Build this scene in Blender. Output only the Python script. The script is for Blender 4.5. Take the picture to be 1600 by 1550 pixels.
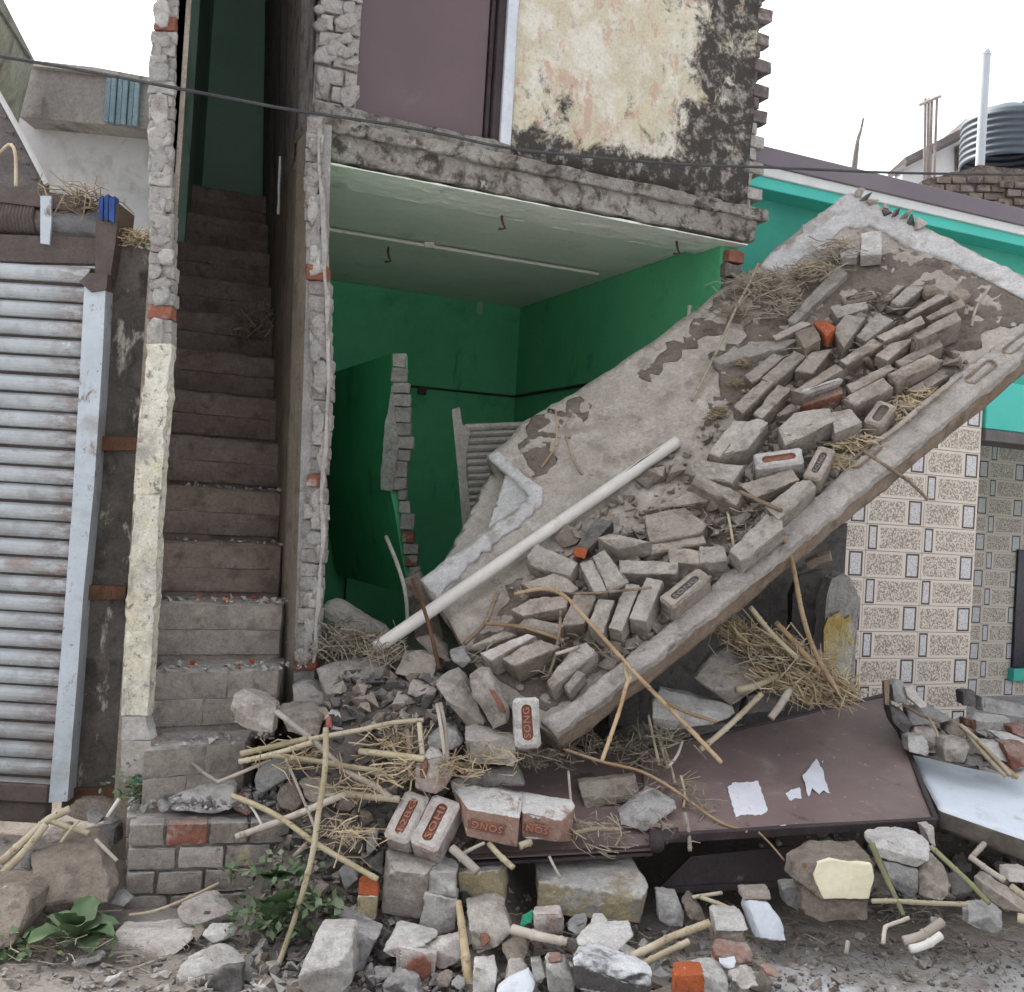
import bpy, bmesh, math, random
from mathutils import Vector, Matrix, noise
random.seed(7)
for _o in list(bpy.data.objects):
    bpy.data.objects.remove(_o)
SC = bpy.context.scene
COL = SC.collection
V = Vector
# ------------------------------------------------------------------ camera
F, CX, CY = 1700.0, 800.0, 775.0           # focal length and centre in photo pixels (1600 x 1550)
EYE = V((0, 0, 1.55)); PITCH, ROLL = 25 / F, 0.06
CR = (Matrix.Rotation(math.pi / 2 + PITCH, 3, 'X') @ Matrix.Rotation(ROLL, 3, 'Z'))
cam = bpy.data.cameras.new('camera'); camo = bpy.data.objects.new('camera', cam); COL.objects.link(camo)
cam.sensor_fit = 'HORIZONTAL'; cam.sensor_width = 36; cam.lens = 36 * F / 1600
cam.clip_start = 0.05; cam.clip_end = 2000
camo.matrix_world = Matrix.Translation(EYE) @ CR.to_4x4()
SC.camera = camo
# ------------------------------------------------------------------ light: hazy bright day, the street side lies in open shade
world = bpy.data.worlds.new('World'); SC.world = world; world.use_nodes = True
wn = world.node_tree; wn.nodes.clear()
SUN_EL, SUN_ROT = math.radians(50), math.radians(-55)
sky = wn.nodes.new('ShaderNodeTexSky'); sky.sky_type = 'NISHITA'; sky.sun_disc = False
sky.sun_elevation = SUN_EL; sky.sun_rotation = SUN_ROT
sky.air_density = 1.0; sky.dust_density = 6.0; sky.ozone_density = 1.0; sky.altitude = 200
hsv = wn.nodes.new('ShaderNodeHueSaturation'); hsv.inputs['Saturation'].default_value = 0.16
bg = wn.nodes.new('ShaderNodeBackground'); bg.inputs[1].default_value = 0.15
wo = wn.nodes.new('ShaderNodeOutputWorld')
wn.links.new(sky.outputs[0], hsv.inputs['Color']); wn.links.new(hsv.outputs[0], bg.inputs[0]); wn.links.new(bg.outputs[0], wo.inputs[0])
sl = bpy.data.lights.new('sun', 'SUN'); sl.energy = 0.6; sl.angle = math.radians(20); sl.color = (1, .96, .9)
so = bpy.data.objects.new('sun', sl); COL.objects.link(so)
sd = V((math.sin(SUN_ROT) * math.cos(SUN_EL), math.cos(SUN_ROT) * math.cos(SUN_EL), math.sin(SUN_EL)))
so.rotation_euler = sd.to_track_quat('Z', 'Y').to_euler(); so.location = (0, 0, 30)
SC.view_settings.view_transform = 'Standard'; SC.view_settings.look = 'None'
SC.view_settings.gamma = 1; SC.view_settings.exposure = 1.76
SC.render.engine = 'CYCLES'
SC.cycles.max_bounces = 8; SC.cycles.diffuse_bounces = 6; SC.cycles.glossy_bounces = 2
# ------------------------------------------------------------------ geometry helpers
def ray(px, py):
    return CR @ V(((px - CX) / F, (CY - py) / F, -1))
def P(px, py, Y):                                   # point of the view ray at world depth Y
    d = ray(px, py); return EYE + d * (Y / d.y)
def hit(px, py, pl, h=0.0):                         # point of the view ray on a plane (point, normal) raised by h
    p0, n = pl; d = ray(px, py)
    return EYE + d * (((p0 - EYE).dot(n) + h) / d.dot(n))
CROPS = dict(R1=(1080,420),R2=(1300,400),R3=(1070,600),R4=(1240,580),S1=(800,780),S2=(980,720),S3=(680,900),S4=(580,980),
 A1=(560,1160),A2=(700,1180),A3=(460,1298),A4=(700,1298),A5=(920,1298),A6=(1140,1280),A7=(1340,1280),A8=(1370,1040,6.952),
 B1=(960,940),B2=(1160,880),B3=(400,1030),B4=(180,1000),C1=(0,1220),C2=(230,1220),C3=(0,1400,4.0),D1=(840,1200,3.478),X=(0,0,1.0))
def cr(code, u, v):
    c = CROPS[code]; s = c[2] if len(c) > 2 else 6.15
    return c[0] + u / s, c[1] + v / s
def tag(o, label=None, cat=None, group=None, kind=None):
    if label: o['label'] = label
    if cat: o['category'] = cat
    if group: o['group'] = group
    if kind: o['kind'] = kind
    return o
def thing(name, label, cat, loc=(0,0,0), group=None):
    o = bpy.data.objects.new(name, None); COL.objects.link(o); o.location = loc; o.empty_display_size = .1
    return tag(o, label, cat, group)
def wloc(o):
    t = V((0,0,0))
    while o: t += o.location; o = o.parent
    return t
def link(name, me, mats, parent=None, loc=None):
    """mesh in world coordinates -> object whose origin is at loc (default: centre)"""
    o = bpy.data.objects.new(name, me)
    if not isinstance(mats, (list, tuple)): mats = [mats]
    if not me.materials:
        for m in mats: me.materials.append(m)
    if loc is None:
        loc = sum((v.co for v in me.vertices), V()) / max(1, len(me.vertices))
    me.transform(Matrix.Translation(-V(loc)))
    COL.objects.link(o)
    o.location = V(loc)
    if parent: o.parent = parent; o.location = V(loc) - wloc(parent)
    return o
def frombm(bm, smooth=False, sharp=None):
    me = bpy.data.meshes.new('m'); bmesh.ops.recalc_face_normals(bm, faces=bm.faces)
    bm.to_mesh(me); bm.free()
    if smooth:
        me.polygons.foreach_set('use_smooth', [True] * len(me.polygons))
        if sharp: me.set_sharp_from_angle(angle=sharp)
    return me
def nz(p, f, s=0): return noise.noise(V((p.x * f + s, p.y * f - s * .7, p.z * f + s * 1.3)))
def rough(bm, seg, amp, freq, seed, chip=0.0, iters=5, center=None):
    bmesh.ops.triangulate(bm, faces=bm.faces)
    for _ in range(iters):
        es = [e for e in bm.edges if e.calc_length() > seg]
        if not es: break
        bmesh.ops.subdivide_edges(bm, edges=es, cuts=1)
        bmesh.ops.triangulate(bm, faces=[f for f in bm.faces if len(f.verts) > 3])
    bm.normal_update()
    c = center or sum((v.co for v in bm.verts), V()) / len(bm.verts)
    mv = []
    for v in bm.verts:
        d = amp * (nz(v.co, freq, seed) + .55 * nz(v.co, freq * 2.7, seed + 9) + .4 * nz(v.co, freq * 5.5, seed + 17))
        off = v.normal * d
        if chip:
            k = nz(v.co, 13, seed + 31) - .25
            sharp = max((f.normal.angle(v.normal, 0) for f in v.link_faces), default=0)
            if k > 0 and sharp > .25: off += (c - v.co) * min(.11, k * chip * .45)
        mv.append(off)
    for v, d in zip(bm.verts, mv): v.co += d
def hullbm(pts, bev=.003, seg=.03, amp=.005, freq=14, seed=0, chip=.5):
    bm = bmesh.new()
    for p in pts: bm.verts.new(p)
    bmesh.ops.convex_hull(bm, input=bm.verts)
    for v in [v for v in bm.verts if not v.link_faces]: bm.verts.remove(v)
    bmesh.ops.dissolve_limit(bm, angle_limit=.12, verts=bm.verts, edges=bm.edges)
    if bev: bmesh.ops.bevel(bm, geom=bm.edges[:], offset=bev, segments=1, affect='EDGES', clamp_overlap=True)
    bmesh.ops.remove_doubles(bm, verts=bm.verts, dist=.0004)
    rough(bm, seg, amp, freq, seed, chip)
    return bm
def prism(poly, off):
    """closed prism from polygon poly (list of points) and offset vector off"""
    bm = bmesh.new(); a = [bm.verts.new(p) for p in poly]; b = [bm.verts.new(p + off) for p in poly]
    bm.faces.new(a); bm.faces.new(b[::-1]); n = len(a)
    for i in range(n): bm.faces.new((a[i], b[i], b[(i+1) % n], a[(i+1) % n]))
    return bm
def boxbm(o, ex, ey, ez, bev=0):
    """box with corner o and edge vectors"""
    bm = prism([o, o + ex, o + ex + ey, o + ey], ez)
    if bev: bmesh.ops.bevel(bm, geom=bm.edges[:], offset=bev, segments=1, affect='EDGES', clamp_overlap=True)
    return bm
def merge(bms):
    me = bpy.data.meshes.new('t'); out = bmesh.new()
    for b in bms:
        b.to_mesh(me); b.free(); out.from_mesh(me)
    return out
def tube(pts, r, n=7, node=0, seed=0, cap=True, bm=None, flat=1.0):
    """tube along a polyline; r scalar or list; node = spacing of cane joints"""
    rnd = random.Random(seed)
    own = bm is None
    if own: bm = bmesh.new()
    L = [0]
    for a, b in zip(pts, pts[1:]): L.append(L[-1] + (b - a).length)
    tot = L[-1]; ss = set([0.0, tot])
    step = max(.03, tot / 40)
    k = 0
    while k < tot: ss.add(k); k += step
    marks = []
    if node:
        k = node * rnd.uniform(.3, .9)
        while k < tot - .01:
            marks.append(k); ss.update([max(0, k - .007), k, min(tot, k + .007)]); k += node * rnd.uniform(.8, 1.2)
    ss = sorted(ss)
    def at(s):
        for i in range(len(L) - 1):
            if s <= L[i+1] + 1e-9:
                t = (s - L[i]) / max(1e-9, L[i+1] - L[i]); break
        n_ = len(pts); p0, p1, p2, p3 = pts[max(0, i-1)], pts[i], pts[i+1], pts[min(n_-1, i+2)]
        return .5 * (2*p1 + (p2-p0)*t + (2*p0-5*p1+4*p2-p3)*t*t + (3*p1-p0-3*p2+p3)*t**3)
    rings = []; up = V((0.13, .2, 1)).normalized()
    for j, s in enumerate(ss):
        c = at(s); d = (at(min(tot, s + .004)) - at(max(0, s - .004)))
        d = d.normalized() if d.length > 1e-9 else V((1,0,0))
        a = d.cross(up); a = a.normalized() if a.length > .05 else d.cross(V((1,0,0))).normalized(); b = a.cross(d)
        rr = (r if not isinstance(r, (list, tuple)) else r[0] + (r[1] - r[0]) * s / max(tot, 1e-6))
        if any(abs(s - m) < 1e-6 for m in marks): rr *= 1.22
        rings.append([bm.verts.new(c + (a * math.cos(2*math.pi*i/n) * flat + b * math.sin(2*math.pi*i/n)) * rr) for i in range(n)])
    for A, B in zip(rings, rings[1:]):
        for i in range(n): bm.faces.new((A[i], A[(i+1) % n], B[(i+1) % n], B[i]))
    if cap:
        bm.faces.new(rings[0][::-1]); bm.faces.new(rings[-1])
    return bm
# ------------------------------------------------------------------ materials
class NT:
    def __init__(s, name):
        s.m = bpy.data.materials.new(name); s.m.use_nodes = True; s.t = s.m.node_tree; s.t.nodes.clear()
        s.out = s.t.nodes.new('ShaderNodeOutputMaterial'); s.b = s.t.nodes.new('ShaderNodeBsdfPrincipled')
        s.t.links.new(s.b.outputs[0], s.out.inputs[0])
        s.geo = s.t.nodes.new('ShaderNodeNewGeometry'); s.oi = s.t.nodes.new('ShaderNodeObjectInfo')
        s.tc = s.t.nodes.new('ShaderNodeTexCoord')
        r = s.vm('SCALE', s.comb(s.oi.outputs['Random'], s.math('MULTIPLY', s.oi.outputs['Random'], 7.3), s.math('MULTIPLY', s.oi.outputs['Random'], 3.1)), 9.0)
        s.pos = s.vm('ADD', s.geo.outputs['Position'], r)
        s.wpos = s.geo.outputs['Position']
    def L(s, a, b): s.t.links.new(a, b)
    def inp(s, sock, v):
        if isinstance(v, bpy.types.NodeSocket): s.L(v, sock)
        elif v is not None:
            if sock.type == 'RGBA' and len(v) == 3: v = (*v, 1)
            sock.default_value = v
    def comb(s, x, y, z):
        n = s.t.nodes.new('ShaderNodeCombineXYZ'); s.inp(n.inputs[0], x); s.inp(n.inputs[1], y); s.inp(n.inputs[2], z); return n.outputs[0]
    def sep(s, v):
        n = s.t.nodes.new('ShaderNodeSeparateXYZ'); s.inp(n.inputs[0], v); return n.outputs
    def vm(s, op, a, b):
        n = s.t.nodes.new('ShaderNodeVectorMath'); n.operation = op; s.inp(n.inputs[0], a)
        if op == 'SCALE': s.inp(n.inputs['Scale'], b)
        else: s.inp(n.inputs[1], b)
        return n.outputs['Value'] if op == 'DOT_PRODUCT' else n.outputs[0]
    def math(s, op, a, b=None, c=None, clamp=False):
        n = s.t.nodes.new('ShaderNodeMath'); n.operation = op; n.use_clamp = clamp
        s.inp(n.inputs[0], a); s.inp(n.inputs[1], b)
        if c is not None: s.inp(n.inputs[2], c)
        return n.outputs[0]
    def noise(s, scale, detail=5, rough=.6, vec=None, dist=0, stretch=None):
        v = vec if vec is not None else s.pos
        if stretch: v = s.vm('MULTIPLY', v, stretch)
        n = s.t.nodes.new('ShaderNodeTexNoise'); s.inp(n.inputs['Vector'], v); n.inputs['Scale'].default_value = scale
        n.inputs['Detail'].default_value = detail; n.inputs['Roughness'].default_value = rough; n.inputs['Distortion'].default_value = dist
        return n.outputs[0]
    def voro(s, scale, vec=None, feature='F1', out=0):
        n = s.t.nodes.new('ShaderNodeTexVoronoi'); n.feature = feature; s.inp(n.inputs['Vector'], vec if vec is not None else s.pos); n.inputs['Scale'].default_value = scale
        return n.outputs[out]
    def step(s, v, lo, hi):
        n = s.t.nodes.new('ShaderNodeMapRange'); n.interpolation_type = 'SMOOTHSTEP'; s.inp(n.inputs[0], v)
        s.inp(n.inputs[1], lo); s.inp(n.inputs[2], hi); return n.outputs[0]
    def mix(s, f, a, b, mode='MIX'):
        n = s.t.nodes.new('ShaderNodeMix'); n.data_type = 'RGBA'; n.blend_type = mode
        s.inp(n.inputs[0], f); s.inp(n.inputs[6], a); s.inp(n.inputs[7], b); return n.outputs[2]
    def fin(s, col, rough=.9, bump=None, bstr=.4, bdist=.01, metal=0, spec=.25):
        s.inp(s.b.inputs['Base Color'], col); s.inp(s.b.inputs['Roughness'], rough); s.inp(s.b.inputs['Metallic'], metal)
        s.b.inputs['Specular IOR Level'].default_value = spec
        if bump is not None:
            n = s.t.nodes.new('ShaderNodeBump'); n.inputs['Strength'].default_value = bstr; n.inputs['Distance'].default_value = bdist
            s.L(bump, n.inputs['Height']); s.L(n.outputs[0], s.b.inputs['Normal'])
        return s.m
MATS = {}
def surf(name, c, patches=(), scale=5, rand=.25, bstr=.75, bdist=.014, rough=.92, dust=None, fine=55, fineamt=.5, pits=0, spec=.2, metal=0, streak=None, extra=None):
    """mottled matte surface: colours c blended by noise, patches (colour, scale, lo, hi[, stretch]), dust and painted top light on up-facing sides"""
    if name in MATS: return MATS[name]
    m = NT(name)
    col = m.mix(m.step(m.noise(scale, 6, .65), .35, .65), c[0], c[1])
    if len(c) > 2: col = m.mix(m.step(m.noise(scale * 2.3, 6, .6, dist=.4), .5, .68), col, c[2])
    hgt = m.noise(scale * 2, 7, .7)
    for p in patches:
        n = m.noise(p[1], 7, .68, dist=.25, stretch=p[4] if len(p) > 4 else None)
        f = m.step(n, p[2], p[3]); col = m.mix(f, col, p[0])
    if dust:  # pale dust, strengthened to paint overhead light onto upward faces
        nzv = m.sep(m.geo.outputs['Normal'])[2]
        f = m.math('MULTIPLY', m.step(nzv, .22, .62), m.step(m.noise(9, 6, .7), .3, .58)); f = m.math('MULTIPLY', f, dust[1], clamp=True); col = m.mix(f, col, dust[0])
    if streak:
        f = m.step(m.noise(streak[1], 5, .6, stretch=(1, 1, .06)), streak[2], streak[3]); col = m.mix(f, col, streak[0])
    if extra: col = extra(m, col)
    fn = m.noise(fine, 6, .82)
    sp = m.noise(150, 3, .7); g_ = min(1, fineamt * 1.6)
    col = m.mix(m.math('MULTIPLY', m.step(sp, .57, .66), .55 * g_), col, m.mix(1.0, col, (.35,.33,.31), 'MULTIPLY'))
    col = m.mix(m.math('MULTIPLY', m.step(sp, .42, .33), .3 * g_), col, m.mix(1.0, col, (1.6,1.6,1.6), 'MULTIPLY'))
    k = m.math('MULTIPLY_ADD', fn, fineamt * 2.4, 1 - fineamt * 1.2)
    k = m.math('MULTIPLY', k, m.math('MULTIPLY_ADD', m.noise(19, 5, .7), fineamt * 1.3, 1 - fineamt * .65))
    r = m.math('MULTIPLY_ADD', m.oi.outputs['Random'], rand, 1 - rand / 2)
    k = m.math('MULTIPLY', k, r)
    col = m.mix(1.0, col, m.comb(k, k, k), 'MULTIPLY')
    b = m.math('ADD', m.math('ADD', m.math('MULTIPLY', fn, .9), m.math('MULTIPLY', sp, .35)), hgt)
    if pits:
        pv = m.step(m.voro(pits), .0, .32); b = m.math('ADD', b, m.math('MULTIPLY', pv, .5))
    MATS[name] = m.fin(col, rough, b, bstr, bdist, metal, spec)
    return MATS[name]
RED, ORANGE = (.23, .085, .055), (.4, .11, .045)
GREY, TAUPE, PALE, DARK = (.25, .235, .225), (.26, .23, .205), (.46, .44, .425), (.085, .075, .068)
M_brick = surf('dusty_brick', [(.2,.165,.138), (.265,.228,.198), (.155,.12,.098)], [(RED, 7, .67, .74), ((.34,.315,.295), 16, .6, .7)], rand=.3, dust=((.385,.342,.302), .85))  # base browned and tops paled, painting in light from above; next one too
M_brick2 = surf('grey_mortar_brick', [(.225,.196,.172), (.3,.27,.243), (.17,.142,.122)], [(RED, 6, .69, .75), ((.37,.35,.33), 14, .6, .7)], rand=.3, dust=((.415,.38,.348), .85))
M_pale = surf('pale_mortar', [(.34,.32,.3), (.43,.415,.4), (.26,.24,.22)], [((.3,.14,.1), 6, .67, .74), ((.2,.18,.16), 11, .63, .73)], rand=.22, dust=((.53,.515,.5), .85))
M_pink = surf('pink_mortar', [(.38,.325,.3), (.46,.415,.39), (.31,.225,.195)], [(RED, 6, .6, .68), ((.23,.19,.17), 13, .63, .73)], rand=.2, dust=((.5,.48,.46), .7))
M_red = surf('red_brick', [(.2,.085,.06), (.26,.115,.08), (.155,.075,.058)], [((.33,.285,.255), 7, .55, .66)], rand=.25, dust=((.4,.36,.33), .5))
M_orange = surf('fresh_orange_brick', [(.4,.105,.04), (.33,.09,.04), (.27,.08,.045)], [((.36,.3,.26), 12, .6, .7)], rand=.15)
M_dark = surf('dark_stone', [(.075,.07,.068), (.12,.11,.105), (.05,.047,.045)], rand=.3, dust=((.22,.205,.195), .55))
M_slate = surf('bluish_stone', [(.185,.18,.178), (.25,.245,.24), (.13,.125,.122)], [((.3,.28,.265), 12, .6, .72)], rand=.3, dust=((.39,.38,.372), .6))
M_tan = surf('gravelly_tan_block', [(.21,.175,.145), (.27,.23,.195), (.16,.13,.11)], [((.42,.4,.38), 26, .66, .72)], pits=40, bstr=.8)
M_ochre = surf('ochre_painted_block', [(.31,.265,.17), (.37,.31,.185), (.26,.235,.195)], [((.34,.32,.3), 6, .52, .6), ((.12,.1,.08), 18, .64, .72)], dust=((.5,.48,.46), 1.3))
M_cream = surf('cream_plaster', [(.66,.62,.45), (.7,.66,.5)], rand=.05, bstr=.15, fineamt=.12)
M_white = surf('white_paint', [(.47,.5,.55), (.55,.575,.62)], [((.42,.43,.44), 4, .62, .72), ((.3,.27,.24), 9, .7, .76)], rand=.05, bstr=.2, fineamt=.15)
M_whiteblack = surf('whitewashed_dark_block', [(.05,.048,.05), (.08,.075,.075)], [((.4,.4,.41), 12, .62, .7)], dust=((.55,.56,.58), 1.0))
M_conc = surf('slab_concrete', [(.32,.282,.25), (.41,.367,.332), (.265,.225,.195)], [((.2,.16,.128), 2.6, .56, .7), ((.49,.455,.425), 3.3, .56, .72)], scale=3, rand=0, bstr=.6, pits=30)
M_border = surf('pale_cement', [(.42,.41,.41), (.5,.49,.49), (.34,.32,.3)], [((.22,.19,.17), 8, .62, .72)], scale=4, rand=0, bstr=.55)
M_rim = surf('rim_mortar', [(.42,.385,.355), (.5,.465,.435), (.33,.295,.265)], [((.22,.19,.165), 9, .6, .7)], scale=4, rand=.1, bstr=.9, bdist=.02)
M_slabside = surf('slab_edge_mud', [(.21,.155,.115), (.27,.215,.17), (.15,.115,.09)], [((.38,.35,.32), 5, .66, .74), ((.33,.17,.11), 6, .66, .72)], scale=4, rand=0)
M_soil = surf('dark_soil', [(.19,.155,.13), (.245,.205,.175), (.145,.115,.097)], [((.3,.27,.25), 9, .6, .72)], scale=6, rand=0, bstr=1, bdist=.02)
M_print = surf('printed_red_brick', [(.26,.165,.13), (.31,.205,.165), (.21,.125,.095)], [((.36,.31,.28), 9, .58, .68)], rand=.1, dust=((.56,.545,.53), 1.8))
def _whitetop():
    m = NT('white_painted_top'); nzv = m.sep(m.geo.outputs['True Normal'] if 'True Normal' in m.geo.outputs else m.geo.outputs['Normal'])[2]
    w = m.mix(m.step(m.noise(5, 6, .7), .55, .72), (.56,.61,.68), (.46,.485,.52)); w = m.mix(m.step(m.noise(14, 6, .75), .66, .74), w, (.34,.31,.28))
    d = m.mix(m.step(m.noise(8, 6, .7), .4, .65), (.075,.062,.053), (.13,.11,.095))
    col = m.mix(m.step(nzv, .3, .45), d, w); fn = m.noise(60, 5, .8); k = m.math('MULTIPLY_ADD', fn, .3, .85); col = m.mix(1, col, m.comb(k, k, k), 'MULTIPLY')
    return m.fin(col, .7, fn, .2, .006)
M_whitetop = _whitetop()
# ------------------------------------------------------------------ more materials for walls, metal, plants
dW = V((.906, .4225, 0)).normalized(); nB = V((-dW.y, dW.x, 0))       # along the house front, and back into the house
P0 = V((-.945, 4.9, 0)); WPL = (P0, nB)
def W(s, o, z): return P0 + dW * s + nB * o + V((0, 0, z))
def sz(px, py, o=0):                                                    # photo point on the front plane -> (s, z)
    q = hit(px, py, WPL, o); return (q - P0).dot(dW), q.z
def wall_mat():
    m = NT('weathered_cream_plaster'); s = m.vm('DOT_PRODUCT', m.wpos, tuple(dW)); z = m.sep(m.wpos)[2]
    S0 = P0.dot(dW)
    col = m.mix(m.step(m.noise(7, 6, .65), .4, .62), (.47,.435,.33), (.58,.555,.49))
    col = m.mix(m.step(m.noise(2.2, 4, .6), .5, .62), col, (.5,.455,.33))
    col = m.mix(m.math('MULTIPLY', m.step(m.noise(9.5, 7, .75, stretch=(1, 1, .5)), .52, .6), .75), col, (.45,.3,.235))
    col = m.mix(m.step(m.noise(30, 3, .6), .6, .7), col, (.36,.33,.29))
    a = m.math('MULTIPLY_ADD', m.step(s, S0 + 1.62, S0 + 2.15), .62, 0)
    b = m.math('MULTIPLY', m.step(z, 3.95, 3.35), .3)
    b2 = m.math('MULTIPLY', m.step(z, 3.5, 3.3), .5)
    g = m.math('ADD', m.math('ADD', a, m.math('ADD', b, b2)), m.math('MULTIPLY', m.math('ADD', m.noise(6, 8, .75, dist=.4), -.5), 2.3))
    f = m.step(g, .28, .62)
    mould = m.mix(m.step(m.noise(14, 6, .7), .5, .66), (.05,.044,.04), (.26,.24,.215))
    col = m.mix(f, col, mould)
    fn = m.noise(60, 4, .75); k = m.math('MULTIPLY_ADD', fn, .7, .65)
    col = m.mix(1, col, m.comb(k, k, k), 'MULTIPLY')
    return m.fin(col, .93, m.math('ADD', m.noise(9, 8, .75), m.math('MULTIPLY', fn, .4)), .7, .015)
M_wall = wall_mat()
M_lichen = surf('lichen_slab_edge', [(.3,.275,.245), (.44,.415,.38), (.16,.135,.11)], [((.095,.08,.07), 10, .5, .64), ((.52,.5,.47), 13, .6, .68), ((.3,.13,.08), 4, .7, .76)], scale=6, rand=.1, bstr=1, bdist=.025)
M_mould = surf('black_mould_plaster', [(.065,.058,.053), (.11,.098,.088), (.045,.041,.038)], [((.36,.34,.3), 14, .57, .7, (1,1,.4)), ((.2,.175,.15), 4, .58, .7, (1,1,.3))], scale=4, rand=.1)
M_stairw = surf('stair_wall_stain', [(.26,.22,.18), (.34,.29,.24), (.2,.165,.135)], [((.36,.32,.26), 5, .58, .7, (1,1,.2)), ((.075,.06,.052), 4, .55, .7, (1,1,.25))], scale=3, rand=0)
M_stairup = surf('stair_wall_bare_grey', [(.27,.25,.245), (.34,.32,.31), (.16,.145,.14)], [((.1,.09,.09), 6, .52, .66, (1,1,.12)), ((.42,.41,.4), 9, .62, .7, (1,1,.2))], scale=4, rand=0)
M_step = surf('stained_step', [(.2,.155,.135), (.255,.205,.178), (.15,.118,.102)], [((.34,.3,.26), 8, .62, .74, (1,1,.5)), ((.38,.35,.31), 30, .68, .76)], scale=5, rand=.04, bstr=.7)
M_stepl = surf('dusty_low_step', [(.25,.22,.195), (.32,.285,.255), (.19,.162,.145)], [((.42,.375,.25), 5, .6, .68, (1,1,.4)), (RED, 5, .68, .73), ((.36,.34,.32), 22, .64, .74)], scale=5, rand=.06, bstr=.7, dust=((.4,.385,.37), .7))
M_pier = surf('cream_lichen_pier', [(.52,.485,.37), (.58,.56,.5), (.44,.42,.38)], [((.2,.185,.16), 26, .54, .66), ((.33,.315,.28), 4, .52, .66), ((.58,.5,.28), 6, .64, .72), ((.16,.15,.13), 60, .6, .7)], scale=7, rand=.08, bstr=.5)
M_litplaster = surf('lit_stair_plaster', [(.34,.29,.24), (.41,.36,.3), (.27,.22,.18)], [((.2,.165,.135), 4, .55, .7, (1,1,.2))], scale=3, rand=0)  # stair wall colour lightened to paint the lit near end
M_pierfoot = surf('pier_foot_paint', [(.36,.32,.3), (.42,.39,.36)], [((.05,.25,.2), 9, .55, .6), ((.42,.2,.14), 11, .6, .66), ((.06,.16,.05), 14, .62, .68)], scale=8, rand=0)
M_wbrick = surf('mortar_smeared_wall_brick', [(.4,.375,.355), (.5,.475,.455), (.34,.3,.275)], [((.3,.115,.075), 9, .62, .72), ((.56,.545,.54), 6, .6, .7)], scale=9, rand=.22, bstr=1, bdist=.02)
M_wbrickred = surf('bare_red_wall_brick', [(.3,.12,.08), (.25,.1,.07)], [((.42,.38,.35), 8, .5, .6)], rand=.2, bstr=1)
M_mortar = surf('wall_mortar', [(.38,.365,.35), (.46,.445,.43)], [((.25,.2,.17), 12, .6, .7)], rand=0, bstr=1, bdist=.02)
M_tooth = surf('dark_toothing_brick', [(.12,.105,.1), (.18,.155,.145), (.26,.2,.175)], [((.34,.31,.29), 7, .58, .68)], rand=.5)
M_green = surf('green_wall_paint', [(.085,.345,.175), (.1,.385,.2)], [((.055,.23,.125), 2.2, .54, .74), ((.09,.24,.15), 30, .68, .76), ((.32,.34,.28), 8, .72, .75), ((.03,.13,.08), 5, .6, .74, (1,1,.2))], scale=2, rand=0, bstr=.12, fineamt=.14, rough=.75)
M_greendull = surf('dull_green_stair_wall', [(.25,.4,.32), (.3,.44,.36)], [((.17,.24,.2), 2, .55, .7, (1,1,.3))], scale=2, rand=0, bstr=.1, fineamt=.1)
M_ceil = surf('limewashed_ceiling', [(.6,.63,.56), (.66,.69,.62)], [((.46,.48,.42), 4, .58, .7), ((.15,.16,.13), 9, .68, .74)], scale=2.5, rand=0, bstr=.2, fineamt=.15)
M_door = surf('maroon_door_paint', [(.082,.05,.058), (.095,.058,.067)], [((.12,.085,.09), 3, .6, .75)], scale=1.5, rand=.05, bstr=.06, fineamt=.06, rough=.42, spec=.5)
M_doorf = surf('fallen_maroon_steel', [(.15,.104,.104), (.185,.134,.13)], [((.25,.205,.185), 4, .55, .74), ((.34,.305,.285), 26, .62, .71), ((.4,.37,.35), 9, .7, .73, (1.6,.25,.6)), ((.21,.17,.145), 1.8, .5, .7), ((.09,.06,.06), 7, .62, .7)], scale=2, rand=.05, bstr=.1, fineamt=.14, rough=.5, spec=.4)
M_doordk = surf('dark_maroon_steel', [(.035,.024,.028), (.055,.04,.042)], [((.16,.13,.12), 9, .64, .72)], rand=.05, rough=.55, spec=.4)
M_paper = surf('torn_paper', [(.55,.56,.62), (.63,.64,.68)], [((.36,.36,.42), 40, .62, .68)], rand=0, bstr=.1, fineamt=.1)
def _shut_dirt(m, col):
    x, _, z = m.sep(m.wpos)[:3]
    f = m.math('MULTIPLY', m.step(m.math('ADD', x, m.math('MULTIPLY', m.noise(9, 5, .7, m.wpos), .25)), -1.86, -1.62), m.step(m.noise(13, 6, .75, m.wpos, stretch=(1,1,2.5)), .38, .6))
    col = m.mix(m.math('MULTIPLY', f, .8), col, (.15,.105,.085))
    g = m.math('MULTIPLY', m.step(z, .85, .35), m.step(m.noise(7, 6, .7, m.wpos), .35, .62))
    return m.mix(m.math('MULTIPLY', g, .75), col, (.19,.165,.15))
M_shut = surf('pale_blue_shutter_paint', [(.31,.335,.355), (.36,.385,.405), (.26,.275,.285)], [((.2,.13,.1), 9, .6, .72, (1,1,2.5)), ((.23,.19,.165), 3.2, .58, .74, (1,1,1.6)), ((.1,.085,.08), 30, .68, .74, (1,1,2)), ((.5,.53,.56), 20, .66, .72)], scale=4, rand=.12, bstr=.12, fineamt=.14, rough=.5, spec=.4, extra=_shut_dirt)
M_rail = surf('blue_grey_guide_rail', [(.37,.415,.46), (.42,.465,.51)], [((.16,.11,.085), 9, .57, .66, (1,1,.6)), ((.27,.275,.275), 3, .48, .66), ((.2,.17,.15), 40, .6, .7)], rand=.05, bstr=.1, fineamt=.14, rough=.5, spec=.4)
M_rust = surf('rusty_iron', [(.09,.045,.028), (.14,.07,.04), (.055,.032,.024)], rand=.2, fineamt=.4, rough=.8)
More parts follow.
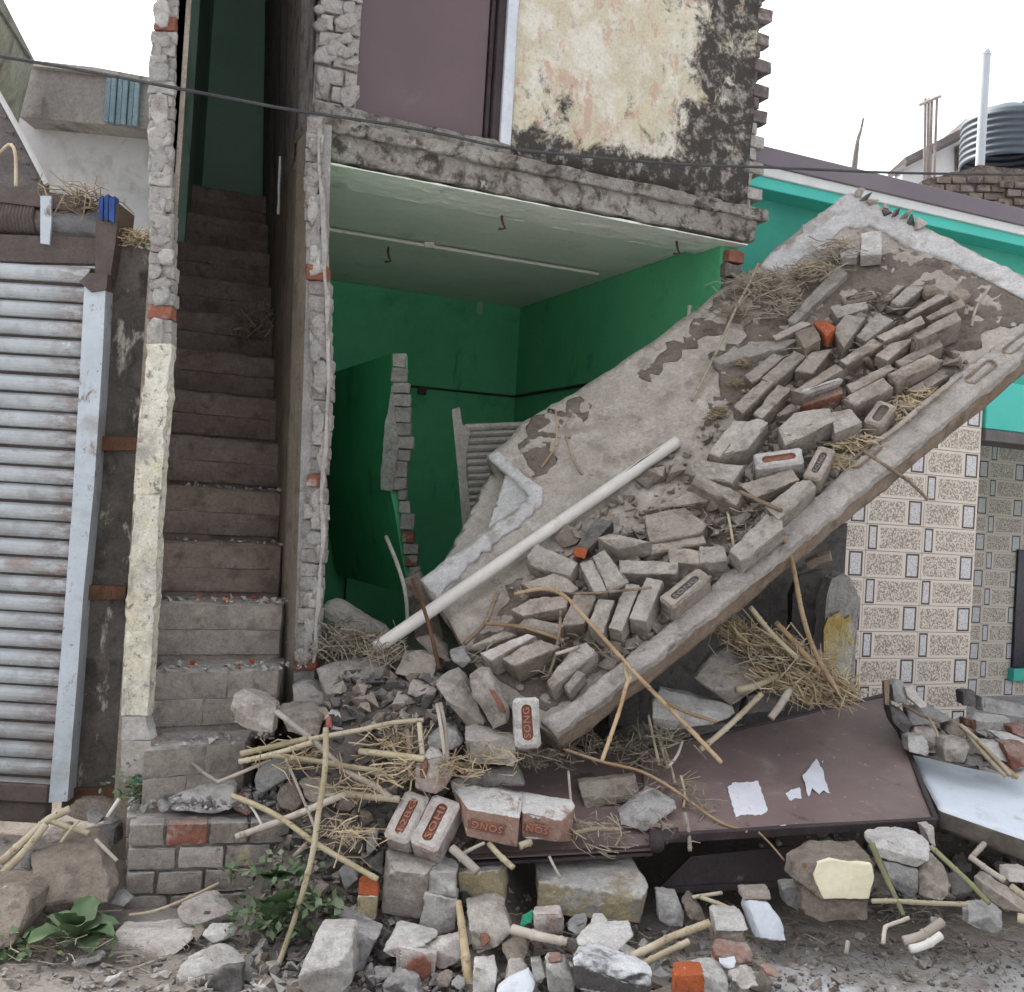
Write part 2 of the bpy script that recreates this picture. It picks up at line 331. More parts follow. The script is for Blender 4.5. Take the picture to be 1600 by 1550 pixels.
M_brownst = surf('brown_grimy_steel', [(.07,.052,.047), (.1,.077,.068)], [((.19,.165,.15), 5, .6, .7), ((.16,.075,.04), 7, .62, .7)], rand=.15, rough=.6, spec=.4)
M_steel = surf('greased_steel_roller', [(.12,.12,.125), (.19,.19,.195)], [((.13,.08,.055), 6, .55, .68)], rand=.1, rough=.4, spec=.5, metal=.3)
M_bluep = surf('blue_plastic', [(.02,.055,.2), (.03,.08,.26)], [((.3,.32,.35), 9, .66, .7)], rand=.1, rough=.5)
M_greywall = surf('neighbour_grey_wall', [(.44,.43,.45), (.5,.49,.5), (.38,.37,.375)], [((.17,.165,.16), 2.5, .56, .7), ((.4,.36,.28), 5, .64, .72)], scale=2, rand=.06, bstr=.15, fineamt=.15)
M_greyband = surf('neighbour_stained_parapet', [(.27,.25,.245), (.34,.315,.305), (.22,.2,.195)], [((.34,.3,.22), 4, .62, .72), ((.13,.12,.115), 3, .56, .7, (1,1,.3))], scale=2, rand=0, bstr=.15)
M_mossy = surf('weathered_side_wall', [(.37,.335,.315), (.43,.395,.375), (.27,.24,.225)], [((.17,.155,.14), 3, .55, .7, (1,1,.25))], scale=2, rand=0, bstr=.15)
M_bluesh = surf('blue_corrugated_sheet', [(.19,.27,.33), (.23,.31,.37)], [((.32,.36,.38), 6, .62, .72)], rand=.1, rough=.5)
M_awn = surf('grey_awning_sheet', [(.14,.125,.125), (.19,.17,.165)], [((.1,.09,.09), 2, .55, .7)], rand=.05, rough=.6)
M_fascia = surf('mauve_grey_fascia', [(.155,.132,.152), (.175,.15,.17)], [((.135,.115,.13), 2, .58, .72)], scale=1.5, rand=0, bstr=.06, fineamt=.06, rough=.7)
M_wband = surf('white_band', [(.55,.565,.565), (.6,.62,.62)], [((.4,.4,.38), 3, .62, .74)], rand=.04, bstr=.08, fineamt=.08)
M_teal = surf('turquoise_paint', [(.075,.46,.39), (.085,.5,.43)], [((.06,.4,.36), 2, .58, .74)], scale=1.5, rand=.04, bstr=.06, fineamt=.06, rough=.6)
M_tealw = surf('sea_green_wall', [(.06,.33,.26), (.075,.38,.3)], [((.15,.32,.28), 2.5, .58, .74)], scale=1.5, rand=0, bstr=.08, fineamt=.08)
M_navy = surf('dark_window_glass', [(.012,.014,.03), (.02,.02,.045)], rand=0, bstr=0, rough=.15, spec=.5)
M_mud = surf('brick_parapet_mud', [(.19,.155,.13), (.26,.215,.18), (.1,.085,.075)], [((.36,.33,.29), 9, .6, .7)], scale=5, rand=.2, bstr=1)
M_tank = surf('black_water_tank', [(.05,.068,.085), (.06,.08,.1)], rand=0, bstr=.05, fineamt=.08, rough=.45, spec=.5)
M_pole = surf('pale_grey_pole', [(.42,.46,.5), (.47,.51,.55)], [((.3,.31,.32), 4, .6, .7)], rand=0, bstr=.05, fineamt=.08, rough=.5)
M_farw = surf('far_white_wall', [(.62,.65,.66), (.68,.7,.7)], rand=.05, bstr=.05, fineamt=.06)
M_rebar = surf('rebar', [(.3,.26,.25), (.38,.34,.32)], rand=.1)
M_wire = surf('cable_black', [(.06,.06,.065), (.09,.09,.095)], rand=0)
M_pvc = surf('dusty_white_pipe', [(.5,.475,.445), (.56,.535,.505)], [((.38,.345,.31), 5, .56, .7), ((.27,.24,.2), 16, .66, .72)], rand=0, bstr=.1, fineamt=.12, rough=.6)
M_wood = surf('old_wood', [(.2,.15,.11), (.27,.21,.16), (.13,.1,.075)], rand=.4)
M_woodg = surf('grey_dusty_timber', [(.25,.23,.21), (.32,.3,.275)], [((.17,.145,.125), 6, .58, .68)], rand=.15)
def cane_mat(name, cols):
    m = NT(name)
    col = m.mix(m.step(m.noise(6, 4, .6), .38, .6), cols[0], cols[1])
    col = m.mix(m.step(m.noise(17, 5, .7), .58, .68), col, cols[2])
    r = m.math('MULTIPLY_ADD', m.oi.outputs['Random'], .5, .75); col = m.mix(1, col, m.comb(r, r, r), 'MULTIPLY')
    col = m.mix(m.step(m.noise(33, 5, .75), .58, .7), col, tuple(c * .42 for c in cols[2]))
    fn = m.noise(90, 3, .7)
    return m.fin(col, .8, fn, .5, .004, 0, .2)
M_cane = cane_mat('dry_cane', [(.31,.26,.18), (.4,.35,.265), (.2,.15,.1)])
M_caneg = cane_mat('yellow_green_cane', [(.27,.23,.145), (.35,.305,.215), (.17,.135,.09)])
M_canegrey = cane_mat('grey_cane', [(.28,.245,.21), (.36,.325,.285), (.17,.14,.115)])
M_canebr = cane_mat('brown_cane', [(.26,.175,.1), (.34,.25,.16), (.14,.095,.065)])
M_canegreen = cane_mat('green_cane', [(.15,.15,.08), (.22,.21,.12), (.28,.25,.17)])
M_straw = cane_mat('straw', [(.27,.21,.13), (.38,.31,.21), (.17,.12,.075)])
M_strawdk = cane_mat('grey_straw', [(.22,.185,.14), (.3,.26,.21), (.13,.1,.075)])
def leaf_mat(name, a, b):
    m = NT(name); col = m.mix(m.step(m.noise(14, 4, .6), .35, .65), a, b)
    col = m.mix(m.step(m.noise(40, 4, .6), .6, .72), col, (.2,.2,.16))
    r = m.math('MULTIPLY_ADD', m.oi.outputs['Random'], .5, .75); col = m.mix(1, col, m.comb(r, r, r), 'MULTIPLY')
    return m.fin(col, .6, m.noise(40, 3, .6), .3, .004, 0, .3)
M_leaf = leaf_mat('weed_leaf', (.05,.092,.038), (.085,.13,.065)); M_leafd = leaf_mat('dusty_leaf', (.07,.12,.055), (.13,.17,.1))
# ================================================================== GROUND
def sst(a, b, x):
    t = min(1, max(0, (x - a) / (b - a))); return t * t * (3 - 2 * t)
def hgt(x, y):
    m1 = sst(3.7, 4.55, y) * .78 * sst(-.98, -.62, x) * (1 - sst(-.14, .22, x))
    m2 = sst(4.3, 5.3, y) * .5 * sst(.1, .7, x) * (1 - sst(1.2, 1.7, x))
    m3 = sst(4.75, 5.7, y) * .5 * sst(1.15, 1.8, x) * (1 - sst(5.9, 6.9, y) * .85)
    h = max(m1, m2, m3)
    h += .03 * sst(3.75, 4.1, y) * sst(-3, -1.6, -abs(x + 1.6))
    left = .13 * sst(3.95, 4.35, y) * (1 - sst(-1.45, -1.2, x))
    h = max(h, left)
    near = 1 - sst(6, 9, y)
    p = V((x, y, 0))
    return h + near * (.018 * nz(p, 3) + .012 * nz(p, 9, 4) + .007 * nz(p, 23, 8) * (1 + 2 * min(1, h * 2)))
def axis(a, b, st, far):
    v = []; x = a
    while x <= b + 1e-6: v.append(x); x += st
    g = st * 2; lo, hi = a, b; A, B = [], []
    while lo > -far: lo -= g; A.append(lo); g *= 1.5
    g = st * 2
    while hi < far: hi += g; B.append(hi); g *= 1.5
    return A[::-1] + v + B
xs, ys = axis(-2.8, 3.4, .035, 250), axis(2.6, 6.2, .035, 250)
vs = [(x, y, hgt(x, y) if 1 < y < 12 and abs(x) < 8 else (0.22 if False else 0)) for y in ys for x in xs]
nx = len(xs)
fs = [(j*nx+i, j*nx+i+1, (j+1)*nx+i+1, (j+1)*nx+i) for j in range(len(ys)-1) for i in range(nx-1)]
gm = bpy.data.meshes.new('ground'); gm.from_pydata(vs, [], fs); gm.polygons.foreach_set('use_smooth', [True]*len(fs))
def ground_mat():
    m = NT('dusty_rubbly_ground')
    col = m.mix(m.step(m.noise(2.2, 7, .65, m.wpos), .38, .62), (.23,.2,.175), (.32,.292,.268))
    col = m.mix(m.step(m.noise(9, 6, .7, m.wpos), .55, .68), col, (.07,.058,.05))
    heap = m.math('MULTIPLY', m.step(m.sep(m.wpos)[1], 3.75, 4.05), m.math('MULTIPLY', m.step(m.sep(m.wpos)[0], -1.1, -.8), m.math('MAXIMUM', m.step(m.sep(m.wpos)[0], .75, .3), m.math('MULTIPLY', m.step(m.sep(m.wpos)[1], 4.1, 4.5), m.step(m.sep(m.wpos)[1], 5.2, 4.9))))); col = m.mix(m.math('MULTIPLY', heap, .75), col, (.075,.062,.054))  # heap soil darkened to paint in the shade of its crevices
    x = m.sep(m.wpos)[0]
    road = m.math('MAXIMUM', m.math('MULTIPLY', m.step(x, .4, 1.3), m.step(m.sep(m.wpos)[1], 4.2, 3.8)), m.step(m.sep(m.wpos)[1], 3.3, 2.9))
    rc = m.mix(m.step(m.noise(5, 6, .7, m.wpos), .4, .6), (.43,.42,.41), (.54,.545,.55))
    col = m.mix(m.math('MULTIPLY', road, m.step(m.noise(3, 5, .6, m.wpos), .3, .55)), col, rc)
    col = m.mix(m.step(m.voro(55, m.wpos), .34, .2), col, (.36,.345,.335), 'MIX') if False else col
    fn = m.noise(70, 4, .8, m.wpos); k = m.math('MULTIPLY_ADD', fn, 1.0, .5)
    col = m.mix(1, col, m.comb(k, k, k), 'MULTIPLY')
    return m.fin(col, .95, m.math('ADD', m.noise(16, 7, .75, m.wpos), m.math('MULTIPLY', fn, .5)), .8, .02)
g = link('ground', gm, ground_mat(), loc=(0,0,0)); tag(g, 'dusty street ground strewn with rubble', kind='structure')
def gY(px, py):                                                         # depth where the view ray meets the ground
    d = ray(px, py); y = 2.5
    while y < 9:
        q = EYE + d * (y / d.y)
        if q.z <= hgt(q.x, q.y): return y
        y += .02
    return 9
# ================================================================== HOUSE
house = thing('house', 'two storey brick house with its front broken open and green painted room inside', 'house', P0)
def H(name, bm, mat, parent=None, smooth=False): return link(name, frombm(bm, smooth), mat, parent or house)
def wbox(s0, s1, o0, o1, z0, z1, bev=0): return boxbm(W(s0, o0, z0), dW*(s1-s0), nB*(o1-o0), V((0,0,z1-z0)), bev)
ZC, ZT = 3.085, 3.245                      # room ceiling, slab top
sL, sR = -.06, sz(1183, 60)[0]
S_door0, S_door1 = sz(566, 120)[0], sz(783, 150)[0]
ZTOP = 6.3
# floor slab: rough edge (lower band set back, upper band proud)
def rbox(s0, s1, o0, o1, z0, z1, seg=.06, amp=.018, seed=0, freq=9):
    b = wbox(s0, s1, o0, o1, z0, z1, .006); rough(b, seg, amp, freq, seed, 0, 7); return b
H('floor_slab', rbox(sL - .02, sR + .03, -.05, .25, ZC, ZT - .012, .05, .011, 3), M_lichen, smooth=True)
H('slab_ledge', rbox(sL - .03, sR + .09, -.08, .2, ZT - .045, ZT + .02, .05, .010, 5), M_lichen, smooth=True)
H('door_sill', rbox(sL, S_door1 + .06, -.03, .2, ZT + .02, ZT + .09, .05, .008, 8), M_lichen, smooth=True)
_c = [W(sL + .12, .25, 0), W(sR, .25, 0), W(sR, 2.7, 0), V((-1.5, 7.7, 0))]
H('ceiling', prism([p + V((0,0,ZC + .012)) for p in _c], V((0,0,.13))), M_ceil)
b = wbox(sL + .05, sR - .01, -.035, .3, ZC - .02, ZC - .014); rough(b, .06, .006, 9, 4, 0, 6); H('ceiling_edge', b, M_ceil)
# upper front wall, door
wall = wbox(S_door1 + .07, sR, 0, .23, ZT + .02, ZTOP); rough(wall, .12, .008, 5, 2, 0, 7); H('upper_wall', wall, M_wall, smooth=True)
H('door_reveal', wbox(S_door1 + .012, S_door1 + .068, .004, .2, ZT + .09, 5.45), M_white)
b = wbox(sL, S_door0 - .02, .012, .23, ZT + .02, ZTOP); H('upper_pier', b, M_mortar)
H('lintel', wbox(S_door0 - .02, S_door1 + .07, .012, .23, 5.4, ZTOP), M_wall)
door = H('door', wbox(S_door0 - .015, S_door1 - .06, .06, .1, ZT + .1, 5.4, .004), M_door)
H('door_frame', merge([wbox(S_door1 - .055, S_door1 - .035, .045, .13, ZT + .09, 5.4, .003), wbox(S_door1 - .03, S_door1 + .01, .02, .14, ZT + .09, 5.4, .004)]), M_doordk, door)
# bricks of the upper pier between stairwell and door
def wallbrick(name, o, ex, ey, ez, mat, parent, seed, seg=.05, amp=.006, bev=.003):
    b = boxbm(o, ex, ey, ez, bev); rough(b, seg, amp, 16, seed, .6 if bev > .002 else .15, 3); return link(name, frombm(b, True, .65), mat, parent)
z = ZT + .03; k = 0
w_ = S_door0 - .02 - sL
while z < 5.0:
    cut = [0, .36, 1] if k % 2 else [0, .66, 1]
    for a, c in zip(cut, cut[1:]):
        j = random.uniform
        wallbrick('brick', W(sL + a*w_ + .006, -.012 + j(-.006, .008), z + .006), dW*((c-a)*w_ - .012), nB*.06, V((0,0,.066)), M_wbrick, house, k*7 + int(a*50))
    z += .079; k += 1
for i in range(22):
    xc, yc = random.uniform(495, 556), random.uniform(-40, 180); k_ = random.randint(7, 10); hx, hy = random.uniform(8, 26), random.uniform(6, 20)
    b = prism([hit(min(562, max(491, xc + math.cos(6.283*j/k_)*hx*random.uniform(.6,1.1))), yc + math.sin(6.283*j/k_)*hy*random.uniform(.6,1.1), WPL, -.024) for j in range(k_)], nB * .03); rough(b, .025, .005, 22, i, .3, 5)
    link('mortar_smear', frombm(b, True), [M_mortar, M_wbrick][i % 2], house)
# toothed right end
z = ZT + .02; k = 0
while z < 5.2:
    out = (.115 if k % 2 else .045) + random.uniform(-.012, .012)
    light = z < 3.75
    wallbrick('brick', W(sR - .01, .01, z + .003), dW*out, nB*.2, V((0,0,.064)), (M_wbrick if light else M_tooth), house, 100 + k)
    z += .0705; k += 1
H('side_wall', wbox(sR - .23, sR - .01, .25, 3.2, ZT, ZTOP), M_tooth)
H('roof_slab', wbox(-1.0, sR + .2, -.1, 3.6, ZTOP + .003, ZTOP + .13), M_lichen)
# room walls
RD = 2.6
sE = sz(1100, 440, .2)[0]                  # right end wall
ew = wbox(sE, sE + .115, .06, RD, .3, ZC + .008); endw = H('end_wall', ew, M_green)
z = .4; k = 0
while z < ZC - .06:
    wallbrick('brick', W(sE + .004 + (.012 if k % 2 else 0), .0 + random.uniform(0, .02), z), dW*.105, nB*.055, V((0,0,.066)), M_tooth if k % 3 else M_red, endw, 300 + k)
    z += .078; k += 1
backw = H('back_wall', wbox(sL + .5, sE + .1, RD, RD + .2, .3, ZC + .008), M_green)
H('room_floor', wbox(sL, sE, .1, RD, .3, .62), M_mud)
H('conduit', tube([W(sE - .012, .5, 2.42), W(sE - .012, 1.4, 2.42), W(sE - .012, RD - .02, 2.42)], .011), M_doordk)
H('junction_box', wbox(sE - .03, sE - .003, 1.02, 1.1, 2.38, 2.46, .003), M_brownst)
H('conduit', tube([W(0.1, RD - .012, 2.4), W(sE - .02, RD - .012, 2.42)], .009), M_doordk)
for s_, z_ in ((.62, 2.36), (.95, 2.4), (1.45, 2.36)): H('junction_box', wbox(s_, s_ + .06, RD - .035, RD - .003, z_, z_ + .06, .003), M_brownst)
H('conduit', tube([W(1.0, RD - .012, 2.36), W(1.0, RD - .012, .7)], .007), M_doordk)
H('wall_box', wbox(.07, .16, RD - .09, RD - .003, 2.1, 2.35, .006), M_greendull)
# ceiling conduit with its joint box, and iron hooks
a, b_ = hit(505, 357, (V((0,0,ZC - .012)), V((0,0,1)))), hit(935, 428, (V((0,0,ZC - .012)), V((0,0,1))))
cp = H('ceiling_pipe', tube([a, a.lerp(b_, .5), b_], .011), M_pvc)
q = a.lerp(b_, .36); H('joint_box', boxbm(q - V((.03,.03,.015)), V((.06,0,0)), V((0,.05,0)), V((0,0,.035)), .005), M_pvc, cp)
for hx, hy in ((607, 400), (785, 345), (1058, 385)):
    q = hit(hx, hy - 14, (V((0,0,ZC)), V((0,0,1))))
    H('ceiling_hook', tube([q, q + V((0,0,-.05)), q + V((.02,0,-.075)), q + V((.01,0,-.095)), q + V((-.015,0,-.085))], .007), M_rust)
# stair side wall (broken end faces the street)
def pe(px_eye, Y, z):
    px_eye -= (z - .9) * 11
    return V(((px_eye - 800) / F * Y, Y, z))
A1p, A2p, A3p, Q1p, Q3p = (476, 4.76), (456, 5.0), (412, 7.7), (508, 4.76), (480, 7.7)
bm = bmesh.new()
plan = [A1p, A2p, A3p, Q3p, Q1p]
for pl2, za, zb_ in ((plan, .6, 3.2), ([(476, 4.885), (456, 5.05), A3p, Q3p, (484, 5.2)], 3.2, ZTOP)):
    lo = [bm.verts.new(pe(*p, za)) for p in pl2]; hi = [bm.verts.new(pe(*p, zb_)) for p in pl2]; n5 = len(pl2)
    for i in range(n5):
        f1 = bm.faces.new((lo[i], lo[(i+1) % n5], hi[(i+1) % n5], hi[i]))
        if za < 1: f1.material_index = [4, 0, 1, 1, 2][i]
        else: f1.material_index = [3, 3, 1, 1, 2][i]
    bm.faces.new(hi); bm.faces.new(lo[::-1])
sw = link('stair_wall', frombm(bm), [M_stairw, M_green, M_mortar, M_stairup, M_litplaster], house)
# bricks in the broken end, course by course following the ragged edges
def interp(tab, y):
    if y <= tab[0][0]: return tab[0][1]
    for (a, b), (c, d) in zip(tab, tab[1:]):
        if y <= c: return b + (d - b) * (y - a) / (c - a)
    return tab[-1][1]
eL = [(190,480),(300,474),(420,478),(500,482),(560,485),(680,486),(735,485),(750,478),(870,470),(1000,464),(1050,455)]
eR = [(190,503),(250,503),(330,508),(420,511),(470,515),(560,517),(600,518),(680,514),(745,508),(760,506),(850,509),(900,504),(1000,497),(1050,494)]
redrows = {430, 755, 1042}
y = 1046; k = 0
while y > 196:
    hh = random.choice([20, 21, 22, 24, 27])
    l, r_ = interp(eL, y - hh/2) + random.uniform(-1.5, 1.5), interp(eR, y - hh/2) + random.uniform(-3, 2)
    q0 = P(l, y, 4.74); q1 = P(r_, y, 4.74); q2 = P(l, y - hh + 1, 4.74)
    redd = any(abs(y - hh/2 - rr) < 13 for rr in redrows)
    wallbrick('brick', q0 + V((0, random.uniform(-.012, .012), 0)), V((q1.x - q0.x, 0, 0)), V((0, .09, 0)), V((0, 0, q2.z - q0.z)), M_wbrickred if redd else M_wbrick, sw, 500 + k, .03, .007)
    y -= hh; k += 1
# thin plaster skins either side of the broken end
for tab, dx, nm in ((eR, 0, 'plaster_skin'),):
    pts = [(interp(eR, yy) - 2 + random.uniform(-2, 3), yy) for yy in range(200, 1040, 22)]
    poly = [P(x, yy, 4.72) for x, yy in pts] + [P(interp(eR, yy) - 7, yy, 4.72) for x, yy in reversed(pts)]
    H(nm, prism(poly, V((0, .03, 0))), M_pale, sw)
# left side wall of the stair (pier): cream plaster below, bare bricks above
pl_ = [(-80,244),(0,240),(130,232),(200,231),(380,234),(470,232),(540,230),(700,215),(900,203),(1000,195),(1150,190),(1245,186)]
pr_ = [(-80,284),(0,277),(130,272),(270,268),(400,270),(540,268),(700,254),(830,245),(950,240),(1030,235),(1140,226)]
YP = 4.22
pw = link('pier_wall', frombm(merge([boxbm(V((-1.475, YP + .03, 0)), V((.1, 0, 0)), V((-1.1, 3.3, 0)), V((0,0,6.2))),
                                     boxbm(P(247, 250, YP + .03) + V((0,0,-.05)), V((.07, 0, 0)), V((-1.1, 3.3, 0)), V((0,0,4.2)))])), M_stairw, house)
def strip(tabL, tabR, y0, y1, Y, th, mat, name, parent, seed, st=14, jit=1.2, amp=.004):
    rnd = random.Random(seed); ys_ = [y0 + (y1 - y0) * i / max(1, round((y1 - y0) / st)) for i in range(max(1, round((y1 - y0) / st)) + 1)]
    Lp = [P(interp(tabL, q) + rnd.uniform(-jit, jit), q, Y) for q in ys_]; Rp = [P(interp(tabR, q) + rnd.uniform(-jit, jit), q, Y) for q in ys_]
    bm = prism(Lp + Rp[::-1], V((0, th, 0)))
    if amp: rough(bm, .05, amp, 12, seed, 0, 5)
    return link(name, frombm(bm, False), mat, parent)
strip(pl_, pr_, 538, 772, YP - .03, .07, M_pier, 'plaster_skin', pw, 1, 9, 2.6, .006)
strip(pl_, pr_, 771, 987, YP - .028, .07, M_pier, 'plaster_skin', pw, 2, 9, 2.6, .006)
strip(pl_, pr_, 986, 1118, YP - .03, .07, M_pier, 'plaster_skin', pw, 3, 9, 2.6, .006)
strip(pl_, [(1118,228),(1140,226),(1160,238),(1225,240)], 1120, 1156, YP - .035, .08, M_pale, 'plaster_skin', pw, 4)
strip([(1150,190),(1235,186)], [(1150,236),(1225,240)], 1158, 1222, YP - .05, .1, M_pierfoot, 'pier_foot', pw, 5)
y = 540; k = 0
while y > -60:
    hh = random.choice([19, 20, 21, 22])
    l, r_ = interp(pl_, y - hh/2) + random.uniform(-2, 2), interp(pr_, y - hh/2) + random.uniform(-2, 1)
    q0, q1, q2 = P(l, y, YP), P(r_, y, YP), P(l, y - hh + .7, YP)
    wallbrick('brick', q0 + V((0, random.uniform(-.012, .01), 0)), V((q1.x - q0.x, 0, 0)), V((q2.x - q0.x, .08, 0)), V((0, 0, q2.z - q0.z)), M_wbrickred if abs(y - 490) < 12 or abs(y - 40) < 12 else M_wbrick, pw, 700 + k, .03, .006)
    y -= hh; k += 1
def smear(tabL, tabR, y0, y1, Y, n, parent, seed):
    rnd = random.Random(seed)
    for i in range(n):
        yc = rnd.uniform(y0, y1); l, r_ = interp(tabL, yc), interp(tabR, yc); hx, hy = rnd.uniform(.25, .55) * (r_ - l), rnd.uniform(9, 30); xc = rnd.uniform(l + hx * .6, r_ - hx * .6)
        k = rnd.randint(7, 10); pts = []
        for j in range(k):
            a = 2 * math.pi * j / k; rr = rnd.uniform(.6, 1.1); x = min(interp(tabR, yc) + 1, max(interp(tabL, yc) - 1, xc + math.cos(a) * hx * rr)); pts.append(P(x, yc + math.sin(a) * hy * rr, Y))
        b = prism(pts, V((0, .03, 0))); rough(b, .022, .006, 22, seed + i, .3, 5)
        link('mortar_smear', frombm(b, True), [M_mortar, M_pale, M_wbrick][i % 3], parent)
smear(eL, eR, 200, 1030, 4.726, 34, sw, 3)
smear(pl_, pr_, -60, 530, YP - .012, 26, pw, 4)
# steps: each a block of dark plastered brick courses
for kk in range(2, 15):
    Yl = 4.85 + .25 * (kk - 5); Zt = 1.333 + .25 * (kk - 5)
    x0 = (247 - 800) / F * Yl if kk <= 4 else -1.365 - (.29 * (Yl - 4.6))
    x0 = -.3235 * Yl + .004
    Yr = Yl + .25
    x1 = -1.038 - .28 * (Yr - 5.0)
    if kk == 2: x1 = (408 - 800) / F * Yr
    if kk in (3, 4): x1 = (452 - 800) / F * Yr
    a, c = V((x0, Yl, 0)), V((x1, Yr, 0)); d = (c - a)
    tread = 1.0 if kk == 14 else .34
    mt = M_stepl if kk <= 4 else M_step
    st = boxbm(V((a.x, a.y + .012, Zt - .3)), d, V((-.03, tread, 0)), V((0, 0, .298)), .01)
    rough(st, .07, .008, 7, kk, .3, 6)
    so_ = link('step', frombm(st, True), mt, house)
    rows = 2
    for rr in range(rows):
        zz = Zt - .012 - (rr + 1) * .108; cuts = ([0, .42, 1] if rr % 2 else [0, .6, 1]) if kk <= 3 else [0, 1]
        for u, v in zip(cuts, cuts[1:]):
            jj = random.uniform(-.007, .005)
            wallbrick('brick' if kk <= 3 else 'brick_course', V((a.x + d.x*u + .002, a.y + d.y*u + jj * .3, zz + .001)), d * (v - u) - d.normalized() * .002, V((0, .04, 0)), V((0, 0, .1062)), mt, so_, kk*31, .05, .004, .0012)
# stairwell walls above the steps
H('landing_wall', boxbm(V((-2.74, 8.05, 3.0)), V((2.44, 0, 0)), V((0, .15, 0)), V((0, 0, 3.3))), M_greendull)
H('stair_side', boxbm(V((-2.36, 6.75, 3.0)), V((.23, 0, 0)), V((-.3, 1.28, 0)), V((0, 0, 3.3))), M_greendull)
pole_ = strip([(240,436),(335,433)], [(240,439),(335,436)], 244, 334, 5.6, .02, M_wband, 'corner_bead', sw, 9, 20, .6, 0)
# inner partition stub with a ragged brick end
pt = [(550,611),(640,608),(680,602),(700,597),(768,595),(772,617),(820,620),(860,628),(900,636),(960,640)]
YQ = 6.2
pA, pB = P(612, 551, YQ), P(640, 935, YQ)
back = nB * 1.45
bm = bmesh.new()
prof = [(552,612),(610,612),(690,608),(740,606),(770,610),(800,617),(860,626),(930,640)]
fr = [bm.verts.new(P(x, yy, YQ)) for yy, x in prof]; bk = [bm.verts.new(v.co + back) for v in fr]
fr2 = [bm.verts.new(v.co + dW * .1 + nB * .01) for v in fr]; bk2 = [bm.verts.new(v.co + back) for v in fr2]
for i in range(len(fr) - 1):
    bm.faces.new((fr[i], fr[i+1], bk[i+1], bk[i])); bm.faces.new((fr2[i], fr2[i+1], bk2[i+1], bk2[i])); bm.faces.new((fr[i], fr[i+1], fr2[i+1], fr2[i]))
bm.faces.new((fr[0], bk[0], bk2[0], fr2[0])); bm.faces.new((bk[0], bk[-1], bk2[-1], bk2[0]))
part_ = link('partition_wall', frombm(bm), M_green, house)
tl = [(550,612),(640,612),(680,614),(690,606),(768,597),(772,622),(860,630),(905,640)]; tr = [(550,634),(590,636),(640,642),(690,644),(735,634),(770,634),(800,644),(860,652),(905,658)]
y = 905; k = 0
while y > 560:
    hh = random.choice([18, 20, 22, 26])
    if not (766 < y < 778):
        l, r_ = interp(tl, y - hh/2) + random.uniform(-1, 1), interp(tr, y - hh/2) + random.uniform(-3, 2)
        q0, q1, q2 = P(l, y, YQ - .02), P(r_, y, YQ - .02), P(l, y - hh + 1.5, YQ - .02)
        wallbrick('brick', q0 + V((0, random.uniform(-.01, .01), 0)), V((q1.x - q0.x, 0, 0)), V((0, .07, 0)), V((0, 0, q2.z - q0.z)), M_wbrickred if (y < 900 and y > 820 and k % 2) else M_wbrick, part_, 900 + k, .04, .008)
    y -= hh; k += 1
lp = [P(612, 600, YQ - .06), P(598, 690, YQ - .06), P(594, 766, YQ - .06), P(612, 768, YQ - .06), P(622, 700, YQ - .06), P(616, 640, YQ - .06)]
lb = prism(lp, V((0, .06, 0))); rough(lb, .05, .008, 12, 3, 0, 4); link('loose_plaster', frombm(lb), M_wbrick, part_)
# ------------------------------------------------------------------ brick platform in front of the stair
plat = thing('brick_platform', 'low brick platform topped with grey crumbs at the foot of the stair', 'brick step', P(200, 1400, 4.0))
pf0, pf1 = P(200, 1300, 3.98), P(533, 1262, 4.2)
pd = V((pf1.x - pf0.x, pf1.y - pf0.y, 0)); Lp_ = pd.length; pd.normalize(); pn = V((-pd.y, pd.x, 0)); zt = .335
body = boxbm(V((pf0.x, pf0.y, -.05)) + pn * .02 + pd * .015, pd * (Lp_ - .02), pn * .42, V((0,0,zt + .042)), .01); rough(body, .05, .012, 9, 4, .2, 6)
link('body', frombm(body, True), M_stepl, plat)
for row in range(4):
    zz = zt - .088 * (row + 1); cuts = [[0,.17,.37,.56,.78,1],[0,.23,.45,.67,.88,1],[0,.14,.36,.6,.82,1],[0,.2,.42,.66,1]][row]
    for i, (u, v) in enumerate(zip(cuts, cuts[1:])):
        mt = M_red if (row == 0 and i in (1, 4)) else (M_pink if row == 1 and i == 1 else M_stepl)
        wallbrick('brick', V((pf0.x, pf0.y, zz + .005)) + pd * (Lp_ * u + .006) + pn * random.uniform(-.012, .006), pd * (Lp_ * (v - u) - .012), pn * .08, V((0,0,.078)), mt, plat, row*11 + i, .035, .006)
    wallbrick('brick', V((pf0.x, pf0.y, zz + .005)) + pn * .1 - pd * random.uniform(0, .01), pd * .08, pn * .21, V((0,0,.078)), M_stepl, plat, row*11 + 8, .05, .006)
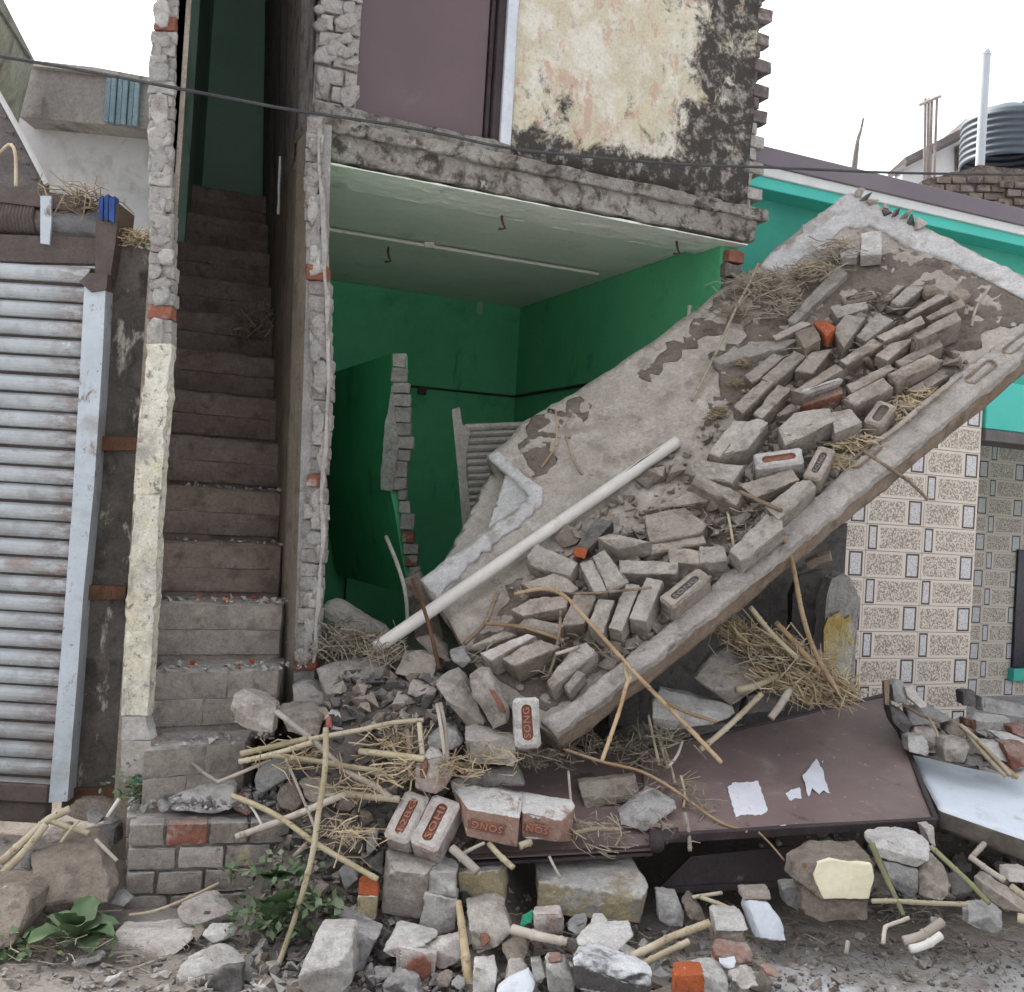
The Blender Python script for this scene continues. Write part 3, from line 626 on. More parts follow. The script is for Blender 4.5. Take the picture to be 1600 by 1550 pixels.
# ================================================================== LEFT SHOP: roller shutter
def simple(name, bm, mat, parent=None, smooth=False): return link(name, frombm(bm, smooth), mat, parent)
YS = 4.4
shut = thing('roller_shutter', 'pale blue rusty roller shutter with its roller drum exposed on top', 'shutter', P(60, 1285, YS))
LX = -720                                                              # goes on left of the frame
sl_tab = [(400,146),(430,134),(560,128),(700,118),(800,112),(900,106),(1000,98),(1100,90),(1225,80)]
y = 416
k = 0
prof = [(0, 0), (.004, .012), (.016, .022), (.028, .026), (.044, .026), (.058, .02), (.066, .008), (.070, 0)]   # (height, bulge)
x_r = [None]
while y < 1222:
    q = P(interp(sl_tab, y), y, YS)
    xr = q.x; zb = q.z - .0735
    bm = bmesh.new()
    tilt = random.uniform(-.003, .003)
    fa = [bm.verts.new(V((-4.2, YS - o_, zb + h_ * .93))) for h_, o_ in prof]; fb = [bm.verts.new(V((xr + .01, YS - o_ * (1), zb + h_ * .93 + tilt))) for h_, o_ in prof]
    # slats follow the slight lean of the camera-left neighbour shop: level in the world
    for i in range(len(prof) - 1): bm.faces.new((fa[i], fb[i], fb[i+1], fa[i+1]))
    bm.faces.new(fb)
    link('slat', frombm(bm), M_shut, shut)
    y += 28.5 * 4.4 / YS; k += 1
link('slat_backing', frombm(boxbm(V((-4.2, YS + .004, P(80,1222,YS).z)), V((4.2 + P(100,1222,YS).x, 0, 0)), V((0,.02,0)), V((0,0,P(100,416,YS).z - P(80,1222,YS).z)))), M_brownst, shut)
qb = P(80, 1222, YS)
simple('bottom_bar', merge([boxbm(V((-4.2, YS - .05, qb.z - .075)), V((4.2 + qb.x + .01, 0, 0)), V((0,.06,0)), V((0,0,.072)), .006), boxbm(V((-4.2, YS - .03, qb.z - .16)), V((4.2 + qb.x, 0, 0)), V((0,.06,0)), V((0,0,.083)), .006)]), M_brownst, shut)
rl = [(132,440),(165,452),(160,560),(147,760),(130,930),(119,1080),(105,1252),(76,1254),(88,1110),(100,960),(112,800),(124,600)]
b = prism([P(x, yy, YS - .06) for x, yy in rl], V((0, .09, 0))); simple('guide_rail', b, M_rail, shut)
simple('rail_top', prism([P(x, yy, YS - .075) for x, yy in [(124,440),(138,426),(168,428),(166,452),(142,456)]], V((0,.05,0))), M_brownst, shut)
simple('hood_panel', boxbm(P(-900, 340, YS + .05) * 1 + V((0,0,-.3)), V((P(140,400,YS).x - P(-900,340,YS).x, 0, 0)), V((0,.05,0)), V((0,0,.2))), M_brownst, shut)
simple('hood_panel', prism([P(x, yy, YS - .0) for x, yy in [(-600,330),(0,366),(150,372),(150,412),(0,408),(-600,372)]], V((0,.05,0))), M_brownst, shut)
# roller with its coil spring, brackets, top angle, end plate
ra, rb = P(-700, 306, YS + .06), P(160, 352, YS + .06)
simple('roller', tube([ra, ra.lerp(rb, .5), rb], .058, 16), M_steel, shut, True)
sp0 = P(-60, 338, YS + .06); sp1 = P(62, 346, YS + .06)
bm = bmesh.new()
pts = []
turns = 22
for i in range(turns * 8 + 1):
    t = i / (turns * 8); c = sp0.lerp(sp1, t); an = i / 8 * 2 * math.pi
    pts.append(c + V((0, math.cos(an), math.sin(an))) * .066)
def rawtube(pts, r, n=5):
    bm = bmesh.new(); rings = []
    for i, c in enumerate(pts):
        d = (pts[min(i+1, len(pts)-1)] - pts[max(i-1, 0)]).normalized(); a = d.cross(V((1,0,0)));
        a = (a if a.length > .05 else d.cross(V((0,0,1)))).normalized(); b = a.cross(d)
        rings.append([bm.verts.new(c + (a*math.cos(2*math.pi*j/n) + b*math.sin(2*math.pi*j/n)) * r) for j in range(n)])
    for A, B in zip(rings, rings[1:]):
        for j in range(n): bm.faces.new((A[j], A[(j+1) % n], B[(j+1) % n], B[j]))
    return bm
simple('coil_spring', rawtube(pts, .011), M_brownst, shut, True)
simple('bracket', prism([P(x, yy, YS - .03) for x, yy in [(63,306),(80,306),(80,345),(77,382),(63,380)]], V((0,.012,0))), M_rail, shut)
simple('top_angle', prism([P(x, yy, YS + .0) for x, yy in [(-600,268),(5,290),(135,308),(132,332),(5,316),(-600,290)]], V((0,.14,0))), M_brownst, shut)
simple('end_plate', prism([P(x, yy, YS - .05) for x, yy in [(150,332),(186,318),(180,380),(172,434),(148,428)]], V((0,.18,0))), M_brownst, shut)
for (x0, x1, y0, y1) in ((154,161,305,345),(163,169,303,346),(170,179,306,348)):
    simple('blue_rag', prism([P(x, yy, YS - .06) for x, yy in [(x0,y0+4),(x1,y0),(x1-1,y1),(x0,y1-5)]], V((0,.05,0))), M_bluep, shut)
# dark plastered pillar between shutter and stair
pil = thing('shop_pillar', 'dark mould stained pillar beside the shutter with two rusty straps', 'pillar', P(140, 1250, YS))
pb = prism([P(x, yy, YS + .02) for x, yy in [(166,392),(200,384),(236,390),(236,540),(222,700),(206,900),(198,1000),(190,1260),(96,1262),(112,1080),(128,880),(150,640)]], V((0, .25, 0))); rough(pb, .1, .006, 6, 5, 0, 6)
simple('shaft', pb, M_mould, pil)
for yy in (692, 925):
    dx = 0 if yy < 800 else -20
    simple('strap', prism([P(x + dx, q, YS - .005) for x, q in [(146,yy-11),(216,yy-9),(216,yy+11),(146,yy+12)]], V((0,.02,0))), M_rust, pil)
    q = P(190 + dx, yy + 2, YS - .01); simple('bolt', tube([q, q + V((0,.02,0))], .011, 8), M_rust, pil)
simple('foot_strip', prism([P(x, q, YS - .0) for x, q in [(108,1232),(180,1230),(180,1255),(106,1258)]], V((0,.02,0))), M_rust, pil)
# neighbour building behind the shutter
nb = thing('grey_building', 'grey plastered building behind the shutter with blue patch on its parapet', 'building', P(140, 360, 8.0))
simple('parapet', prism([P(x, y, 7.8) for x, y in [(46,98),(150,110),(262,131),(262,205),(160,194),(30,182)]], V((0,.25,0))), M_greyband, nb)
simple('coping', prism([P(x, y, 7.75) for x, y in [(44,93),(150,105),(264,126),(264,134),(150,114),(44,102)]], V((0,.35,0))), M_mossy, nb)
simple('wall', prism([P(x, y, 8.05) for x, y in [(-200,120),(262,192),(262,900),(-200,900)]], V((0,.2,0))), M_greywall, nb)
bl = P(168, 122, 7.77); br_ = P(222, 130, 7.77); bt = P(168, 192, 7.77)
for i in range(6):
    o = bl.lerp(br_, i/6) + V((0,0,bt.z - bl.z))
    simple('sheet_rib', boxbm(o, (br_ - bl) / 6 * .86, V((0,-.02 - .012*(i%2),0)), V((0,0,bl.z - bt.z)), .004), M_bluesh, nb)
sidew = thing('side_wall', 'mossy sloping topped wall at the upper left corner', 'wall', P(0, 100, 6.5))
simple('face', prism([P(-330,-420,5.2), P(0,10,6.6), P(52,98,7.6), P(28,196,7.6), P(2,160,6.6), P(-330,60,5.2)], V((-.1,.1,0))), M_mossy, sidew)
simple('coping', prism([P(-330,-440,5.15), P(2,-8,6.55), P(54,94,7.55), P(54,100,7.55), P(0,14,6.55), P(-330,-410,5.15)], V((-.2,.0,.0))), M_greyband, sidew)
aw = thing('sheet_awning', 'dark sloping sheet awning with pale edge above the roller drum', 'awning', P(0, 280, 5.2))
simple('sheet', prism([P(-330,-20,5.0), P(-4,146,5.3), P(72,286,5.3), P(72,300,5.3), P(-330,330,5.0)], V((0,.04,0))), M_awn, aw)
simple('edge_strip', tube([P(-4,143,5.28), P(35,214,5.28), P(73,288,5.28)], .014, 6), M_wband, aw)
for i in range(5):
    simple('rib', tube([P(-20, 178 + i*26, 5.29), P(10 + i*12, 184 + i*24, 5.29)], .008, 5), M_awn, aw)
# ================================================================== RIGHT HOUSE
rh = thing('tiled_house', 'low turquoise house with patterned tile wall and mauve roof edge', 'house', P(1440, 1120, 6.3))
YT = 6.9                                                               # depth of front tile wall at px 1440
tp0 = P(1440, 840, YT); TPL = (tp0, nB)
def tq(px, py, o=0): return hit(px, py, TPL, o)
def tile_mat(kind):
    m = NT('speckled_tile_' + kind); u, v, _ = m.sep(m.tc.outputs['Generated'])[:3]
    _, _, v = m.sep(m.tc.outputs['Generated'])
    def box(x0, x1, y0, y1):
        e = .004
        a = m.math('MULTIPLY', m.step(u, x0 - e, x0 + e), m.step(u, x1 + e, x1 - e)); b = m.math('MULTIPLY', m.step(v, y0 - e, y0 + e), m.step(v, y1 + e, y1 - e)); return m.math('MULTIPLY', a, b)
    if kind == 'wide': sp, fr, fi = (.03,.66,.1,.9), (.72,.965,.03,.97), (.75,.935,.1,.9)
    else: sp, fr, fi = (.24,.97,.1,.9), (.03,.19,.03,.97), (.055,.165,.1,.9)
    base = (.66,.585,.52)
    n2 = m.step(m.noise(85, 3, .6, m.wpos), .44, .56)
    spc = m.mix(n2, (.26,.215,.18), (.64,.57,.505))
    col = m.mix(box(*sp), base, spc)
    col = m.mix(box(*fr), col, (.06,.043,.036)); col = m.mix(box(*fi), col, m.mix(m.step(m.noise(110, 2, .5, m.wpos), .5, .6), (.6,.6,.62), (.38,.36,.37)))
    d = m.step(m.noise(2.5, 5, .6, m.wpos), .55, .75); col = m.mix(m.math('MULTIPLY', d, .25), col, (.3,.26,.22))
    return m.fin(col, .35, m.noise(30, 2, .5, m.wpos), .03, .002, 0, .4)
MT = {'wide': tile_mat('wide'), 'narrow': tile_mat('narrow')}
M_tback = surf('tile_grout', [(.46,.43,.4), (.42,.39,.36)], rand=0, bstr=.1)
# a unit tile shared by all
tb = bmesh.new(); bmesh.ops.create_cube(tb, size=1); bmesh.ops.bevel(tb, geom=[e for e in tb.edges], offset=.008, segments=1, affect='EDGES')
tmesh = {}
for kd in MT:
    me = bpy.data.meshes.new('tile'); tb.to_mesh(me); me.materials.append(MT[kd]); tmesh[kd] = me
tb.free()
def tile(c, sx, sy, sz_, kind, rot, parent):
    o = bpy.data.objects.new('tile', tmesh[kind]); COL.objects.link(o); o.scale = (sx, sy, sz_); o.rotation_euler = (0, 0, rot)
    o.parent = parent; o.location = c - wloc(parent)
ang = math.atan2(dW.y, dW.x)
TW, TH = .465, .1665
# front tile wall: right corner at px 1523 (eye level)
sc = (hit(1525, 845, TPL) - tp0).dot(dW)
def T(s, o, z): return tp0 + dW * s + nB * o + V((0, 0, z - tp0.z))
zr0 = .28
tw = link('tile_wall', frombm(boxbm(T(sc - 2.0, .012, .1), dW * 2.0, nB * .2, V((0,0,2.6)))), M_tback, rh)
for r in range(15):
    z = zr0 + r * TH
    kd = 'wide' if r % 2 == 0 else 'narrow'
    for c in range(5):
        s1 = sc - .004 - c * TW
        tile(T(s1 - TW/2, .006, z + TH/2), TW - .004, .014, TH - .004, kd, ang, rh)
# recessed second wall
o2 = 2.05; s2 = sc + .25
PL2 = (T(0, o2, 1), nB)
link('porch_wall', frombm(boxbm(T(sc - .6, o2 + .012, .1), dW * 6.5, nB * .2, V((0,0,2.7)))), M_tback, rh)
sA = (hit(1522, 850, PL2) - tp0).dot(dW)
for r in range(16):
    z = zr0 - .16 + r * TH
    for c in range(3):
        s1 = sA - .32 + c * TW
        tile(T(s1 + TW/2, o2 + .006, z + TH/2), TW - .004, .014, TH - .004, 'narrow' if r % 2 else 'wide', ang, rh)
link('porch_floor', frombm(boxbm(T(sc + .02, .25, .05), dW * 5, nB * (o2 - .26), V((0,0,.06)), .008)), M_border, rh)
# corner return of the front wall (hidden side), window at the far right
link('wall_return', frombm(boxbm(T(sc - .12, .22, .1), dW * .118, nB * (o2 - .2), V((0,0,2.45)))), M_tealw, rh)
wq = hit(1586, 900, PL2); sw0 = (wq - tp0).dot(dW)
wf = link('window', frombm(boxbm(T(sw0, o2 - .03, .385), dW * .9, nB * .04, V((0,0,1.1)), .004)), M_navy, rh)
link('sill', frombm(boxbm(T(sw0 - .03, o2 - .07, .265), dW * .96, nB * .1, V((0,0,.115)), .005)), M_teal, wf)
# beam above the porch, dark soffit
link('porch_beam', frombm(boxbm(T(sc + .01, -.02, 2.28), dW * 6, nB * .25, V((0,0,.32)), .006)), M_teal, rh)
link('beam_soffit', frombm(boxbm(T(sc + .005, -.03, 2.2), dW * 6, nB * .3, V((0,0,.075)), .004)), M_awn, rh)
# upper wall, beam, white band, fascia, roof
zu = 2.6
sM = (W(sR, 0, 0) - tp0).dot(dW) + .012; sN = (W(sE + .115, 0, 0) - tp0).dot(dW) + .01
link('lower_wall', frombm(boxbm(T(sN, .3, .3), dW * (sc - sN - .3), nB * .2, V((0,0,2.75)))), M_tealw, rh)
def band(name, pts, o, th, mat):
    a = [hit(x, y, TPL, o) for x, y in pts]
    z0 = (a[2].z + a[3].z) / 2; z1 = (a[0].z + a[1].z) / 2
    return link(name, frombm(boxbm(T(sM, o, z0), dW * 8, nB * th, V((0,0,z1 - z0)), .004)), mat, rh)
band('eave_beam', [(1240,284),(1560,360),(1560,378),(1240,303)], -.1, .178, M_teal)
wb = band('white_band', [(1217,260),(1600,354),(1600,370),(1217,277)], -.12, .19, M_wband)
band('fascia', [(1210,232),(1600,326),(1600,354),(1217,260)], -.14, .12, M_fascia)
qf = hit(1217, 258, TPL, -.12)
link('upper_wall', frombm(boxbm(T(sM, .08, zu), dW * 8, nB * .2, V((0,0,qf.z - zu)))), M_tealw, rh)
link('roof_sheet', frombm(boxbm(T(sM, -.018, qf.z + .01), dW * 8, nB * 3.2, V((0,0,.08)))), M_fascia, rh)
for i in range(3):
    q = hit(1592, 380, TPL, -.03)
link('bracket', frombm(boxbm(hit(1590, 384, TPL, -.06), dW * .06, nB * .055, V((0,0,.1)), .004)), M_wband, rh)
# stick, rods, pole, tank, parapet, far house
stk = simple('dead_branch', tube([P(1334,268,7.6), P(1340,222,7.6), P(1346,200,7.62), P(1349,184,7.6)], [.024,.006], 6), M_woodg); tag(stk, 'bare pale stick standing up from the mauve roof', 'stick')
rods = thing('rebar_cluster', 'four thin rebar rods tied at the top above the roof', 'rebar', P(1453, 290, 8.0))
for x0, x1 in ((1444,1446),(1449,1451),(1453,1456),(1459,1464)):
    simple('rod', tube([P(x0,290,8.0), P(x1,154,8.0)], .0105, 5), M_rebar, rods)
simple('tie_bar', tube([P(1437,164,7.98), P(1470,150,7.98)], .013, 5), M_rebar, rods)
pole = thing('roof_pole', 'pale grey round pole with domed cap beside the black tank', 'pole', P(1530, 262, 8.2))
simple('shaft', tube([P(1531,262,8.2), P(1536,170,8.2), P(1541,84,8.2)], .034, 14), M_pole, pole, True)
simple('cap', tube([P(1541,86,8.2), P(1541.5,80,8.2), P(1541.8,76,8.2)], [.036,.018], 14), M_pole, pole, True)
tk = thing('water_tank', 'black ribbed round plastic water tank behind the pole', 'water tank', P(1570, 262, 9.2))
tc_ = P(1572, 262, 9.3); tr_ = .37
prof = [(0.0, tr_)]
zz = 0
while zz < .38:
    prof += [(zz + .012, tr_ + .012), (zz + .032, tr_ + .012), (zz + .044, tr_), (zz + .062, tr_)]; zz += .055
prof += [(.41, tr_ - .02), (.45, tr_ * .8), (.47, tr_ * .5), (.475, .16), (.51, .15), (.515, .0)]
bm = bmesh.new(); rings = []
for h_, r_ in prof: rings.append([bm.verts.new(tc_ + V((math.cos(2*math.pi*i/40)*r_, math.sin(2*math.pi*i/40)*r_, h_))) for i in range(40)])
for A, B in zip(rings, rings[1:]):
    for i in range(40): bm.faces.new((A[i], A[(i+1)%40], B[(i+1)%40], B[i]))
bmesh.ops.remove_doubles(bm, verts=bm.verts, dist=.0005)
simple('shell', bm, M_tank, tk, True)
for dx in (.02, .055, .09, .125): simple('badge', boxbm(tc_ + V((dx, -math.sqrt(tr_**2 - dx*dx) - .018, .2)), V((.022,0,0)), V((0,.02,0)), V((0,0,.034))), M_wband, tk)
rp = thing('brick_parapet', 'rough brick parapet under the black tank', 'parapet', P(1530, 320, 8.0))
pb = prism([P(x, y, 7.8) for x, y in [(1440,282),(1500,268),(1530,256),(1560,260),(1700,282),(1700,420),(1440,345)]], V((0,.4,0))); rough(pb, .08, .02, 8, 3, 0, 6)
simple('core', pb, M_mud, rp)
for r in range(6):
    for c in range(9):
        x = 1442 + c * 24 + (12 if r % 2 else 0); y = 285 + r * 13 + (x - 1442) * .0 + (8 if x > 1560 else 0)
        if y < 282 - (x - 1440) * .28 + (14 if x > 1530 else 0) + 4: continue
        q0, q1, q2 = P(x, y, 7.76), P(x + 21, y + 1, 7.76), P(x, y - 10, 7.76)
        wallbrick('brick', q0 + V((0, random.uniform(-.012, .02), 0)), V((q1.x - q0.x, 0, 0)), V((0,.08,0)), V((0,0,q2.z - q0.z)), M_mud if (r + c) % 3 else M_tooth, rp, 1200 + r*10 + c, .06, .006)
fh = thing('white_house', 'white house far behind with dark sloping eave and tan window', 'house', P(1480, 270, 13))
simple('wall', prism([P(x, y, 13) for x, y in [(1412,262),(1420,250),(1512,208),(1700,120),(1700,330),(1400,330)]], V((0,.3,0))), M_farw, fh)
simple('eave', prism([P(x, y, 12.7) for x, y in [(1414,246),(1512,196),(1512,208),(1418,254)]], V((0,.6,0))), M_awn, fh)
simple('eave', prism([P(x, y, 12.7) for x, y in [(1508,186),(1530,180),(1530,192),(1508,200)]], V((0,.6,0))), M_awn, fh)
fw = simple('window', prism([P(x, y, 12.95) for x, y in [(1494,228),(1506,223),(1506,264),(1494,266)]], V((0,.1,0))), M_wood, fh)
simple('pane', prism([P(x, y, 12.93) for x, y in [(1496,231),(1504,227),(1504,262),(1496,263)]], V((0,.05,0))), M_navy, fw)
simple('corner_sheet', prism([P(x, y, 12.6) for x, y in [(1394,268),(1414,256),(1416,260),(1400,270)]], V((0,.2,0))), M_mossy, fh)
rf = simple('sloping_roof', prism([P(x, y, 11) for x, y in [(1568,180),(1610,150),(1760,70),(1760,120),(1610,172),(1604,182)]], V((0,.8,0))), M_awn); tag(rf, 'dark sloping tin roof edge at the far upper right', 'roof')
# overhead cable
cab = simple('overhead_cable', tube([P(-120,70,3.9), P(0,88,3.98), P(120,108,4.04), P(240,131,4.1), P(340,150,4.22), P(450,171,4.36), P(560,187,4.52), P(680,207,4.7), P(790,231,4.85), P(900,243,5.0), P(1050,256,5.2), P(1210,262,5.45), P(1400,270,5.7), P(1600,273,6.0), P(1800,276,6.3)], .0065, 6), M_wire)
tag(cab, 'thin dark cable sagging across the front of the broken house', 'cable')
# ================================================================== FALLEN SLAB
sA_, sD_, sC_ = P(882,1144,4.3), P(690,755,5.3), P(1330,300,6.2)
SN = (sC_ - sD_).cross(sA_ - sD_).normalized()
if SN.z < 0: SN = -SN
SPL = (sA_, SN)
def S(px, py, h=0.0): return hit(px, py, SPL, h)
slab = thing('fallen_slab', 'big tilted concrete slab fallen from the house front and covered with bricks', 'concrete slab', S(1150, 720))
out = [(870,1152),(800,1110),(758,1060),(725,1012),(696,962),(655,905),(740,843),(832,775),(797,743),(760,712),(790,690),(820,657),(905,608),(1010,541),(1100,472),(1180,416),(1258,352),(1330,301),(1400,333),(1480,372),(1600,432),(1705,480),(1600,560),(1400,724),(1200,889),(1040,1017)]
bm = bmesh.new()
top = [bm.verts.new(S(*q)) for q in out]; bot = [bm.verts.new(S(*q) - SN * .125) for q in out]
f = bm.faces.new(top); f.material_index = 0; n = len(top); bm.faces.new(bot[::-1])
for i in range(n):
    ff = bm.faces.new((top[i], bot[i], bot[(i+1) % n], top[(i+1) % n]))
    ff.material_index = 1 if i >= 20 or i < 4 else 0
bmesh.ops.triangulate(bm, faces=bm.faces); rough(bm, .06, .011, 7, 5, 0, 8)
link('slab_body', frombm(bm, True), [M_conc, M_slabside], slab)
def sheet(name, px, h, th, mat, parent, seed, amp=.006, seg=.035, smooth=True, ragged=0):
    if ragged:
        rnd = random.Random(seed); q2 = []
        for a, b in zip(px, px[1:] + px[:1]):
            n_ = max(1, int(math.hypot(b[0]-a[0], b[1]-a[1]) / 9))
            for i in range(n_):
                x, y = a[0] + (b[0]-a[0])*i/n_, a[1] + (b[1]-a[1])*i/n_; k = ragged * (nz(V((x, y, seed)), .02) * 1.6 + nz(V((x, y, seed)), .07)) + rnd.uniform(-2.5, 2.5)
                q2.append((x + k, y + k * .9 * (1 if i % 2 else .7)))
        px = q2
    pts = [S(*q, h) for q in px]; b = prism(pts, -SN * th); rough(b, seg, amp, 11, seed, 0, 7); return link(name, frombm(b, smooth), mat, parent)
rim = sheet('rim', [(868,1150),(1040,1015),(1200,887),(1400,722),(1600,557),(1703,478),(1690,462),(1600,508),(1511,572),(1393,671),(1289,764),(1238,808),(1149,883),(1078,948),(1000,1010),(900,1092),(846,1128)], .034, .04, M_rim, slab, 3, .012, .03)
sheet('cement_border', [(1330,302),(1480,373),(1600,433),(1703,480),(1690,497),(1600,466),(1500,416),(1432,388),(1360,352),(1320,352),(1296,380),(1262,400),(1232,424),(1200,420),(1186,416),(1258,354)], .012, .03, M_border, slab, 4, .008, ragged=5)
sheet('cement_border', [(657,906),(740,845),(830,776),(797,744),(762,713),(778,704),(820,742),(852,766),(846,790),(770,850),(700,915),(682,935)], .016, .03, M_border, slab, 5, .008, ragged=3)
so1 = sheet('soil_layer', [(1345,392),(1400,385),(1480,412),(1560,445),(1640,490),(1600,508),(1540,535),(1490,575),(1430,625),(1380,660),(1330,700),(1290,690),(1240,640),(1150,640),(1110,640),(1118,560),(1180,500),(1230,440),(1300,405)], .004, .014, M_soil, slab, 6, .008, ragged=13); so1['kind'] = 'stuff'
so2 = sheet('soil_layer', [(1180,425),(1215,428),(1232,440),(1190,485),(1130,520),(1080,545),(1030,575),(985,590),(1000,560),(1100,490)], .003, .012, M_soil, slab, 8, .006, ragged=13); so2['kind'] = 'stuff'
so3 = sheet('soil_layer', [(800,690),(830,660),(905,618),(935,640),(900,680),(860,720),(835,745)], .003, .012, M_soil, slab, 9, .006, ragged=13); so3['kind'] = 'stuff'
so4 = sheet('soil_layer', [(1120,760),(1230,700),(1260,760),(1180,830),(1120,880),(1030,945),(960,1010),(900,1080),(850,1110),(780,1060),(740,1010),(830,900),(960,830)], .003, .012, M_soil, slab, 10, .008, ragged=13); so4['kind'] = 'stuff'
for cx_, cy_ in ((1532,582),(1590,537),(1352,712),(1180,868)):         # stadium shaped brick prints left in the rim
    dirp = (S(1600,560) - S(1200,889)).normalized(); c = S(cx_, cy_, .036); side = SN.cross(dirp)
    ring = []
    for i in range(24):
        a = 2*math.pi*i/24; ex = .07 if math.cos(a) > 0 else -.07
        ring.append(c + dirp * (ex + math.cos(a) * .024) + side * math.sin(a) * .024 + SN * .004)
    ring.append(ring[0]); link('brick_print', frombm(rawtube(ring, .006)), M_slabside, rim)
for i in range(10):                                                      # crumbs along the broken upper edge
    t = random.random(); a, b = S(1330,300,.02), S(1480,372,.02); c = a.lerp(b, t * .75)
    link('edge_crumb', frombm(hullbm([c + V((random.uniform(-1,1),random.uniform(-1,1),random.uniform(-1,1))) * random.uniform(.02,.05) for _ in range(9)], .003, .03, .004, 20, i), True), M_dark if i % 2 else M_conc, slab)
# ------------------------------------------------------------------ bricks
UP = V((0,0,1))
def chunkify(name, bm, mat, label, cat, group=None, parent=None):
    o = link(name, frombm(bm, True, .62), mat, parent)
    if label: tag(o, label, cat, group)
    return o
NB = [0]
def sbrick(code, quad, h, th, mat, label, plane=None, name='brick', cat='brick', amp=.0045, taper=.0, group='bricks lying on the fallen slab', bev=.003, tilt=0):
    """loose brick: its visible upper face given by photo corners on a plane h above the slab"""
    pl = plane or SPL; nrm = pl[1]
    NB[0] += 1; rnd = random.Random(NB[0]); pts = []
    gx, gy = sum(p[0] for p in quad)/len(quad), sum(p[1] for p in quad)/len(quad); quad = [(gx + (u-gx)*1.09, gy + (v-gy)*1.09) for u, v in quad]
    for i, (u, v) in enumerate(quad):
        q = hit(*cr(code, u, v), pl, h + rnd.uniform(-.012, .012)); pts += [q, q - nrm * th + V((rnd.uniform(-.004,.004), rnd.uniform(-.004,.004), 0))]
    return chunkify(name, hullbm(pts, bev, .016, amp, 17, NB[0], .9), mat, label, cat, group)
FONT = {}
def textmesh(s, size, ext):
    k = (s, size, ext)
    cu = bpy.data.curves.new('t', 'FONT'); cu.body = s; cu.size = size; cu.extrude = ext; cu.align_x = 'CENTER'; cu.align_y = 'CENTER'; cu.resolution_u = 2; cu.space_character = 1.12
    o = bpy.data.objects.new('t', cu); COL.objects.link(o); bpy.context.view_layer.update()
    me = bpy.data.meshes.new_from_object(o.evaluated_get(bpy.context.evaluated_depsgraph_get()))
    bpy.data.objects.remove(o); bpy.data.curves.remove(cu); return me
M_frog = surf('frog_red', [(.2,.095,.07), (.26,.125,.09), (.14,.08,.065)], rand=.1)
M_frogd = surf('frog_dusty', [(.12,.1,.09), (.17,.145,.13)], rand=.1)
M_letter = surf('letter_red', [(.36,.17,.12), (.42,.2,.14)], rand=.1, fineamt=.3)
M_letterd = surf('letter_grey', [(.24,.22,.205), (.3,.275,.26)], rand=.1, fineamt=.3)
def frogbox(L, Wd, th, fl, fw, red, depth=.011, shape='round'):
    """brick with a sunk frog on its upper face; local frame: x along, y across, z up, upper face at z=0"""
    bm = bmesh.new(); a, b = L/2, Wd/2; c = .012
    def loop(pts, z): return [bm.verts.new(V((x, y, z))) for x, y in pts]
    oc = [(a-c,b),(-a+c,b),(-a,b-c),(-a,-b+c),(-a+c,-b),(a-c,-b),(a,-b+c),(a,b-c)]
    ins = [(x*(1-.012/L*2), y*(1-.012/Wd*2)) for x, y in oc]
    r = fw/2; st = []
    for i in range(20):
        t = 2*math.pi*i/20
        if shape == 'round': st.append(((fl/2 - r) * (1 if math.cos(t) >= 0 else -1) + math.cos(t)*r, math.sin(t)*r))
        else:
            k = max(abs(math.cos(t)), abs(math.sin(t))); st.append((math.cos(t)/k*fl/2, math.sin(t)/k*fw/2))
    T0, T1, B0 = loop(ins, 0), loop(oc, -.008), loop(oc, -th)
    s0, s1 = loop(st, 0), loop([(x*.93, y*.88) for x, y in st], -depth)
    eds = []
    for lp in (T0, s0):
        for i in range(len(lp)): eds.append(bm.edges.new((lp[i], lp[(i+1) % len(lp)])))
    bmesh.ops.triangle_fill(bm, edges=eds, use_beauty=True)
    for A, B, m_ in ((T0, T1, 0), (T1, B0, 0), (s0, s1, 1)):
        for i in range(len(A)):
            f_ = bm.faces.new((A[i], A[(i+1) % len(A)], B[(i+1) % len(A)], B[i])); f_.material_index = m_
    f_ = bm.faces.new(s1); f_.material_index = 1; bm.faces.new(B0[::-1])
    return bm
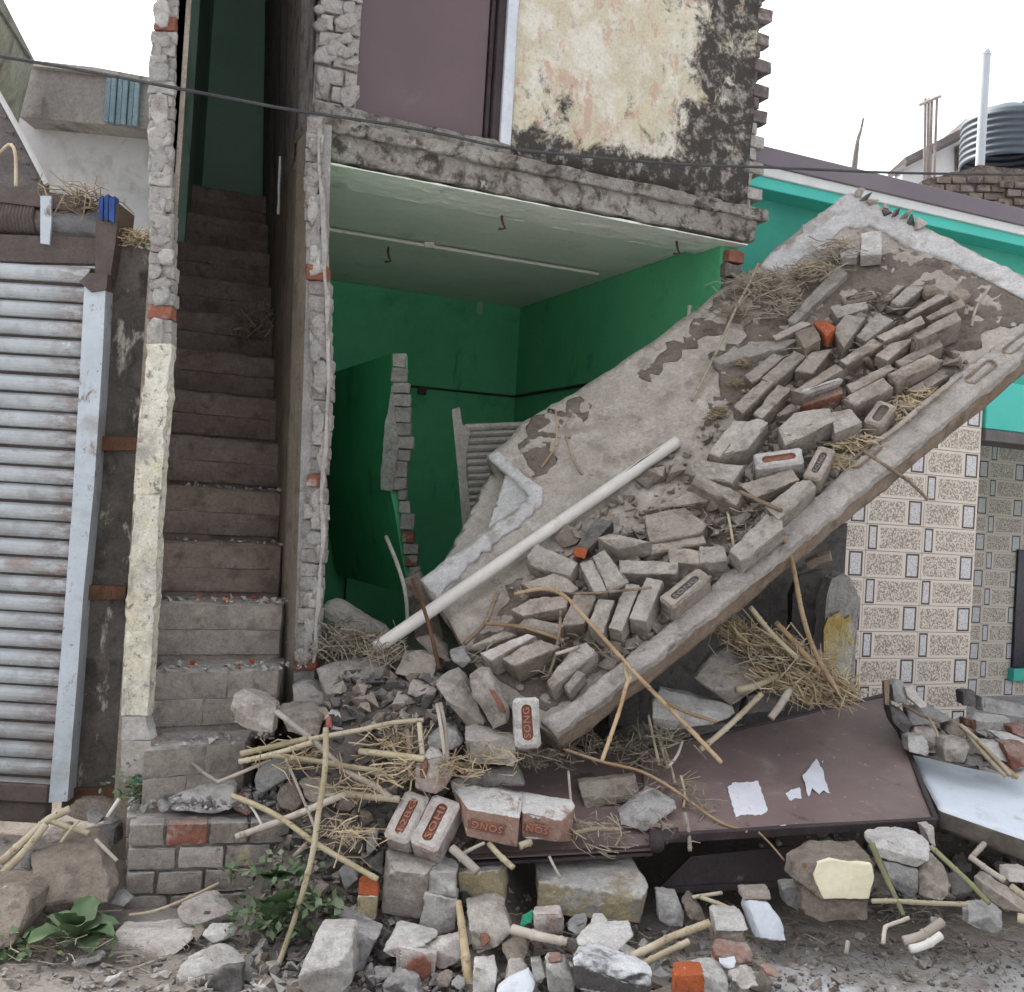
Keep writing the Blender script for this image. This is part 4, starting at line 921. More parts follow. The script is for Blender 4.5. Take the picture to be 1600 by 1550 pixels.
def fbrick(code, quad, h, th, mat, label, plane=None, text=None, flip=False, red=True, fl=.62, fw=.4, shape='round', group='bricks lying on the fallen slab', tsize=.9, turn=False):
    pl = plane or SPL; nrm = pl[1]
    q = [hit(*cr(code, u, v), pl, h) for u, v in quad]; c = sum(q, V()) / 4
    e1, e2 = (q[1] - q[0] + q[2] - q[3]) / 2, (q[3] - q[0] + q[2] - q[1]) / 2
    if e2.length > e1.length: e1, e2 = e2, e1
    x = (e1 - nrm * e1.dot(nrm)).normalized(); y = nrm.cross(x)
    if flip: x, y = -x, -y
    L, Wd = e1.length, abs(e2.dot(y))
    bm = frogbox(L, Wd, th, L*fl, Wd*fw, red, shape=shape)
    me = bpy.data.meshes.new('b'); bmesh.ops.recalc_face_normals(bm, faces=bm.faces)
    rough(bm, .03, .0022, 20, NB[0], .3, 3); NB[0] += 1
    bm.to_mesh(me); bm.free(); me.polygons.foreach_set('use_smooth', [False]*len(me.polygons))
    me.materials.append(mat); me.materials.append(M_frog if red else M_frogd)
    o = bpy.data.objects.new('brick', me); COL.objects.link(o)
    M = Matrix((x, y, nrm)).transposed().to_4x4(); M.translation = c
    o.matrix_world = M; tag(o, label, 'brick', group)
    if text:
        tm = textmesh(text, Wd*fw*tsize, .0035); bb = [v.co.x for v in tm.vertices]; w = max(bb) - min(bb)
        sx = L*fl*.84 / w
        tm.transform(Matrix.Translation(V((0,0,-.0075))) @ Matrix.Diagonal((sx, 1, 1, 1)))
        t = bpy.data.objects.new('lettering', tm); COL.objects.link(t); tm.materials.append(M_letter if red else M_letterd); t.parent = o
    return o
b1, b2 = M_brick, M_brick2
SB = [
 ('R1',[(520,1020),(790,820),(885,845),(605,1095)],.075,.08,b1,'flat brick beside the brown straw tuft, left of the pair under the broken strip'),
 ('R1',[(690,1040),(985,795),(1080,845),(800,1105)],.085,.1,b1,'flat grey brick, right one of the pair under the broken plaster strip'),
 ('R1',[(1005,975),(1160,800),(1340,780),(1170,1000)],.085,.1,b1,'squat grey brick below the dark round brick end and orange chip'),
 ('R1',[(420,1310),(700,1050),(780,1095),(505,1380)],.09,.1,b1,'upper left of two parallel narrow grey bricks set side by side with dark gap'),
 ('R1',[(605,1385),(830,1120),(950,1165),(690,1430)],.09,.1,b1,'lower right of two parallel narrow grey bricks set side by side with dark gap'),
 ('R1',[(820,1390),(960,1300),(1050,1345),(850,1420)],.06,.07,b1,'small brick end peeping out under the long grooved brick'),
 ('R1',[(990,1160),(1370,925),(1455,965),(1080,1190)],.17,.09,b1,'long flat brick stacked directly behind the grooved brick at the centre of the slab'),
 ('R1',[(1075,1200),(1430,1130),(1440,1200),(1080,1310)],.09,.09,M_red,'reddish brick supporting the long grooved brick'),
 ('R1',[(1010,610),(1180,550),(1240,670),(1090,760)],.12,.1,M_tan,'dark rounded brick end touching the orange chip'),
 ('R1',[(790,640),(1060,510),(1150,530),(1000,610),(830,680)],.06,.05,b1,'thin flat brick piece behind the dark rounded brick end'),
 ('R2',[(20,700),(140,565),(305,600),(115,875)],.11,.1,b1,'steep grey brick immediately right of the orange chip'),
 ('R2',[(240,760),(430,560),(580,620),(330,810)],.09,.08,b2,'pale bluish topped brick two places right of the orange chip'),
 ('R2',[(85,990),(390,800),(480,850),(150,1040)],.1,.09,b1,'long narrow brick just above the flat brick behind the grooved one'),
 ('R2',[(435,765),(840,580),(880,650),(520,810)],.08,.07,b1,'long ragged brick left of the big dark sided brick'),
 ('R2',[(430,950),(560,840),(790,790),(540,1000)],.085,.07,b1,'worn brick below the long ragged brick with straw wisps on it'),
 ('R2',[(780,760),(1180,530),(1225,620),(830,810)],.15,.13,b1,'largest upper brick with a broad dark brown side facing the rim'),
 ('R2',[(910,580),(1230,410),(1270,480),(960,610)],.1,.08,b1,'brick lying behind the largest dark sided upper brick'),
 ('R2',[(710,560),(1010,370),(1110,390),(740,590)],.09,.07,b1,'long brick second from the top of the upper heap, above a dark hollow'),
 ('R2',[(560,440),(740,290),(880,300),(680,470)],.075,.06,b2,'pale brick at the top of the heap, with a dark notch on its right'),
 ('R2',[(480,420),(620,280),(690,290),(560,430)],.06,.05,b1,'narrow topmost brick of the heap half sunk in dust'),
 ('R2',[(620,1000),(1010,810),(1050,870),(680,1060)],.085,.08,b1,'slim long brick just below the largest dark sided brick'),
 ('R2',[(560,1130),(920,950),(1030,1010),(640,1220)],.11,.1,b1,'thick brick under the slim long brick, dark end facing down slope'),
 ('R2',[(150,1230),(540,1040),(590,1090),(210,1310)],.1,.08,b1,'upper brick of the two right of the grooved brick'),
 ('R2',[(110,1360),(480,1180),(575,1270),(230,1430)],.1,.1,b1,'lower brick of the two right of the grooved brick'),
 ('R2',[(720,1290),(1000,1120),(1110,1150),(880,1300)],.06,.05,b1,'brick half buried in straw beside the rim stalk'),
 ('R2',[(0,500),(320,440),(340,500),(60,590)],.06,.06,b2,'flat mossy grey brick piece just below the half sunk framed brick'),
 ('R3',[(920,420),(1060,280),(1370,240),(1430,350),(980,580)],.13,.13,b2,'widest flat grey brick with a mossy lower edge at the middle of the slab'),
 ('R4',[(375,400),(540,365),(650,485),(400,590)],.12,.12,b2,'short broken brick against the right end of the widest flat brick'),
 ('R3',[(240,650),(465,360),(600,370),(340,690)],.12,.12,b2,'pale brick on the left of a mortared pair above the red frogged brick'),
 ('R3',[(350,685),(590,370),(700,335),(790,375),(610,610)],.12,.12,b2,'pale brick on the right of a mortared pair above the red frogged brick'),
 ('R3',[(60,870),(110,735),(550,785),(440,945)],.09,.08,b2,'greenish grey brick lying left of the red frogged brick'),
 ('R3',[(70,960),(130,880),(540,1050),(480,1160)],.12,.1,b1,'brick sloping down rightwards with a cane laid across its end'),
 ('R3',[(540,965),(1010,820),(1080,920),(690,1085)],.09,.08,b1,'grey brick directly below the red frogged brick'),
 ('R3',[(790,1170),(1100,930),(1200,940),(1245,1010),(910,1290)],.12,.1,b2,'round nosed pale brick resting against the slab rim'),
 ('S2',[(1000,850),(1340,520),(1470,590),(1480,660),(1110,945)],.14,.09,b2,'clean cut grey brick leaning over the rim by the brown cane'),
 ('S2',[(190,480),(560,310),(720,280),(755,390),(420,450)],.05,.045,b1,'thin flat brick sheet half merged in dust at the bare slab edge'),
 ('S2',[(200,640),(190,530),(540,455),(740,610),(700,690),(235,775)],.09,.08,b1,'wide broken mortar topped block in the middle of the lower heap'),
 ('S2',[(235,800),(700,710),(735,790),(250,890)],.07,.08,b1,'layer of brick under the wide broken mortar topped block'),
 ('S2',[(405,835),(600,850),(700,875),(700,985),(415,970)],.1,.08,b1,'small brick wedged left of the square cut half brick'),
 ('S2',[(700,820),(930,830),(950,960),(700,980)],.11,.09,b2,'square cut half brick above the brick with raised grey letters'),
 ('S1',[(1050,590),(1570,600),(1580,720),(1060,705)],.09,.09,b2,'level grey brick in the lower heap with straight front edge'),
 ('S1',[(830,370),(940,330),(1320,405),(1020,475)],.13,.1,b2,'pale topped brick with tall dark front, right of the dark orange ended brick'),
 ('S1',[(150,610),(160,550),(240,440),(610,610),(540,730),(220,650)],.1,.09,b2,'rounded pale brick next to the white pipe'),
 ('S1',[(100,810),(470,700),(620,850),(560,895),(180,860)],.09,.07,b1,'crumbled brick just below the rounded pale brick by the pipe'),
 ('S1',[(655,625),(775,585),(915,885),(790,890)],.11,.1,b2,'left brick of the mortared pair standing askew in the lower heap'),
 ('S1',[(785,560),(890,500),(1110,790),(930,885)],.115,.1,b2,'right brick of the mortared pair standing askew in the lower heap'),
 ('S1',[(1135,1130),(1290,765),(1440,800),(1290,1160)],.14,.13,b2,'rightmost of four upright bricks fanned along the rim'),
 ('S1',[(935,1215),(1090,815),(1215,840),(1060,1250)],.13,.12,b2,'second from the right of four upright bricks fanned along the rim'),
 ('S1',[(740,1200),(830,970),(975,985),(870,1280)],.12,.11,b2,'third from the right of four upright bricks fanned along the rim'),
 ('S1',[(490,1200),(600,930),(810,930),(690,1190)],.09,.09,b1,'leftmost of four upright bricks, lying under the orange brown cane'),
 ('S1',[(10,1060),(180,960),(510,930),(505,1040),(120,1115)],.1,.09,b1,'weathered wood grained brick over a dark hollow left of the cane'),
 ('S1',[(40,1230),(160,1140),(480,1210),(440,1320)],.08,.08,b1,'brick crossed by the long brown twig'),
 ('S3',[(320,690),(640,530),(770,570),(440,700)],.06,.06,b1,'low flat brick behind the double brick at the slab foot'),
 ('S3',[(455,735),(860,565),(950,580),(550,800)],.13,.12,M_pink,'left brick of the double brick at the slab foot'),
 ('S3',[(660,790),(970,610),(1180,680),(770,860)],.14,.12,b1,'right brick of the double brick at the slab foot, dark printed side'),
 ('S3',[(1080,1000),(1320,700),(1440,650),(1540,740),(1130,1070)],.1,.09,b2,'knobbly brick lying beside the lower rim'),
 ('S3',[(1240,1060),(1350,910),(1430,950),(1290,1120)],.08,.07,b2,'small knob of mortar attached below the knobbly brick by the rim'),
]
for s in SB: sbrick(*s)
ob = sbrick('R1',[(1185,520),(1290,490),(1390,560),(1300,640)],.13,.08,M_orange,'bright orange broken brick chip on the upper slab')
db = sbrick('S1',[(620,460),(800,180),(960,220),(740,470)],.07,.07,M_dark,'dark grey brick with a broken orange end near the white pipe')
be = chunkify('broken_end', hullbm([S(*cr('S1',u,v),h_) for u, v in [(585,485),(625,462),(735,470),(700,575),(600,550)] for h_ in (.08,.01)], .004, .02, .003, 20, 4), M_orange, None, None)
_l = be.location.copy(); be.parent = db; be.location = _l - db.location
# knobs, lumps
sbrick('R2',[(850,290),(950,250),(1090,330),(900,360)],.07,.06,M_tan,'smooth dusty lump at the top of the heap, left of two',name='dust_lump',cat='lump',bev=.015,group='lumps on the slab')
sbrick('R2',[(1110,330),(1240,260),(1350,360),(1230,430)],.07,.06,M_tan,'smooth dusty lump at the top of the heap, right of two',name='dust_lump',cat='lump',bev=.015,group='lumps on the slab')
sbrick('R1',[(240,850),(620,700),(1000,680),(880,755),(290,910)],.05,.05,M_woodg,'dark broken strip lying above the paired grey bricks',name='broken_strip',cat='strip',group=None)
sbrick('R1',[(1390,-10),(1480,60),(1010,510),(950,470)],.05,.05,M_woodg,'long grey batten lying upslope among straw on the slab',name='batten',cat='batten',group=None)
sbrick('X',[(1346,365),(1376,362),(1376,396),(1346,398)],.09,.07,M_pale,'pale square chunk at the top of the slab above the straw',name='mortar_chunk',cat='chunk',group=None)
sbrick('X',[(1312,392),(1330,380),(1346,390),(1338,402),(1315,402)],.06,.05,M_pale,'small white lump left of the pale square chunk on the upper slab',name='mortar_chunk',cat='chunk',group=None)
# bricks with sunk frogs
fbrick('R3',[(650,660),(1110,605),(1165,745),(690,820)],.12,.1,M_pale,'pale brick with a long red brown hollow on the middle of the slab',fl=.7,fw=.4)
fbrick('R3',[(1110,900),(1290,600),(1460,600),(1310,920)],.11,.1,b1,'grey brick with dark worn letters, next to the straw patch by the rim',text='SONG',red=False)
fbrick('R4',[(680,470),(790,290),(1030,300),(840,545)],.11,.1,b1,'grey brick with a big dark hollow near the rim stalk',red=False,fl=.7,fw=.5)
fbrick('R2',[(90,390),(400,310),(440,390),(120,460)],.05,.05,b1,'grey brick with framed hollow half sunk at the upper left of the heap',red=False,fl=.8,fw=.5,shape='box')
fbrick('S2',[(300,1320),(650,1025),(840,1100),(430,1425)],.12,.1,b1,'dusty brick with raised grey letters in an oval, lying along the rim',text='SONG',red=False,fl=.66)
gp = (S(*cr('R1',1260,1130),.16), (SN * .5 + V((.15,-.75,.2))).normalized())
fbrick('R1',[(1065,1160),(1440,1030),(1475,1085),(1075,1205)],0,.05,M_pale,'long brick with a grooved pale edge in the middle of the slab',plane=gp,fl=.62,fw=.34)
# ------------------------------------------------------------------ white pipe
pa, pb_ = S(1058,690,.035), P(586,1014,4.62)
pm = [pa.lerp(pb_, t) for t in (0, .33, .66, 1)]
pipe = simple('white_pipe', tube(pm, .029, 18), M_pvc, None, True); tag(pipe, 'long dusty white plastic pipe lying aslant down the tilted slab', 'pipe')
off = ((pa - pb_).normalized().cross(V((.3,-1,.2)))).normalized()
t0, t1 = pa.lerp(pb_, .055), pa.lerp(pb_, .19)
cdir = (EYE - pa).normalized(); o_ = (cdir + off * (.9 if off.z > 0 else -.9)).normalized() * .024
link('split', frombm(hullbm([t0 + o_, t0 + o_ * 1.3, t0.lerp(t1,.5) + o_ * 1.25 + V((0,0,.008)), t0.lerp(t1,.5) + o_ * 1.25 - V((0,0,.010)), t1 + o_ * 1.25, t1 + o_ + V((0,0,-.006)), t0 + o_ - V((0,0,.006))], 0, .05, 0)), M_dark, pipe)
# ================================================================== FALLEN SHUTTER inside the room
fs_ = thing('fallen_shutter', 'grey dusty roller shutter standing crooked behind the slab inside the room', 'shutter', P(730, 840, 5.75))
YF = 5.75
simple('side_rail', prism([P(x, y, YF) for x, y in [(706,640),(718,636),(722,662),(735,672),(729,706),(729,740),(740,838),(724,842),(716,745)]], V((0,.05,0))), M_woodg, fs_)
y = 662; k = 0
while y < 845:
    hh = [12, 10, 11][k % 3]; x0 = 726 + (y - 660) * .06
    q0, q1 = P(x0, y + hh, YF + .02), P(x0 + 190, y + hh - 8, YF + .22); q2 = P(x0, y, YF + .02)
    H_ = q2.z - q0.z
    bm = bmesh.new(); pr = [(0,0),(.2,.012),(.5,.02),(.85,.012),(1,0)]
    A = [bm.verts.new(q0 + V((0,-o2_,H_*.96*f_))) for f_, o2_ in pr]; B = [bm.verts.new(q1 + V((0,-o2_,H_*.96*f_))) for f_, o2_ in pr]
    for i in range(4): bm.faces.new((A[i], B[i], B[i+1], A[i+1]))
    bm.faces.new(A[::-1]); link('slat', frombm(bm), M_woodg, fs_); y += hh; k += 1
# ================================================================== FALLEN STEEL DOOR (two leaves)
sd_ = thing('fallen_steel_door', 'maroon double steel door lying on the rubble with torn white papers on it', 'door', P(1025, 1310, 4.05))
d0, d1, d2, d3 = P(1018,1306,4.06), P(1462,1280,4.4), P(1384,1084,5.0), P(1010,1168,4.75)
dn = (d1 - d0).cross(d3 - d0).normalized()
if dn.z < 0: dn = -dn
DPL = (d0, dn)
def DQ(x, y, h=0): return hit(x, y, DPL, h)
def dpoly(name, px, h, th, mat, parent):
    if name == 'paper_scrap':
        rnd = random.Random(int(px[0][0])); q2 = []
        for a, b in zip(px, px[1:] + px[:1]):
            n_ = max(1, int(math.hypot(b[0]-a[0], b[1]-a[1]) / 3.5)); q2 += [(a[0] + (b[0]-a[0])*i/n_ + rnd.uniform(-1.1,1.1), a[1] + (b[1]-a[1])*i/n_ + rnd.uniform(-1.1,1.1)) for i in range(n_)]
        px = q2
    b = prism([DQ(x, y, h) for x, y in px], -dn * th)
    if name == 'door_leaf': rough(b, .06, .007, 3.2, 2, 0, 6)
    return link(name, frombm(b, name == 'door_leaf', .6), mat, parent)
leaf_px = [(1018,1304),(1240,1288),(1460,1278),(1384,1086),(1200,1126),(1000,1172)]
dl = dpoly('door_leaf', leaf_px, 0, .022, M_doorf, sd_)
def lip(a, b, w, parent=dl, mat=M_doordk):
    p, q = DQ(*a, .004), DQ(*b, .004); d = (q - p); s_ = dn.cross(d).normalized()
    link('edge_fold', frombm(boxbm(p - s_ * w/2 - dn * .03, d, s_ * w, dn * .036, .002)), mat, parent)
lip((1000,1173),(1384,1086), .022); lip((1384,1086),(1462,1280), .022); lip((1018,1306),(1462,1280), .02)
for pp in ([(1137,1230),(1145,1223),(1185,1220),(1200,1266),(1188,1273),(1160,1272),(1150,1277)], [(1228,1240),(1236,1234),(1250,1231),(1252,1247),(1242,1246),(1236,1252)], [(1254,1212),(1262,1204),(1270,1192),(1276,1184),(1284,1200),(1297,1240),(1288,1235),(1280,1240),(1270,1232),(1263,1244)], [(1218,1291),(1228,1289),(1226,1294)], [(1284,1190),(1287,1188),(1287,1192)]):
    dpoly('paper_scrap', pp, .0035, .002, M_paper, dl)
# hinge barrel between the two leaves
hp = DQ(1026,1318,.0); hx_ = (d3 - d0).normalized()
simple('hinge', tube([hp - hx_ * .02, hp + hx_ * .07], .028, 16), M_doordk, sd_, True)
simple('hinge_plate', prism([DQ(x, y, .012) for x, y in [(1034,1296),(1060,1292),(1062,1308),(1038,1314)]], -dn * .01), M_doordk, sd_)
# left leaf
e0, e1, e2, e3 = P(735,1336,3.98), P(1018,1322,4.05), P(1000,1176,4.75), P(800,1180,4.7)
en = (e1 - e0).cross(e3 - e0).normalized()
if en.z < 0: en = -en
EPL = (e0, en)
def EQ(x, y, h=0): return hit(x, y, EPL, h)
l2 = link('door_leaf', frombm(prism([EQ(x, y) for x, y in [(735,1334),(1018,1320),(1004,1174),(812,1182),(760,1270)]], -en * .025)), M_doorf, sd_)
a, b = EQ(733,1338,-.01), EQ(1020,1322,-.01)
for zo, th in ((-.004, .012), (-.034, .012)): link('edge_fold', frombm(boxbm(a + V((0,-.012,zo)), b - a, V((0,.04,0)), V((0,0,th)), .002)), M_doordk, l2)
# dark lower frame panel seen under the right leaf
simple('lower_panel', prism([P(x, y, Y) for x, y, Y in [(1032,1386,4.16),(1080,1338,4.2),(1242,1322,4.35),(1240,1376,4.32)]], V((.0,.03,-.005))), M_doordk, sd_)
simple('frame_bar', boxbm(P(1030,1398,4.14), P(1246,1386,4.31) - P(1030,1398,4.14), V((0,.04,0)), V((0,0,.025)), .003), M_doordk, sd_)
# ================================================================== white slab at right
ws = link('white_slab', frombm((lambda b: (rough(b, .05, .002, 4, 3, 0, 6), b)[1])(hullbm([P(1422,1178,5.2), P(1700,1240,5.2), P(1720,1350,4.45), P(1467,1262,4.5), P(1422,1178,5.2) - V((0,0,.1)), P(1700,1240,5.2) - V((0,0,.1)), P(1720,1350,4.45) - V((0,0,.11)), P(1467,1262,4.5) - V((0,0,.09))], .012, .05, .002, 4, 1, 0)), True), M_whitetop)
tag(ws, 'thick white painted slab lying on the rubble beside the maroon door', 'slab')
# ================================================================== RUBBLE BLOCKS on the heap
def block(code, pts, Y, mat, label, back=.1, name='rubble_block', cat='rubble block', group='broken masonry on the rubble heap', parent=None, amp=.0065, bev=.003, chip=.8, seg=.017):
    """visible corners of a block from the photo, (u, v[, further back]); the hidden side is set back by `back`"""
    NB[0] += 1; q = []
    bx, by = cr(code, sum(p[0] for p in pts)/len(pts), max(p[1] for p in pts))
    if Y is None: Y = gY(bx, by) + .02
    for p in pts:
        w = P(*cr(code, p[0], p[1]), Y + (p[2] if len(p) > 2 else 0)); q += [w, w + V((0, back, 0))]
    zmin = min(p.z for p in q)
    bm = hullbm(q, bev, seg, amp, 15, NB[0], chip)
    return chunkify(name, bm, mat, label if not parent else None, cat, group if not parent else None, parent)
b1, b2 = M_brick, M_brick2
BG = 'bricks on the rubble heap'
brk = dict(name='brick', cat='brick', group=BG)
block('S4',[(620,550,.05),(700,470,.09),(830,410,.12),(890,470,.1),(1130,930,.03),(1120,960),(930,970),(700,680)],4.22,b2,'long grey brick standing aslant at the slab foot, left of the hollow one',**brk)
hb = block('S4',[(940,480,.05),(1050,410,.1),(1130,420,.1),(1330,850,.06),(1310,920),(1180,980),(980,660,.02)],4.17,b2,'long brick standing aslant with a broken dark red hollow',**brk)
block('S4',[(1130,600),(1190,610),(1300,830),(1250,800)],4.155,M_frog,'',parent=hb,name='hollow',back=.04,seg=.03)
fbrick('X',[(801,1091),(842,1088),(846,1166),(806,1171)],0,.07,M_pale,'brick standing upright with red letters reading upward at the slab foot',plane=(P(823,1130,4.1), V((.05,-.95,.3)).normalized()),text='SONG',fl=.72,fw=.42,group=BG,flip=True)
block('S4',[(895,985,.08),(1000,970,.1),(1385,1075,.04),(1375,1345,0),(930,1295,0),(910,1090,0)],4.06,b2,'squared grey brick block left of the upright lettered brick',back=.1,**brk)
block('S4',[(870,1400,.02),(980,1350,.06),(1390,1340,.06),(1470,1520,0),(900,1540,0)],4.04,M_dark,'dark flat stone under the squared grey brick block',back=.12)
block('S4',[(230,450,.0),(300,260,.08),(470,230,.12),(640,310,.1),(590,510,0),(440,500,0)],4.55,b1,'brownish brick block highest in the pile left of the slab foot',back=.1,**brk)
block('S4',[(370,550,.05),(400,510,.08),(620,600,.03),(575,740,0),(350,645,0)],4.42,b2,'half brick with clean grey end, middle of a small stack left of the slab foot',back=.08,**brk)
block('S4',[(200,580,.05),(250,500,.1),(400,540,.08),(370,650,0),(230,670,0)],4.46,b1,'dark brown half brick touching the clean grey half brick',back=.08,**brk)
block('S4',[(220,690,.0),(270,640,.05),(600,770,.05),(590,870,0),(350,875,0),(250,800,0)],4.38,b1,'rounded brown brick at the bottom of the small stack left of the slab foot',back=.1,bev=.015,**brk)
block('S4',[(530,1100,.05),(620,1020,.08),(720,960,.1),(820,1000,.08),(880,1120,.05),(780,1180,0),(560,1170,0)],4.12,M_slate,'pale bluish pointed stone behind the two grey reeds',back=.1)
block('S4',[(430,120,.05),(600,80,.08),(720,200,.06),(740,330,0),(560,250,0)],4.75,b1,'grey brick edge in the gap below the white pipe',back=.1,**brk)
block('S4',[(750,230,.05),(900,200,.08),(960,330,0),(880,400,0),(780,330,0)],4.5,M_slate,'small greenish stone between pipe and double brick',back=.07)
tb_ = block('A1',[(540,260,.02),(600,160,.06),(680,65,.1),(760,80,.11),(930,270,.08),(915,300,.06),(840,430,.03),(740,495,0),(640,470,0),(545,440,.03),(700,330,-.02)],3.97,M_pink,'pointed pinkish brick standing on end above the pair of lettered bricks',back=.05,chip=.1,amp=.004,**brk)
block('A1',[(592,235,.012),(655,150,.022),(668,230,.0),(640,345,-.014),(600,330,.0)],3.966,M_frog,'',parent=tb_,name='hollow',back=.03,seg=.03)
pl1 = (P(*cr('A1',620,760), 3.92), V((-.12,-.72,.68)).normalized())
fbrick('A1',[(215,915),(445,465),(700,500),(480,955)],0,.085,M_pink,'pinkish lettered brick, left of the mortared pair facing the street',plane=pl1,text='12BG',flip=False,fl=.74,fw=.36,group=BG)
fbrick('A1',[(482,955),(702,500),(1010,560),(740,1050)],.004,.1,M_pink,'pinkish lettered brick, right of the mortared pair facing the street',plane=pl1,text='SOHI',flip=False,fl=.74,fw=.36,group=BG)
def frontfrog(o, code, quad, Y, text, dy=0):
    """printed panel on the street side of a brick, coloured darker to look sunk"""
    q = [P(*cr(code, u, v), Y - .004 + (dy * i_)) for i_, (u, v) in zip((0,1,1,0), quad)]
    c = sum(q, V())/4; x = (q[1]-q[0]+q[2]-q[3]); L = x.length/2; x.normalize(); n = x.cross(V((0,0,1))); n = n if n.y < 0 else -n
    y = n.cross(x); hgt_ = abs(((q[3]-q[0]+q[2]-q[1])/2).dot(y))
    b = boxbm(c - x*L/2 - y*hgt_/2 - n*.01, x*L, y*hgt_, n*.012, .003); p = link('printed_panel', frombm(b), M_frog, None); l = p.location.copy(); p.parent = o; p.location = l - wloc(o)
    tm = textmesh(text, hgt_*.95, .003); xs_ = [v.co.x for v in tm.vertices]; sx = L*.86/(max(xs_)-min(xs_))
    M = Matrix((-x, -y, n)).transposed().to_4x4(); M.translation = c + n*.003
    tm.transform(Matrix.Diagonal((sx,1,1,1))); tm.transform(M)
    t = link('lettering', tm, M_letter, None); l = t.location.copy(); t.parent = o; t.location = l - wloc(o)
B_a = block('A2',[(195,515,0),(690,600,.0),(665,890,.0),(178,780,.0),(20,275,.17),(250,222,.19),(720,420,.1)],3.9,M_print,'whitish topped brick with a red printed side beside the lettered pair',back=.06,amp=.0035,**brk)
frontfrog(B_a,'A2',[(205,600),(545,670),(545,775),(205,700)],3.895,'SONG')
B_b = block('A2',[(722,548,0),(1095,625,.02),(1075,835,.02),(715,795,0),(640,365,.14),(1195,455,.12),(1215,500,.1),(1190,820,.08)],3.93,M_print,'whitish brick with a worn red printed side at the edge of the maroon door',back=.04,amp=.0035,**brk)
frontfrog(B_b,'A2',[(735,640),(975,690),(975,775),(735,735)],3.925,'SON')
lump = block('A3',[(885,200,.13),(930,380,0),(1275,412,0),(1232,850,.02),(840,790,.02),(835,690,.02),(1060,195,.15),(1380,285,.12)],3.8,b2,'big grey lump of three mortared bricks under the lettered pair',back=.07,name='brick_lump',cat='brick lump')
block('A3',[(1280,400,.03),(1400,300,.11),(1565,390,.06),(1550,640,.03),(1290,590,.02)],3.8,M_pale,'',parent=lump,name='brick',back=.1)
block('A3',[(1250,600,.0),(1560,665,.04),(1540,960,.03),(1400,1015,0),(1200,960,0)],3.79,M_pale,'',parent=lump,name='brick',back=.12)
oc = block('A3',[(605,620,.0),(795,630,0),(780,850,0),(700,885,0),(600,845,0),(640,600,.06),(780,610,.06)],3.78,M_ochre,'small upright brick piece with an orange broken top',back=.06,**brk)
block('A3',[(610,490,.02),(640,470,.05),(788,490,.03),(798,630,0),(606,622,0)],3.78,M_orange,'',parent=oc,name='broken_top',back=.05)
block('A3',[(400,800,.1),(480,800,.12),(830,980,.05),(780,1060,0),(640,1370,-.04),(560,1345,-.04),(555,960,0),(380,930,.05)],3.62,M_slate,'grey slab of mortar leaning behind the largest foreground block',back=.07)
block('A3',[(190,1040,.06),(240,955,.1),(560,970,.1),(572,1080,.06),(560,1450,.02),(420,1620,0),(400,1300,0),(30,1620,0),(50,1400,0)],3.42,M_pale,'largest pale foreground block at the bottom edge, with rough layered top',back=.1)
pk = block('A3',[(990,1110,0),(1370,1190,0),(1345,1460,0),(980,1380,0),(1100,1010,.1),(1340,1100,.08)],3.56,M_pink,'lump of three pinkish broken bricks in the foreground',back=.06,name='brick_lump',cat='brick lump')
block('A3',[(850,1160,.02),(900,1060,.06),(990,910,.12),(1180,960,.12),(1370,1010,.1),(1250,1100,.02),(990,1120,.02),(980,1235,.01)],3.57,M_pale,'',parent=pk,name='brick',back=.05)
block('A3',[(1280,1095,.06),(1600,1020,.09),(1600,1240,.04),(1450,1340,.02),(1370,1330,.02),(1375,1150,.02)],3.57,M_pink,'',parent=pk,name='brick',back=.06)
block('A3',[(1150,1220,-.008),(1240,1200,-.008),(1320,1290,-.008),(1300,1440,-.008),(1200,1470,-.008),(1010,1380,-.008),(1150,1370,-.008)],3.56,M_red,'',parent=pk,name='bare_patch',back=.03)
block('A3',[(690,1400,0),(760,1340,.05),(930,1360,.04),(940,1395,.02),(800,1485,0)],3.5,M_slate,'small flat bluish stone in front of the pinkish lump',back=.04)
block('A3',[(900,1450,0),(1000,1400,.05),(1180,1440,.05),(1220,1600,0),(880,1600,0)],3.45,M_slate,'pile of bluish grit at the bottom edge below the pinkish lump',back=.05,amp=.02)
gb = block('A4',[(170,740,.1),(300,700,.12),(460,685,.12),(540,735,.1),(612,970,.03),(480,1120,0),(260,1190,0),(200,940,.03)],3.68,b2,'tilted grey brick block with a small red scar, right of the pinkish lump',back=.09)
block('A4',[(310,1010,.012),(370,1000,.012),(410,1050,.0),(330,1130,-.012)],3.668,M_frog,'',parent=gb,name='red_scar',back=.02)
block('A4',[(100,400,0),(500,380,0),(560,340,.08),(572,560,.06),(540,720,0),(170,715,0),(98,680,0),(240,325,.15),(555,325,.13)],3.95,M_ochre,'yellow painted block under the left end of the maroon door',back=.08)
block('X',[(836,1346,.2),(985,1342,.2),(1014,1385,.03),(1003,1405,0),(1000,1443,0),(840,1427,0),(842,1378,.02)],3.92,M_ochre,'long yellow painted block with white upper edge under the maroon door',back=.06,amp=.005)
block('A4',[(590,540,.1),(660,560,.1),(600,700,.05),(575,780,.05)],4.0,M_dark,'dark shard in the black gap between the two yellow blocks',back=.05)
block('A4',[(825,800,0),(1080,790,0),(1112,900,.02),(1100,1000,.02),(900,985,0),(830,965,0)],3.74,M_pink,'small pale pinkish cube in front of the long yellow block',back=.08)
